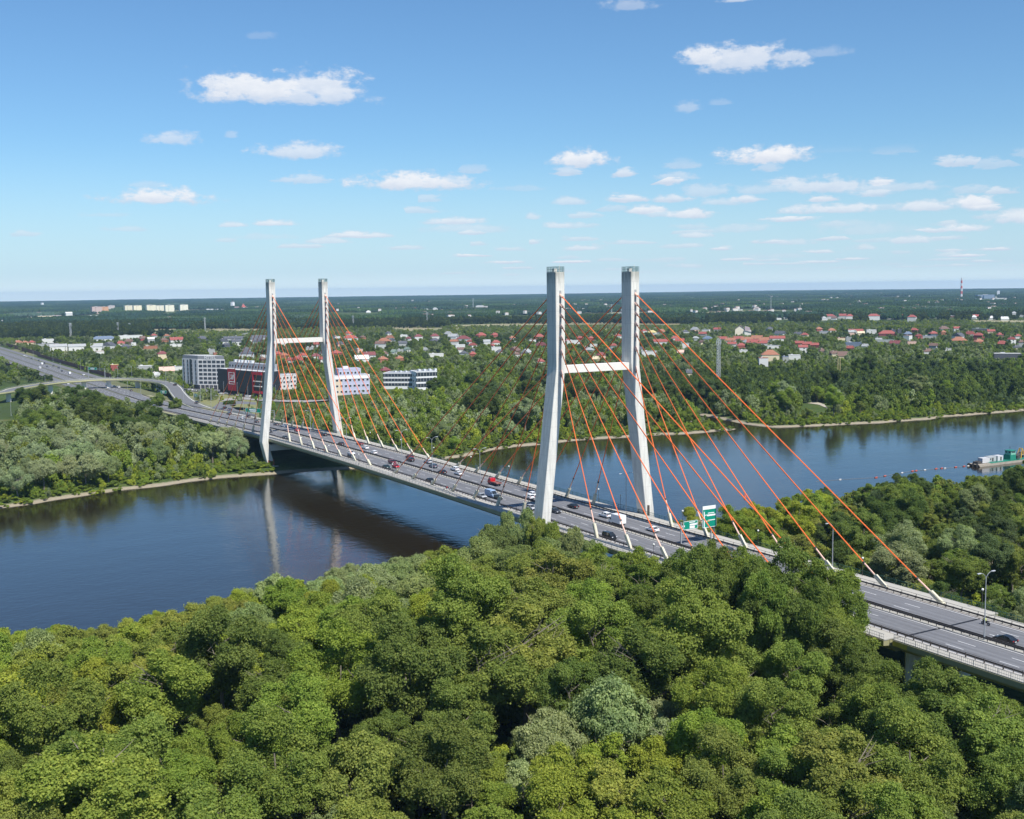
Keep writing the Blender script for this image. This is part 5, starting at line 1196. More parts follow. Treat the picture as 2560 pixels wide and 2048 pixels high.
def office(pa, pb, dep, H, wall, rows, cols, label, win=(1.8, 1.5), name='office_building', glass=GLASS, z0=1.6, bands=None, pent=None):
    a = Vector((*at(*pa, 4)[:2], 0)); b_ = Vector((*at(*pb, 4)[:2], 0)); ctr = (a+b_)/2; d = (b_-a).normalized(); back = Vector((-d.y, d.x, 0))
    if (back.x*(CPOS[0]-ctr.x)+back.y*(CPOS[1]-ctr.y)) > 0: back = -back
    r_ = empty(name, (ctr.x, ctr.y, 4)); a -= ctr; b_ -= ctr; L = (b_-a).length
    prism([a, b_, b_+back*dep, a+back*dep], -.5, H).build('wall', PLAS, r_, wall)
    rf = prism([a-d*.2-back*.2, b_+d*.2-back*.2, b_+back*(dep+.2)+d*.2, a+back*(dep+.2)-d*.2], H, H+.5).build('roof', PLAS, r_, (.75, .75, .75))
    prism([a+d*.8+back*.8, b_-d*.8+back*.8, b_+back*(dep-.8)-d*.8, a+back*(dep-.8)+d*.8], H+.5, H+.55).build('roof_membrane', PLAS, rf, (.30, .31, .33))
    rhh = (H-1.2)/rows
    if bands:
        for r in range(rows):
            z = .9+r*rhh
            for (p, q) in ((a, b_), ):
                prism([p-back*.15, q-back*.15, q, p], z+bands, z+rhh-.05).build('window_band', glass, r_)
                wall_windows(r_, p, q, z+bands, 1, 1, cols, .12, rhh-bands, CONC, 'mullion', .2)
    else: wall_windows(r_, a, b_, z0, rows, rhh, cols, win[0], win[1], glass, frame=SWHITE)
    wall_windows(r_, a+back*dep, a, z0, rows, rhh, 3, win[0], win[1], glass)
    if pent:
        s0, s1, ph = pent; pm = prism([a+d*L*s0+back*3, a+d*L*s1+back*3, a+d*L*s1+back*(dep-3), a+d*L*s0+back*(dep-3)], H+.55, H+ph).build('penthouse', PLAS, r_, tuple(c*.92 for c in wall))
        wall_windows(r_, a+d*L*s0+back*3, a+d*L*s1+back*3, H+1.4, 1, 1, 6, 1.6, 1.7, glass, frame=SWHITE)
        prism([a+d*L*(s0+.15)+back*5, a+d*L*(s0+.3)+back*5, a+d*L*(s0+.3)+back*8, a+d*L*(s0+.15)+back*8], H+ph, H+ph+1.8).build('roof_unit', PLAS, r_, (.7, .7, .7))
    u = (pa[0]+pb[0])/2; MASK.append((pa[0], pb[0], max(pa[1], pb[1])-8, proj(at(*pa, 4))[2]+6))
    return tag(r_, label, 'office building'), a, b_, d, back
r_, a, b_, d, back = office((838, 988), (925, 984), 18, 14.5, (.46, .47, .60), 3, 8, 'lavender grey office with white roof edge and penthouse right of the farther pylon', pent=(.14, .78, 5.6))
prism([a-d*.02-back*.12, a+d*5.5-back*.12, a+d*5.5, a-d*.02], -.4, 12.6).build('cream_end_bay', PLAS, r_, (.68, .55, .40)); prism([a-d*.1-back*.3, b_+d*.1-back*.3, b_+d*.1-back*.02, a-d*.1-back*.02], 12.2, 14.4).build('roof_fascia', PLAS, r_, (.82, .80, .82))
office((688, 975), (742, 970), 12, 11.5, (.60, .58, .57), 3, 6, 'white office block seen between the legs of the farther pylon')
r_, a, b_, d, back = office((959, 972), (1040, 972), 22, 12.5, (.72, .72, .73), 3, 10, 'white banded office with flat grey roof, left half of the stepped pair', bands=1.5, pent=None)
for i in range(5): MB().box(a+d*(8+i*4.5)+back*9+Vector((0, 0, 13.6)), (2.2, 1.6, 1.2)).build('roof_unit', mat('vent_white', (.6, .62, .64), .5), r_)
r_, a, b_, d, back = office((1041, 976), (1093, 974), 22, 14.5, (.74, .74, .75), 3, 7, 'white banded office with rooftop plant, right half of the stepped pair', bands=1.5)
for i in range(4): MB().box(a+d*(4+i*4.5)+back*7+Vector((0, 0, 15.8)), (2.6, 2, 1.6)).build('roof_unit', mat('vent_white', (.6, .62, .64), .5), r_)
# fence of white wall behind the grey terrace
a = at(512, 861, 4); c = at(620, 838, 4); ctr = (a+c)/2; L = np.linalg.norm((c-a)[:2]); r_ = empty('garden_wall', ctr, math.atan2(c[1]-a[1], c[0]-a[0])); MB().box((0, 0, 2.2), (L, .4, 4.4)).build('wall', PLAS, r_, (.62, .61, .58)); tag(r_, 'long pale garden wall beside the dark roofed terrace behind the hotel', 'wall')
# street lamps of the far roads
for (u, v, z) in ((113, 955, 11.5), (295, 948, 12.8), (330, 949, 12.6), (415, 962, 11.6), (383, 953, 12.4), (459, 1000, 9), (484, 996, 6), (502, 1000, 6), (529, 1000, 6), (560, 990, 5), (594, 992, 4.4), (620, 996, 4.4), (650, 998, 4.4), (84, 900, 5.4), (133, 905, 5.4), (152, 935, 5.4), (202, 925, 5.4), (221, 945, 5.4), (264, 945, 5.4), (250, 935, 5.4), (320, 990, 5.4), (352, 985, 5.4), (275, 975, 5.4), (243, 975, 5.4), (720, 1001, 4.4), (690, 1000, 4.4), (28, 1040, 5)):
    q = at(u, v, z); lamp(q[0], q[1], z, 11, (1,) if v > 960 else (1, -1), 1.2)
simple_gantry(486, 500, 1002, 'green road sign on the verge before the hotel', 4.8, z=6.5)
simple_gantry(222, 262, 944, 'green sign gantry over the highway behind the ramp', 9.5, z=5.3)
simple_gantry(402, 430, 990, 'small green board under the ramp viaduct', 4.0, z=4.2)
# ------------------------------------------------------------------ woods that nobody could count
MK = np.array(MASK)
def visible_ok(X, Y, H, R, gz=4.0):
    """False where a tree would hide a building or a road behind it"""
    P = np.stack([X, Y, gz+H], -1)-CPOS; w = P@_F; u = 1280+CF*(P@_R)/w; vt = 1024-CF*(P@_U)/w
    P2 = np.stack([X, Y, np.full_like(X, gz)], -1)-CPOS; vb = 1024-CF*(P2@_U)/(P2@_F)
    pw = R*CF/w; ok = np.ones(len(X), bool)
    for (u0, u1, v, dpt) in MK:
        ok &= ~((w < dpt) & (w > dpt*.5) & (u+pw*.7 > u0) & (u-pw*.7 < u1) & (vt < v) & (vb > v-2))
    return ok
def inlet(X, Y, m):
    return inpoly(X, Y, RIVPOLY) | ((seg_dist(X, Y, [q for q in SHORE_F if 250 < q[1] < 300]) < m) & (X < -225))
bin_ = bpy.data.collections.new('tree_models')     # sources of the far woods, kept out of the view
def src(name, seed, R, H, nl, nc, leaf, style='round', lift=0.0):
    me = crown_mesh(name, seed, R, H, nl, nc, leaf, LEAFI, style)
    o = bpy.data.objects.new(name, me); bin_.objects.link(o); return o
SRC = []
for i in range(4): SRC.append(src(f'wood_a{i}', 200+i, 1.0, 1.75, 30, 3200, .105))
for i in range(2): SRC.append(src(f'wood_b{i}', 220+i, 1.0, 1.5, 30, 3200, .115, 'willow'))
SRC.append(src('wood_c0', 240, .45, 2.6, 30, 1100, .11, 'cone'))
SRC.append(src('wood_d0', 250, 1.0, 1.75, 24, 1300, .17)); SRC.append(src('wood_d1', 251, 1.0, 1.6, 24, 1300, .17))
# patches of distant forest: closed canopy of small domes
def patch(name, seed, size, n, hh):
    r = np.random.RandomState(seed); V = []; Fc = []; L = []; k = 0
    for i in range(n):
        x, y = r.uniform(-.5, .5, 2)*size; R = r.uniform(3.2, 6.5); h = hh*r.uniform(.72, 1.12)*(1 if r.rand() > .12 else .6); z0 = h*.35
        rings = [(1.0, z0), (1.02, h*.62), (.72, h*.86), (.25, h)]
        for (q, z) in rings:
            for t in range(6):
                a = t*math.pi/3+r.uniform(-.3, .3); V.append((x+R*q*math.cos(a)*r.uniform(.8, 1.2), y+R*q*math.sin(a)*r.uniform(.8, 1.2), z+r.uniform(-.5, .5)))
        lv = np.clip(r.normal(.45, .2), 0, 1)
        for j in range(3):
            for t in range(6): Fc.append((k+j*6+t, k+j*6+(t+1) % 6, k+(j+1)*6+(t+1) % 6, k+(j+1)*6+t)); L.append(np.clip(lv+r.normal(0, .12), 0, 1))
        k += 24
    me = np_mesh(name, np.array(V), np.array(Fc), LEAFI, L); o = bpy.data.objects.new(name, me); bin_.objects.link(o); return o
for i in range(3): SRC.append(patch(f'wood_p{i}', 300+i, 150, 330, 15))
names_ = sorted(o.name for o in bin_.objects); IDX = {n: i for i, n in enumerate(names_)}
def gn_group():
    g = bpy.data.node_groups.new('scatter_trees', 'GeometryNodeTree')
    g.interface.new_socket('Geometry', in_out='INPUT', socket_type='NodeSocketGeometry'); g.interface.new_socket('Geometry', in_out='OUTPUT', socket_type='NodeSocketGeometry')
    N = g.nodes; i = N.new('NodeGroupInput'); o = N.new('NodeGroupOutput'); ins = N.new('GeometryNodeInstanceOnPoints'); ci = N.new('GeometryNodeCollectionInfo')
    ci.inputs['Collection'].default_value = bin_; ci.inputs['Separate Children'].default_value = True; ci.inputs['Reset Children'].default_value = True
    def attr(n, t):
        a = N.new('GeometryNodeInputNamedAttribute'); a.data_type = t; a.inputs['Name'].default_value = n; return a.outputs['Attribute']
    L = g.links; L.new(i.outputs[0], ins.inputs['Points']); L.new(ci.outputs[0], ins.inputs['Instance']); ins.inputs['Pick Instance'].default_value = True
    L.new(attr('idx', 'INT'), ins.inputs['Instance Index']); L.new(attr('scl', 'FLOAT_VECTOR'), ins.inputs['Scale'])
    cx = N.new('ShaderNodeCombineXYZ'); L.new(attr('rot', 'FLOAT'), cx.inputs[2]); L.new(cx.outputs[0], ins.inputs['Rotation']); L.new(ins.outputs[0], o.inputs[0])
    return g
GNG = gn_group()
def stuff(name, X, Y, Z, S, idx, colr, seed=0):
    n = len(X); r = np.random.RandomState(seed)
    me = bpy.data.meshes.new(name); me.vertices.add(n); me.vertices.foreach_set('co', np.stack([X, Y, Z], -1).astype(np.float32).ravel())
    for nm, ty, dat, k in (('idx', 'INT', idx.astype(np.int32), 'value'), ('rot', 'FLOAT', r.uniform(0, 6.28, n).astype(np.float32), 'value'), ('scl', 'FLOAT_VECTOR', S.astype(np.float32).ravel(), 'vector')):
        a = me.attributes.new(nm, ty, 'POINT'); a.data.foreach_set(k, dat)
    a = me.attributes.new('tcol', 'FLOAT_COLOR', 'POINT'); a.data.foreach_set('color', np.concatenate([colr, np.ones((n, 1))], 1).astype(np.float32).ravel())
    me.update(); o = mesh_obj(name, me); o['kind'] = 'stuff'
    md_ = o.modifiers.new('trees', 'NODES'); md_.node_group = GNG
    return o
TN = np.array([TONES[k] for k in ('dark green', 'mid green', 'fresh green', 'grey green', 'silvery green', 'yellow green', 'bluish green', 'olive green')])
def in_view(X, Y, pad=60):
    P = np.stack([X, Y, np.full_like(X, 4.)], -1)-CPOS; w = P@_F; u = 1280+CF*(P@_R)/np.maximum(w, 1); return (w > 50) & (u > -pad) & (u < 2560+pad), u, w
def jitter_grid(x0, x1, y0, y1, s, r):
    gx, gy = np.meshgrid(np.arange(x0, x1, s), np.arange(y0, y1, s)); X = gx.ravel()+r.uniform(-.48, .48, gx.size)*s; Y = gy.ravel()+r.uniform(-.48, .48, gx.size)*s
    ok, u, w = in_view(X, Y); return X[ok], Y[ok], u[ok], w[ok]
def clear_of(X, Y, R, lst, k=.7):
    ok = np.ones(len(X), bool)
    for (a, c, r2, h) in lst: ok &= ((X-a)**2+(Y-c)**2 > (r2*k)**2)
    return ok
def limits(X, Y, H, S, gz=3.5):
    P = np.stack([X, Y, gz+H], -1)-CPOS; w = P@_F; u = 1280+CF*(P@_R)/w; v = 1024-CF*(P@_U)/w
    lv = np.interp(u, [a[0] for a in S], [a[1] for a in S]); return v >= lv
def cols_for(X, Y, kinds, r, scale=70):
    nz = vnoise(X+5000, Y+9000, scale, 9); nz2 = vnoise(X+1000, Y+3000, scale*.33, 11)
    q = np.clip((nz*.6+nz2*.4+r.normal(0, .14, len(X)))*len(kinds), 0, len(kinds)-.01).astype(int)
    return TN[np.array(kinds)[q]]*r.uniform(.82, 1.16, (len(X), 1)), q
# 1. undergrowth and small trees of the near wood
r = np.random.RandomState(1)
X, Y, u, w = jitter_grid(-60, 210, -280, 330, 3.6, r)
sn = fxy(SHORE_N, Y); H = r.uniform(2.2, 6.5, len(X)); R = H*.62
ok = (X > sn+2+R*.4) & ((np.abs(Y) > 18+R*.8) | (X < -45)) & np.where(Y < 0, limits(X, Y, H, SIL), limits(X, Y, H, SILR)) & (r.rand(len(X)) < .8)
X, Y, H, R = X[ok], Y[ok], H[ok], R[ok]
C_, q = cols_for(X, Y, [2, 5, 3, 1, 7, 2], r); 
stuff('undergrowth', X, Y, ground_z(X, Y)-.8, np.stack([R, R, H/1.6], -1), r.choice([IDX['wood_a0'], IDX['wood_a1'], IDX['wood_b0']], len(X)), C_)
# 2. wood on the far bank, both sides of the bridge
r = np.random.RandomState(2)
X, Y, u, w = jitter_grid(-1050, -196, -330, 1050, 6.6, r)
sf = fxy(SHORE_F, Y); edge = sf-X
H = np.where(edge < 26, r.uniform(3.2, 7, len(X)), r.uniform(7.5, 14.5, len(X))); yard = (w > 830+ (u > 1500)*120) ; H = np.where(yard, r.uniform(4, 10.5, len(X)), H); R = np.clip(H*.46, 1.8, 6.2)
ok = (edge > 3+R*.5) & ~inlet(X, Y, 3+R*.5) & ~((np.abs(Y-3) < 26+R*.5) & (X > -3000)) & clear_of(X, Y, R, TREES, .75)
ok &= np.where(Y < 0, limits(X, Y, H, SILL), limits(X, Y, H, SILF) | (w > 830)) & visible_ok(X, Y, H, R)
ok &= ~((w > 900) & (r.rand(len(X)) < .42)); ok &= ~((Y < -17) & (u < 60) & (w > 700) & (r.rand(len(X)) < .5))
X, Y, H, R, u, w = X[ok], Y[ok], H[ok], R[ok], u[ok], w[ok]
C_, q = cols_for(X, Y, [5, 3, 1, 2, 4, 3, 0], r); low = (fxy(SHORE_F, Y)-X < 30); C_[low] = TN[r.choice([2, 5, 1, 2, 3], low.sum())]*r.uniform(.85, 1.1, (low.sum(), 1))
lb = (Y < 0) & ~low; C_[lb] = TN[r.choice([3, 3, 4, 7, 3, 1], lb.sum())]*r.uniform(.85, 1.08, (lb.sum(), 1))
dk = (w > 760) & (u > 1560) & (w < 1080); C_[dk] = TN[r.choice([0, 0, 6, 1], dk.sum())]*r.uniform(.8, 1.1, (dk.sum(), 1))
pk = r.choice([IDX['wood_a0'], IDX['wood_a1'], IDX['wood_a2'], IDX['wood_a3'], IDX['wood_b0'], IDX['wood_b1']], len(X))
stuff('far_bank_wood', X, Y, np.where(w < 900, ground_z(X, Y), 3.5)-H*.12, np.stack([R, R, H/1.55], -1), pk, C_)
# low bank growth right at the water
r = np.random.RandomState(12)
Yb = r.uniform(-330, 900, 5200); Xb = fxy(SHORE_F, Yb)-(r.uniform(0, 1, len(Yb))**1.1*24+np.where(r.rand(len(Yb)) < .2, .5, np.where(Yb < 0, 8.0, 5.0))); okb, ub, wb = in_view(Xb, Yb); Hb = r.uniform(.8, 2.6, len(Xb)); okb &= ~inlet(Xb, Yb, 3) & ~(np.abs(Yb) < 17)
Xb, Yb, Hb = Xb[okb], Yb[okb], Hb[okb]
stuff('bank_bushes', Xb, Yb, ground_z(Xb, Yb)-.3, np.stack([Hb*1.1, Hb*1.1, Hb/1.5], -1), r.choice([IDX['wood_a0'], IDX['wood_a2']], len(Xb)), TN[r.choice([2, 5, 1, 2], len(Xb))]*r.uniform(.8, 1.15, (len(Xb), 1)))
# 3. trees among the houses, 1000 to 2700 m away
r = np.random.RandomState(3)
X, Y, u, w = jitter_grid(-2900, -400, -120, 3000, 10.5, r); ok = (w > 1020) & (w < 2900) & (X < fxy(SHORE_F, Y)-12) & ~((np.abs(Y-3) < 30) & (X > -3300)); X, Y, u, w = X[ok], Y[ok], u[ok], w[ok]
shr = w > 1950
H = np.where(shr, r.uniform(3, 8.5, len(X)), r.uniform(4.5, 12.5, len(X))); H = np.where((w > 2450), r.uniform(8, 16, len(X)), H); R = np.clip(H*.52, 2, 7)
lft = (u < 430) & (w > 2080); H = np.where(lft, r.uniform(12, 18, len(X)), H); R = np.clip(H*.52, 2, 7)
dens = np.where(w < 1950, .62, np.where(w < 2450, .72, .95)); dens = np.where(lft, 1.6, dens); dens = dens*np.where(vnoise(X, Y, 60, 21) > .34, 1, .45)
ok = (r.rand(len(X)) < dens) & visible_ok(X, Y, H, R); X, Y, H, R, u, w = X[ok], Y[ok], H[ok], R[ok], u[ok], w[ok]
C_, q = cols_for(X, Y, [0, 6, 1, 3, 2, 0], r, 120); mdw = (w > 1950) & (w < 2450); C_[mdw] = TN[r.choice([2, 3, 5, 1, 3], mdw.sum())]*r.uniform(.8, 1.05, (mdw.sum(), 1)); fr = (w >= 2450) | ((u < 430) & (w > 2080)); C_[fr] = TN[r.choice([0, 6, 6, 1], fr.sum())]*r.uniform(.5, .7, (fr.sum(), 1))
C_ = C_*np.where((w < 1950), .80, .9)[:, None]
stuff('town_trees', X, Y, np.full(len(X), 3.0), np.stack([R, R, H/1.6], -1), np.where(r.rand(len(X)) < .06, IDX['wood_c0'], r.choice([IDX['wood_d0'], IDX['wood_d1'], IDX['wood_a0']], len(X), p=[.4, .4, .2])), C_)
# 4. forest out to the horizon
r = np.random.RandomState(4); Xs, Ys = [], []
X, Y, u, w = jitter_grid(-14500, -1200, 0, 14000, 122, r)
d = np.hypot(X-CPOS[0], Y-CPOS[1]); ok = (w > 2620) & (d < 14100)
gap = vnoise(X, Y, 420, 31)*.6+vnoise(X, Y, 150, 32)*.4
ok &= ~((gap < .42) & (d < 8000)) & ~((gap < .36))
ok &= visible_ok(X, Y, np.full(len(X), 13.0), np.full(len(X), 55.0))
X, Y, d = X[ok], Y[ok], d[ok]; C_, q = cols_for(X, Y, [0, 6, 0, 1, 6, 3], r, 500)
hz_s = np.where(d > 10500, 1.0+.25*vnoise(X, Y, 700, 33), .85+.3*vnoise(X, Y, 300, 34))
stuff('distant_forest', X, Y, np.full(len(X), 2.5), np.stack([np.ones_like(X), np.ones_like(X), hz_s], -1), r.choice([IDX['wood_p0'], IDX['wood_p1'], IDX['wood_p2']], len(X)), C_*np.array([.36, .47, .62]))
# 5. scattered far houses too small to tell apart, joined
r = np.random.RandomState(5); mbw = MB(); mbr = MB()
for _ in range(520):
    u = r.uniform(640, 2580) if r.rand() < .9 else r.uniform(0, 640); v = 741+(r.rand()**1.3)*58; 
    if u < 1100 and r.rand() < .55: continue
    v += (1280-u)*.0117
    if abs(v-(754-u*.0127)) < 9: continue
    P = at(u, v, 4); w = 9+9*r.rand(); h = 5+4*r.rand(); a = r.uniform(0, 3); mbw.box((P[0], P[1], 4+h/2+5), (w, w*.7, h), a); mbr.box((P[0], P[1], 4+h+5.6), (w*.9, w*.5, 1.6), a)
hw_ = mbw.build('far_house_walls', mat('far_walls', (.62, .60, .57), .8)); hw_['kind'] = 'stuff'
hr_ = mbr.build('far_house_roofs', mat('far_roofs', (.30, .20, .17), .8)); hr_['kind'] = 'stuff'
# ------------------------------------------------------------------ vehicles
PAINT = mat('car_paint', use_obj=True, rough=.28, spec=.6)
TYRE = mat('tyre', (.02, .02, .02), .8); RIM = mat('rim', (.4, .4, .42), .4, metal=.5)
HEADL = mat('headlight_glass', (.75, .77, .8), .15); TAILL = mat('taillight', (.35, .01, .01), .25); PLATE = mat('plate', (.75, .75, .72), .5)
CARG = mat('car_glass', (.02, .025, .03), .08, spec=.8); TRIM = mat('black_trim', (.02, .02, .022), .6)
def xsec(pts, w0, w1, zlo, zhi):
    """side outline pts (x, z) lofted across, narrower with height"""
    def hw(z): return w0+(w1-w0)*min(max((z-zlo)/(zhi-zlo), 0), 1)
    return hw
def car(kind):
    """prototype facing +x, standing on z=0"""
    D = dict(sedan=(4.6, 1.8, 1.43, [(-2.28, .42), (-2.3, .78), (-2.15, .98), (-1.5, 1.02), (.75, .98), (1.9, .86), (2.25, .68), (2.3, .42)], [(-1.75, 1.0), (-1.0, 1.38), (.15, 1.43), (1.05, .97)]),
             hatch=(4.1, 1.76, 1.5, [(-2.0, .42), (-2.05, .8), (-1.95, 1.0), (.7, 1.0), (1.6, .9), (1.98, .7), (2.05, .42)], [(-1.95, 1.0), (-1.65, 1.42), (.05, 1.5), (1.0, .99)]),
             suv=(4.6, 1.9, 1.68, [(-2.25, .5), (-2.3, .95), (-2.2, 1.12), (.85, 1.12), (1.95, 1.02), (2.25, .8), (2.3, .5)], [(-2.2, 1.12), (-1.9, 1.58), (.1, 1.68), (1.05, 1.11)]),
             mpv=(4.9, 1.92, 1.85, [(-2.4, .48), (-2.45, 1.0), (-2.4, 1.12), (1.2, 1.12), (2.0, 1.0), (2.4, .75), (2.45, .48)], [(-2.4, 1.12), (-2.25, 1.75), (.6, 1.85), (1.65, 1.1)]),
             van=(5.9, 2.05, 2.5, [(-2.95, .5), (-2.95, 1.35), (2.0, 1.35), (2.7, 1.05), (2.95, .85), (2.95, .5)], [(-2.95, 1.35), (-2.92, 2.45), (1.0, 2.5), (1.55, 2.3), (2.15, 1.33)]),
             pickup=(5.4, 1.9, 1.85, [(-2.65, .55), (-2.7, 1.0), (-.55, 1.05), (1.2, 1.1), (2.4, 1.0), (2.65, .8), (2.7, .55)], [(-.6, 1.05), (-.45, 1.78), (.7, 1.85), (1.35, 1.1)]))[kind]
    L, Wd, Ht, low, top = D; r_ = empty(kind+'_car' if kind not in ('van', 'pickup') else kind); hw = Wd/2
    # lower body with tumblehome and rounded nose
    ring = low; mb = MB(); secs = []
    for (yy, s, zs) in ((-hw, .965, .97), (-hw*.93, 1.0, 1.0), (hw*.93, 1.0, 1.0), (hw, .965, .97)): secs.append([(x*s, yy, z*zs if z > .6 else z) for x, z in ring])
    mb.loft(secs); mb.build('body', PAINT, r_)
    w0, w1 = hw*.90, hw*.72; zb = top[0][1]; zt = max(z for x, z in top)
    def yw(z): return w0+(w1-w0)*(z-zb)/(zt-zb)
    if kind == 'van':   # panel sides
        body = [(-2.95, 1.3), (-2.93, 2.42), (-2.85, 2.5), (.95, 2.5), (.95, 1.3)]
        MB().loft([[(x, yy, z) for x, z in body] for yy in (-hw*.97, hw*.97)]).build('cargo_body', PAINT, r_); cab = [(.95, 1.3), (.95, 2.5), (1.35, 2.38), (2.15, 1.32)]
        MB().loft([[(x, s*(yw(z) if z > 1.4 else w0), z) for x, z in cab] for s in (-1, 1)]).build('cab', PAINT, r_)
        MB().add([(1.42, -.72, 2.31), (1.42, .72, 2.31), (2.17, .82, 1.38), (2.17, -.82, 1.38)], [(0, 3, 2, 1)]).box((1.42+.0, 0, 2.31), (.02, 1.2, .02)).build('windscreen', CARG, r_)
        for s in (-1, 1): MB().box((1.35, s*(w0+.02), 1.65), (.7, .05, .5)).build('side_window', CARG, r_)
    else:
        gh = MB().loft([[(x, s*yw(z), z) for x, z in top] for s in (-1, 1)]); gh.build('window_glass', CARG, r_)
        rp_ = [p for p in top if p[1] > zt-.12]; x0, x1 = rp_[0][0], rp_[-1][0]
        MB().loft([[(x0-.05, s*(w1+.02), rp_[0][1]-.03), (x0-.05, s*(w1+.02), rp_[0][1]+.035), (x1+.08, s*(w1+.02), rp_[-1][1]+.035), (x1+.08, s*(w1+.02), rp_[-1][1]-.03)] for s in (-1, 1)]).build('roof', PAINT, r_)
        for s in (-1, 1):
            pl_ = MB()
            for (p, q) in ((top[0], rp_[0]), (rp_[-1], top[-1]), ((-.35, zb), (-.3, zt))): pl_.tube((p[0], s*(yw(p[1])+.01), p[1]), (q[0], s*(yw(q[1])+.01), q[1]), .045, .045, 4)
            pl_.build('pillars', PAINT if kind != 'pickup' else PAINT, r_)
        if kind == 'pickup': MB().box((-1.65, 0, 1.07), (1.9, 1.55, .06)).build('load_bed', TRIM, r_)
    wb = L*.30; rad = .33 if kind in ('sedan', 'hatch') else .38
    wme = MB().tube((0, -.11, 0), (0, .11, 0), rad, rad, 14).mesh('tyre', TYRE); rme = MB().tube((0, -.125, 0), (0, .125, 0), rad*.6, rad*.6, 10).mesh('rim', RIM)
    for sx in (-1, 1):
        for sy in (-1, 1):
            w_ = mesh_obj('wheel', wme, r_); w_.location = (sx*wb+.05, sy*(hw-.10), rad); mesh_obj('rim', rme, w_)
    hl = MB().box((0, 0, 0), (.12, .38, .16)).mesh('headlight', HEADL); tl = MB().box((0, 0, 0), (.1, .34, .18)).mesh('taillight', TAILL)
    zf = .72 if kind in ('sedan', 'hatch') else .9
    for s in (-1, 1):
        o = mesh_obj('headlight', hl, r_); o.location = (L/2-.09, s*hw*.72, zf-.02); o = mesh_obj('taillight', tl, r_); o.location = (-L/2+.04, s*hw*.76, zf+.08)
    MB().box((-L/2-.0, 0, zf-.12), (.05, .5, .12)).build('number_plate', PLATE, r_); MB().box((L/2-.02, 0, .5), (.07, Wd*.8, .18)).build('grille', TRIM, r_)
    return r_
def box_truck():
    r_ = empty('box_truck')
    MB().box((-.9, 0, 2.05), (4.4, 2.2, 2.4)).build('cargo_box', PAINT, r_)
    MB().loft([[(1.3, s*.98, .55), (1.3, s*.98, 2.3), (1.75, s*.92, 2.3), (2.45, s*.95, 1.45), (3.1, s*.95, 1.1), (3.2, s*.95, .55)] for s in (-1, 1)]).build('cab', PAINT, r_)
    MB().add([(1.85, -.78, 2.21), (1.85, .78, 2.21), (2.46, .85, 1.49), (2.46, -.85, 1.49)], [(0, 3, 2, 1)]).build('windscreen', CARG, r_)
    for s in (-1, 1): MB().box((1.75, s*.99, 1.75), (.7, .04, .5)).build('side_window', CARG, r_)
    MB().box((0, 0, .6), (6.0, 1.6, .25)).build('chassis', TRIM, r_)
    wme = MB().tube((0, -.13, 0), (0, .13, 0), .38, .38, 14).mesh('tyre', TYRE)
    for sx in (-1.9, 2.2):
        for sy in (-.9, .9): o = mesh_obj('wheel', wme, r_); o.location = (sx, sy, .38)
    for s in (-1, 1): MB().box((3.18, s*.72, .95), (.1, .35, .2)).build('headlight', HEADL, r_)
    return r_
def tow_truck():
    r_ = empty('tow_truck')
    MB().loft([[(.6, s*1.0, .6), (.6, s*1.0, 2.3), (2.0, s*.95, 2.35), (2.6, s*1.0, 1.5), (2.9, s*1.0, .6)] for s in (-1, 1)]).build('cab', PAINT, r_)
    MB().add([(2.12, -.8, 2.24), (2.12, .8, 2.24), (2.6, .88, 1.56), (2.6, -.88, 1.56)], [(0, 3, 2, 1)]).build('windscreen', CARG, r_)
    for s in (-1, 1): MB().box((1.5, s*1.0, 1.85), (.8, .06, .6)).build('side_window', CARG, r_)
    MB().box((-1.6, 0, 1.05), (4.4, 2.2, .18)).box((-1.6, 1.05, 1.25), (4.4, .08, .3)).box((-1.6, -1.05, 1.25), (4.4, .08, .3)).build('flatbed', mat('bed_red', (.28, .12, .10), .7), r_); MB().box((-.5, 0, .7), (6.2, 1.2, .3)).build('chassis', TRIM, r_)
    wme = MB().tube((0, -.14, 0), (0, .14, 0), .42, .42, 14).mesh('tyre', TYRE)
    for sx in (-2.6, 1.8):
        for sy in (-.92, .92): o = mesh_obj('wheel', wme, r_); o.location = (sx, sy, .42)
    return r_
KN = dict(sedan='sedan', hatch='hatchback', suv='sport utility car', mpv='people carrier', van='panel van', pickup='pickup')
PROTO = {k: car(k) for k in ('sedan', 'hatch', 'suv', 'mpv', 'van')}; used_p = set()
CC = {'black': (.012, .012, .014), 'dark grey': (.05, .052, .056), 'white': (.78, .78, .78), 'silver': (.42, .43, .45), 'red': (.50, .012, .02), 'dark red': (.16, .02, .025), 'pale blue': (.30, .40, .55), 'dark green': (.02, .045, .04), 'dark olive': (.05, .055, .035), 'grey blue': (.09, .11, .15)}
def put(kind, u, v, colr, label, lane=None, dirx=None, z=None, group='vehicles on the bridge', rz=None, cat=None):
    p_ = PROTO[kind]
    if kind in used_p:
        r_ = copy_tree(p_)
    else: r_ = p_; used_p.add(kind)
    q = atdeck(u, v, .15) if z is None else at(u, v, z)
    x, y, zz = q[0], q[1] if lane is None else lane, (zroad(q[0])+.155 if z is None else z+.02)
    r_.location = (x, y, zz)
    d = dirx if dirx is not None else (1 if y < -.8 else -1)
    r_.rotation_euler = (0, 0, (0 if d > 0 else math.pi) if rz is None else rz)
    for o in r_.children:
        if o.data and o.data.materials and o.data.materials[0] == PAINT: o.color = (*CC[colr], 1)
    tag(r_, label, cat or {'van': 'van', 'mpv': 'car'}.get(kind, 'car'), group)
    return r_
NEARL, MIDL, FARL = -10.4, -7.0, -3.5     # lanes towards the camera side, travelling to +x
F1, F2, F3 = 1.8, 5.2, 8.7
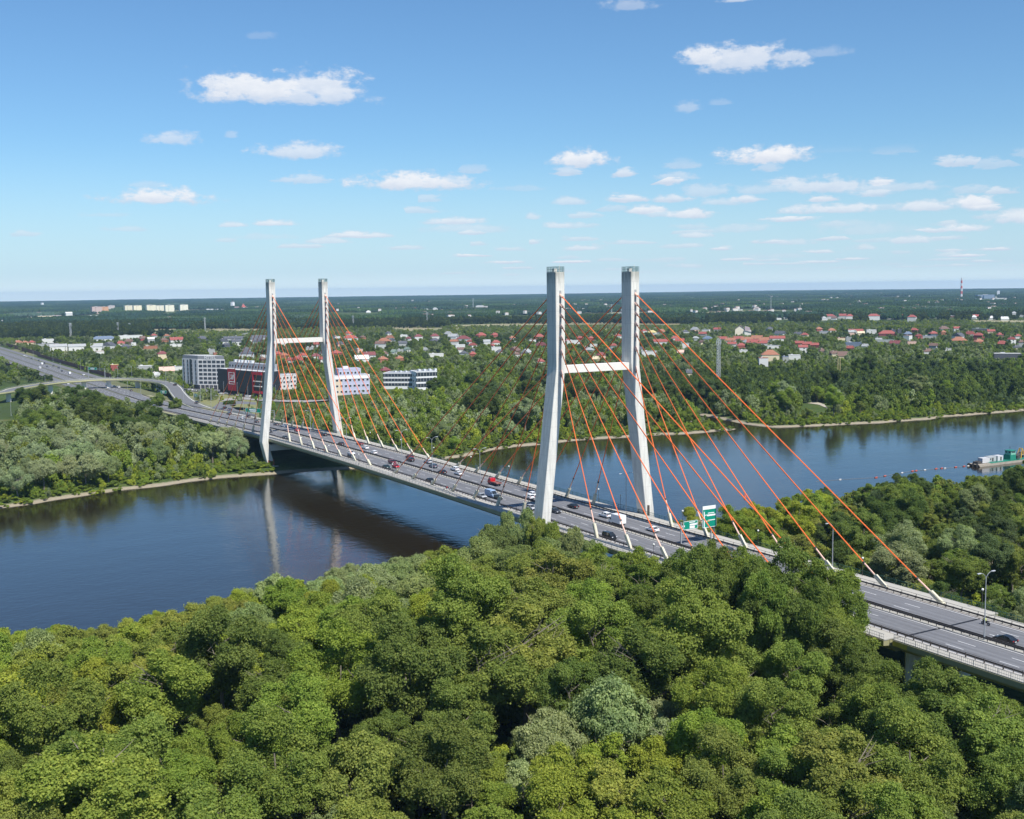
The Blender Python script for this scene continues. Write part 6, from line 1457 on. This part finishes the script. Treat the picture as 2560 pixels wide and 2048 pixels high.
def lane_of(y):
    return min((NEARL, MIDL, FARL, F1, F2, F3), key=lambda q: abs(q-y))
VEH = [('hatch', 1329, 1274, 'silver', 'silver car half hidden behind the leg of the nearer pylon'), ('mpv', 1530, 1346, 'black', 'black people carrier in the near lanes below the orange cables'), ('sedan', 1381, 1283, 'dark grey', 'dark car just emerging from behind the nearer pylon leg'),
       ('van', 1222, 1244, 'pale blue', 'large pale blue panel van in the near lanes of the bridge'), ('sedan', 1250, 1247, 'dark olive', 'dark olive sedan alongside the pale blue van'), ('hatch', 1199, 1246, 'silver', 'silver hatchback following right behind the pale blue van'), ('sedan', 1069, 1206, 'black', 'black sedan alone in the near lanes before the middle of the bridge'),
       ('sedan', 960, 1172, 'dark green', 'dark green sedan next to the bright red car'), ('hatch', 983, 1171, 'red', 'bright red hatchback beside the dark green sedan'), ('suv', 977, 1160, 'dark red', 'dark red car alongside the bright red one'), ('suv', 869, 1138, 'white', 'white sport utility car in the near lanes by the farther pylon'), ('sedan', 874, 1145, 'black', 'black sedan just ahead of the white sport utility car'),
       ('sedan', 714, 1097, 'dark grey', 'dark sedan at the first anchors by the farther pylon'), ('suv', 677, 1081, 'dark grey', 'dark car partly behind the farther pylon leg'),
       ('sedan', 1425, 1271, 'black', 'black sedan passing right of the nearer pylon leg'), ('suv', 1524, 1292, 'white', 'white sport utility car in the far lanes behind the box truck'), ('sedan', 1621, 1330, 'white', 'white sedan following the box truck'), ('suv', 1826, 1381, 'dark grey', 'dark car peeping out above the treetops past the sign gantry'), ('sedan', 2519, 1604, 'black', 'large black sedan at the right end of the bridge'),
       ('suv', 1323, 1247, 'white', 'white car at the left of the nearer pylon leg'), ('hatch', 1336, 1239, 'white', 'small white car touching the nearer pylon leg from behind'), ('suv', 1137, 1177, 'white', 'white car, left one of two side by side in the far lanes'), ('sedan', 1141, 1188, 'white', 'white car, right one of two side by side in the far lanes'),
       ('sedan', 1104, 1184, 'black', 'black sedan just behind the pair of white cars'), ('suv', 1078, 1170, 'grey blue', 'grey blue car between the black sedan and the silver one'), ('suv', 1065, 1159, 'silver', 'grey silver car near the foot of a cable in the far lanes'), ('suv', 1021, 1154, 'black', 'black sport utility car, front one of a pair at midspan'), ('sedan', 1021, 1146, 'dark red', 'dark car right beside the black sport utility car at midspan'),
       ('hatch', 937, 1135, 'white', 'small white hatchback in the inner far lane'), ('sedan', 911, 1123, 'white', 'white sedan ahead of the small white hatchback'), ('sedan', 895, 1113, 'dark red', 'dark red sedan in the outer far lane'), ('hatch', 861, 1112, 'black', 'black hatchback in the inner far lane'), ('suv', 808, 1090, 'black', 'black sport utility car right of the farther pylon'), ('hatch', 741, 1079, 'red', 'red hatchback between the legs of the farther pylon'),
       ('sedan', 720, 1067, 'white', 'white sedan behind the red hatchback'), ('sedan', 684, 1064, 'dark grey', 'dark sedan close to the farther pylon in the far lanes'), ('sedan', 641, 1057, 'dark grey', 'dark sedan left of the farther pylon'), ('sedan', 620, 1043, 'black', 'black sedan under the sign gantry'), ('hatch', 606, 1048, 'white', 'white hatchback left of the farther pylon'), ('suv', 573, 1037, 'dark grey', 'dark car at the merge, nearest of the group')]
for (k, u, v, c, l) in VEH:
    q = atdeck(u, v, .15); put(k, u, v, c, l, lane=lane_of(q[1]) if q[0] > -330 else None)
PROTO['box'] = box_truck(); r_ = put('box', 1545, 1312, 'white', 'white box truck in the far lanes of the bridge', lane=F1, cat='truck')
PROTO['tow'] = tow_truck(); r_ = put('tow', 1232, 1213, 'red', 'red tow truck with an empty flatbed in the far lanes', lane=F2, cat='truck')
FARV = [('sedan', 574, 1026, 8.6, 'grey blue', 'dark car at the merge, farther of the two behind'), ('sedan', 553, 1026, 8.6, 'dark grey', 'dark car, left one of two side by side on the slip road'), ('suv', 562, 1022, 8.6, 'black', 'black car, right one of two side by side on the slip road'), ('suv', 492, 1009, 8.8, 'dark grey', 'dark car on the road below the ramp end'), ('sedan', 493, 1041, 8.2, 'black', 'black car just above the willow tops'), ('suv', 438, 964, 11.0, 'black', 'black car on the top of the ramp bend'),
        ('suv', 60, 891, 5.4, 'white', 'white car, left one of a close pair far up the highway'), ('sedan', 65, 892, 5.4, 'white', 'white car, right one of a close pair far up the highway'), ('sedan', 79, 898, 5.4, 'dark grey', 'dark car up the highway after the white pair'), ('sedan', 97, 903, 5.4, 'black', 'black car up the highway left of a white one'), ('van', 105, 912, 5.4, 'white', 'white van on the highway beside a dark car'), ('suv', 111, 910, 5.4, 'black', 'black car beside the white van on the highway'), ('sedan', 118, 918, 5.4, 'dark grey', 'dark car below the white van on the highway'), ('van', 100, 922, 5.4, 'white', 'white van in the nearest highway lanes'),
        ('suv', 134, 916, 5.4, 'dark grey', 'dark car on the slip lane by the red barrier, farther one'), ('suv', 147, 921, 5.4, 'black', 'dark car on the slip lane by the red barrier, nearer one'), ('sedan', 155, 929, 5.4, 'black', 'black sedan in mid highway above the ramp'), ('van', 174, 936, 5.4, 'white', 'white van just above the ramp on the highway'), ('suv', 209, 939, 5.4, 'white', 'white car close above the ramp railing'),
        ('van', 268, 964, 5.4, 'white', 'white van under the ramp by its middle pier'), ('sedan', 286, 968, 5.4, 'white', 'white sedan under the ramp, first of two'), ('suv', 297, 970, 5.4, 'white', 'white car under the ramp, second of two'), ('sedan', 328, 978, 5.4, 'dark grey', 'dark car right of the ramp shadow on the highway'), ('van', 389, 974, 4.2, 'pale blue', 'pale blue van parked under the ramp'), ('suv', 170, 962, 5.3, 'white', 'white car glimpsed below the ramp through the trees')]
for (k, u, v, z, c, l) in FARV: put(k, u, v, c, l, z=z, dirx=-1 if v < 915 else 1, group='vehicles on the far roads', rz=(math.pi if z == 5.4 and random.random() < .5 else 0.0) if z < 8 else 2.6)
for i in range(16):
    u = 466+i*11.0; v = 975+i*1.15+(0 if i % 2 else 2)
    if 530 < u < 545: continue
    c = random.choice(['white', 'dark grey', 'black', 'silver', 'silver', 'dark grey'])
    put(random.choice(['sedan', 'hatch', 'suv']), u, v, c, f'parked {c} car before the hotel and the black shop building', z=4.3, group='cars parked by the hotel', rz=.6)
for i, u in enumerate((2006, 2022, 2036, 2092, 2108, 2120)):
    c = ['white', 'silver', 'white', 'white', 'dark grey', 'silver'][i]
    put('hatch' if i % 2 else 'van', u, 966+(i % 2)*2, c, f'{c} vehicle parked under the dark trees on the far bank', z=4.2, group='vehicles parked under the far bank trees', rz=.9)
for k in list(PROTO):
    if k not in used_p:
        for o in list(PROTO[k].children_recursive)+[PROTO[k]]: bpy.data.objects.remove(o)
# ------------------------------------------------------------------ people
def person(x, y, z, rz, shirt, trousers, label, stride=.25, sit=False, arms='down', cat='person', h=1.75, helmet=None):
    r_ = empty('person', (x, y, z), rz)
    V = []; E_ = []; R_ = []
    def v(p, r): V.append(p); R_.append(r); return len(V)-1
    s = h/1.75
    if sit:
        pel = v((-.05, 0, .85), .15); 
        ch = v((.12, 0, 1.22), .17); nk = v((.20, 0, 1.42), .06); hd = v((.24, 0, 1.56), .105); ht = v((.25, 0, 1.66), .10)
        E_ += [(pel, ch), (ch, nk), (nk, hd), (hd, ht)]
        for sd in (-1, 1):
            hp = v((0, sd*.12, .82), .10); kn = v((.42, sd*.2, .72), .07); an = v((.18, sd*.19, .35), .05); to = v((.34, sd*.19, .3), .045); E_ += [(pel, hp), (hp, kn), (kn, an), (an, to)]
            sh = v((.13, sd*.21, 1.32), .065); el = v((.32, sd*.27, 1.1), .05); ha = v((.56, sd*.24, 1.08), .045); E_ += [(ch, sh), (sh, el), (el, ha)]
    else:
        pel = v((0, 0, .95), .14); ch = v((0, 0, 1.28), .16); nk = v((.01, 0, 1.47), .055); hd = v((.03, 0, 1.6), .10); ht = v((.03, 0, 1.69), .095)
        E_ += [(pel, ch), (ch, nk), (nk, hd), (hd, ht)]
        for sd in (-1, 1):
            st = stride*sd; hp = v((0, sd*.10, .90), .095); kn = v((st*.5+.04, sd*.11, .5), .065); an = v((st, sd*.11, .09), .045); to = v((st+.16, sd*.12, .05), .04); E_ += [(pel, hp), (hp, kn), (kn, an), (an, to)]
            sh = v((0, sd*.2, 1.4), .06)
            if arms == 'down': el = v((-st*.4, sd*.26, 1.13), .045); ha = v((-st*.7+.08, sd*.26, .88), .04)
            else: el = v((.18, sd*.26, 1.2), .045); ha = v((.42, sd*.2, 1.12), .04)
            E_ += [(ch, sh), (sh, el), (el, ha)]
    me = bpy.data.meshes.new('body'); me.from_pydata([tuple(c*s for c in p) for p in V], E_, [])
    o = mesh_obj('body', me, r_); bm_ = bmesh.new(); bm_.from_mesh(me); lay = bm_.verts.layers.skin.verify()
    for i, vv in enumerate(bm_.verts): vv[lay].radius = (R_[i]*s, R_[i]*s); vv[lay].use_root = (i == 0)
    bm_.to_mesh(me); bm_.free()
    o.modifiers.new('skin', 'SKIN'); sb = o.modifiers.new('sub', 'SUBSURF'); sb.levels = 1; sb.render_levels = 1
    m = bpy.data.materials.new('person_cloth'); m.use_nodes = True; t = m.node_tree; t.nodes.clear(); b = NB(t)
    tcn = b.n('ShaderNodeTexCoord'); sp = b.n('ShaderNodeSeparateXYZ'); b.l(tcn.outputs['Object'], sp.inputs[0])
    c = b.mixc(b.m('GREATER_THAN', sp.outputs[2], .95*s if not sit else .9), trousers, shirt); c = b.mixc(b.m('GREATER_THAN', sp.outputs[2], 1.45*s if not sit else 1.45), c, (.45, .28, .2))
    c = b.mixc(b.m('GREATER_THAN', sp.outputs[2], 1.64*s if not sit else 1.62), c, helmet or (.05, .035, .025))
    p = b.n('ShaderNodeBsdfPrincipled'); p.inputs['Roughness'].default_value = .8; b.l(c, p.inputs['Base Color']); oo = b.n('ShaderNodeOutputMaterial'); b.l(p.outputs[0], oo.inputs[0]); me.materials.append(m)
    if helmet: MB().sphere((.245*s if sit else .03*s, 0, 1.63*s), .14*s, 10, 8).build('helmet', mat('helmet_'+str(int(helmet[0]*100)), helmet, .3), r_)
    return tag(r_, label, cat, 'people on the bridge walkway') if not sit else tag(r_, label, cat)
def bicycle(x, y, z, rz, colr, label):
    r_ = empty('bicycle', (x, y, z), rz)
    for sx in (-.52, .52):
        w = MB(); n = 16
        for i in range(n):
            a, c = 2*math.pi*i/n, 2*math.pi*(i+1)/n; w.tube((sx+.34*math.cos(a), 0, .35+.34*math.sin(a)), (sx+.34*math.cos(c), 0, .35+.34*math.sin(c)), .022, .022, 4, False)
        w.build('wheel', TYRE, r_)
    f = MB().tube((-.52, 0, .35), (-.1, 0, .35), .02).tube((-.1, 0, .35), (-.22, 0, .88), .02).tube((-.1, 0, .35), (.38, 0, .85), .022).tube((-.2, 0, .8), (.38, 0, .85), .02).tube((.52, 0, .35), (.36, 0, .98), .02); f.build('frame', mat('bike_'+str(int(colr[0]*100)), colr, .4), r_)
    MB().tube((.36, -.28, 1.0), (.36, .28, 1.0), .02).build('handlebar', DARKS, r_); MB().box((-.23, 0, .92), (.26, .14, .06)).build('saddle', TYRE, r_)
    return tag(r_, label, 'bicycle')
def wk(u, v): 
    q = atdeck(u, v, .3); return q[0], max(min(q[1], -13.6), -16.6), zroad(q[0])+.32
for (u, v, rz, sh, tr_, lb) in ((1110, 1228, .2, (.75, .75, .75), (.02, .02, .03), 'person in white top and dark trousers at the near railing'), (1118, 1227, 3.0, (.55, .05, .05), (.3, .3, .32), 'person in red top standing among the group at midspan'), (1124, 1229, 1.0, (.6, .55, .5), (.05, .05, .08), 'person in beige top at the right of the group'), (795, 1130, 0, (.03, .03, .04), (.02, .02, .02), 'dark clothed person walking on the near walkway'), (770, 1118, 3.1, (.2, .2, .3), (.05, .05, .08), 'person in blue grey walking toward the farther pylon'), (1330, 1276, .5, (.05, .05, .06), (.05, .05, .05), 'dark clothed person by the nearer pylon leg')):
    x, y, z = wk(u, v); person(x, y, z, rz, sh, tr_, lb)
x, y, z = wk(811, 1132); bicycle(x, y, z, .02, (.3, .05, .04), 'red framed bicycle ridden along the near walkway'); person(x-.1, y, z+.08, .02, (.25, .08, .06), (.03, .03, .03), 'cyclist in dark red top riding on the near walkway', sit=True)
x, y, z = wk(1121, 1232); bicycle(x+.8, y-.6, z, .3, (.5, .5, .5), 'grey bicycle standing beside the group at midspan')
# motorcycle and rider
q = atdeck(2446, 1567, .15); mc = empty('motorcycle', (q[0], F3-.6, zroad(q[0])+.155), math.pi)
for sx in (-.72, .72):
    w = MB().tube((sx, -.08, .32), (sx, .08, .32), .32, .32, 16).build('wheel', TYRE, mc); MB().tube((sx, -.09, .32), (sx, .09, .32), .17, .17, 10).build('rim', RIM, w)
MB().loft([[(-.35, s*.16, .45), (-.3, s*.16, .78), (.1, s*.2, .95), (.45, s*.16, .92), (.5, s*.14, .5), (.1, s*.2, .3)] for s in (-1, 1)]).build('engine_and_tank', TRIM, mc)
MB().loft([[(-.95, s*.09, .82), (-.9, s*.09, .92), (-.2, s*.16, .84), (-.2, s*.16, .74)] for s in (-1, 1)]).build('seat', TYRE, mc)
MB().tube((.72, -.12, .32), (.45, -.12, 1.0), .03).tube((.72, .12, .32), (.45, .12, 1.0), .03).build('fork', GALV, mc); MB().tube((.42, -.38, 1.06), (.42, .38, 1.06), .02).build('handlebar', DARKS, mc)
MB().loft([[(.5, s*.15, .8), (.38, s*.12, 1.15), (.55, s*.1, 1.22), (.72, s*.14, .85)] for s in (-1, 1)]).build('fairing', TRIM, mc); MB().tube((-.9, -.2, .45), (0, -.2, .38), .06, .05).build('exhaust', RIM, mc)
tag(mc, 'black motorcycle on the far lanes near the right end of the bridge', 'motorcycle')
pr_ = person(q[0], F3-.6, zroad(q[0])+.155+.02, math.pi, (.45, .50, .08), (.03, .03, .03), 'motorcycle rider in a yellow jacket and helmet', sit=True, helmet=(.6, .6, .1))
mc2 = at(290, 982, 5.4); 
# ------------------------------------------------------------------ dredger and floats
A_ = at(2436, 1166, .0); B_ = at(2575, 1149, .0); dv = B_-A_; rz = math.atan2(dv[1], dv[0]); Lb = np.linalg.norm(dv[:2])+6
dr = empty('dredger', (A_[0], A_[1], 0), rz); dr.scale = (.93, .93, .85)
HUL = mat('weathered_hull', (.36, .32, .26), .8, noise=.3, nscale=.4); TG = mat('teal_green_paint', (.02, .22, .15), .5)
MB().loft([[(0+(-.8 if z > 0 else .8), -3.2, z), (Lb, -3.2, z), (Lb, 3.2, z), (0+(-.8 if z > 0 else .8), 3.2, z)] for z in (-.6, 1.25)]).build('hull', HUL, dr)
MB().box((Lb/2+4, 0, 1.35), (Lb-9, 6.3, .16)).build('deck', TG, dr)
dm = MB()
for yy in (-3.1, 3.1):
    for z in (2.0, 2.4): dm.tube((6, yy, z), (Lb, yy, z), .04, .04, 4)
    for k in range(14): dm.tube((6+k*(Lb-6)/14, yy, 1.4), (6+k*(Lb-6)/14, yy, 2.4), .04, .04, 4)
dm.build('railing', TG, dr)
MB().box((6.2, -.3, 2.9), (5.2, 3.0, 2.7)).build('container', mat('white_container', (.55, .55, .56), .6), dr)
c_ = MB().box((12.2, .6, 3.0), (5.2, 3.0, 2.8)).build('container', mat('grey_container', (.40, .42, .42), .6), dr); MB().box((12.2, -.94, 2.8), (1.0, .08, 1.9)).box((10.6, -.94, 3.1), (.8, .08, .8)).build('door', DARKS, c_)
c_ = MB().box((17.2, .2, 3.05), (4.0, 3.2, 2.9)).build('container', mat('white_container', (.55, .55, .56), .6), dr); MB().box((17.6, -1.44, 2.9), (1.0, .08, 2.0)).build('door', DARKS, c_)
MB().box((26.0, 0, 2.9), (4.2, 4.0, 2.8)).build('wheelhouse_base', TG, dr)
wh = MB().box((26.3, 0, 5.4), (3.6, 3.6, 2.1)).build('wheelhouse', mat('mint_paint', (.22, .50, .38), .5), dr); MB().box((26.3, 0, 6.6), (4.2, 4.2, .2)).build('roof', TG, wh)
for dx_ in (-1.0, 0, 1.0): MB().box((26.3+dx_, -1.83, 5.7), (.75, .06, .8)).build('window', GLASS, wh)
for dy_ in (-1.0, 1.0): MB().box((24.47, dy_, 5.7), (.06, 1.1, .8)).build('window', GLASS, wh)
MB().tube((26.5, .5, 6.6), (26.5, .5, 9.2), .08, .05).box((26.5, .5, 8.2), (.1, 1.2, .1)).build('mast', DARKS, dr)
YP = mat('crane_yellow', (.62, .36, .03), .5)
for xx in (34.0, 41.5):
    cr_ = MB()
    for yy in (-1.6, 1.6): cr_.tube((xx-1.6, yy, 1.4), (xx+.2, yy*.5, 7.0), .22, .18, 6).tube((xx+1.8, yy, 1.4), (xx+.3, yy*.5, 7.0), .22, .18, 6).tube((xx-.9, yy*.8, 3.8), (xx+1.1, yy*.8, 3.8), .14, .14, 5)
    cr_.tube((xx+.2, -1, 7), (xx+.2, 1, 7), .2).build('a_frame', YP, dr)
MB().tube((29, -.8, 3.2), (44, -.8, 6.2), .45, .4, 8).tube((29, .8, 3.2), (44, .8, 6.2), .45, .4, 8).build('dredge_ladder', mat('dark_machine', (.07, .065, .06), .7), dr)
MB().box((31, 0, 2.2), (3, 2.5, 1.4)).box((36.5, 1.5, 2.0), (2.2, 1.4, 1.2)).tube((29.5, -1.8, 1.5), (29.5, -1.8, 3.6), .9, .9, 10).build('machinery', mat('dark_machine', (.07, .065, .06), .7), dr)
MB().box((1.5, 0, 1.9), (2.0, 3, 1.1)).tube((2.6, -1.4, 2), (2.6, 1.4, 2), .8, .8, 10).build('winch', mat('dark_machine', (.07, .065, .06), .7), dr)
for yy in (-2.6, 0, 2.4): MB().tube((-1.3, yy-.25, .8), (-1.3, yy+.25, .8), .85, .85, 12).build('tyre_fender', TYRE, dr)
tag(dr, 'dredging barge with white containers, green wheelhouse and yellow frames', 'boat')
bm_ = MB().tube((0, -.8, 0), (0, .8, 0), .28, .28, 8).mesh('float', mat('float_red', (.45, .10, .07), .6)); bw_ = MB().tube((0, -.6, 0), (0, .6, 0), .24, .24, 8).mesh('float', mat('float_white', (.6, .6, .6), .6))
FL = [(2100, 1199), (2190, 1194), (2212, 1190), (2255, 1182), (2281, 1178), (2290, 1177), (2312, 1175), (2340, 1172), (2354, 1171), (2362, 1171), (2389, 1168), (2410, 1166), (2420, 1165)]
for i, (u, v) in enumerate(FL):
    q = at(u, v, .1); o = mesh_obj('pipe_float', bw_ if i % 3 == 0 else bm_); o.location = (q[0], q[1], .12); o.rotation_euler.z = rz+1.57+.1*(i % 3)
    tag(o, ('white' if i % 3 == 0 else 'dull red')+' float of the dredging pipeline on the river', 'float', 'floats of the dredging pipeline')
pts = [at(u, v, .08) for u, v in [(2040, 1204)]+FL+[(2436, 1164)]]
pm = MB()
for a, c in zip(pts[:-1], pts[1:]): pm.tube(a, c, .06, .06, 5, False)
tag(pm.build('floating_pipe', mat('pale_pipe', (.20, .22, .24), .6)), 'thin floating pipeline running to the dredging barge', 'pipe')
q = at(1862, 1243, .1); o = mesh_obj('buoy', MB().tube((0, 0, 0), (0, 0, 1.4), .7, .15, 10).mesh('buoy', mat('float_red', (.45, .10, .07), .6))); o.location = (q[0], q[1], -.1); tag(o, 'small red conical buoy on the river behind the orange cables', 'buoy')

# ------------------------------------------------------------------ labels: tell like things apart
ORD = ['first', 'second', 'third', 'fourth', 'fifth', 'sixth', 'seventh', 'eighth', 'ninth', 'tenth', '11th', '12th', '13th', '14th', '15th', '16th', '17th', '18th', '19th', '20th', '21st', '22nd', '23rd', '24th', '25th', '26th', '27th', '28th', '29th', '30th']
def shorten(l):
    for a, c in (('with a broad lumpy crown', ''), ('with a rounded crown', ''), ('with soft drooping foliage', ''), ('with a narrow pointed crown', 'narrow'), ('with pale bare twigs showing', 'with bare twigs'), ('broadleaf tree', 'leafy tree'), (' low and dense', ''), ('medium sized', 'medium')):
        if len(l.split()) > 9: l = l.replace(a, c)
    return ' '.join(l.split())
bpy.context.view_layer.update()
for o in LABELLED:
    if o['label'].split()[-1] != '' and o.get('group', '').startswith(('trees', 'shrubs', 'far bank')): o['label'] = shorten(o['label'])
by = {}
for o in LABELLED: by.setdefault(o['label'], []).append(o)
for l, os_ in by.items():
    if len(os_) < 2: continue
    os_.sort(key=lambda o: proj(tuple(o.matrix_world.translation))[0]); n = len(os_)
    for i, o in enumerate(os_):
        nm = ('leftmost' if i == 0 else 'rightmost' if i == n-1 else (ORD[i] if i < len(ORD) else f'{i+1}th')+' such from left')
        w = l.split()
        o['label'] = ' '.join(w[:14])+', '+nm if nm.count(' ') == 0 else ' '.join(w[:12])+', '+nm
for o in SC.objects:
    if o.get('label') and o.parent is None and not o.get('category'): o['category'] = 'thing'
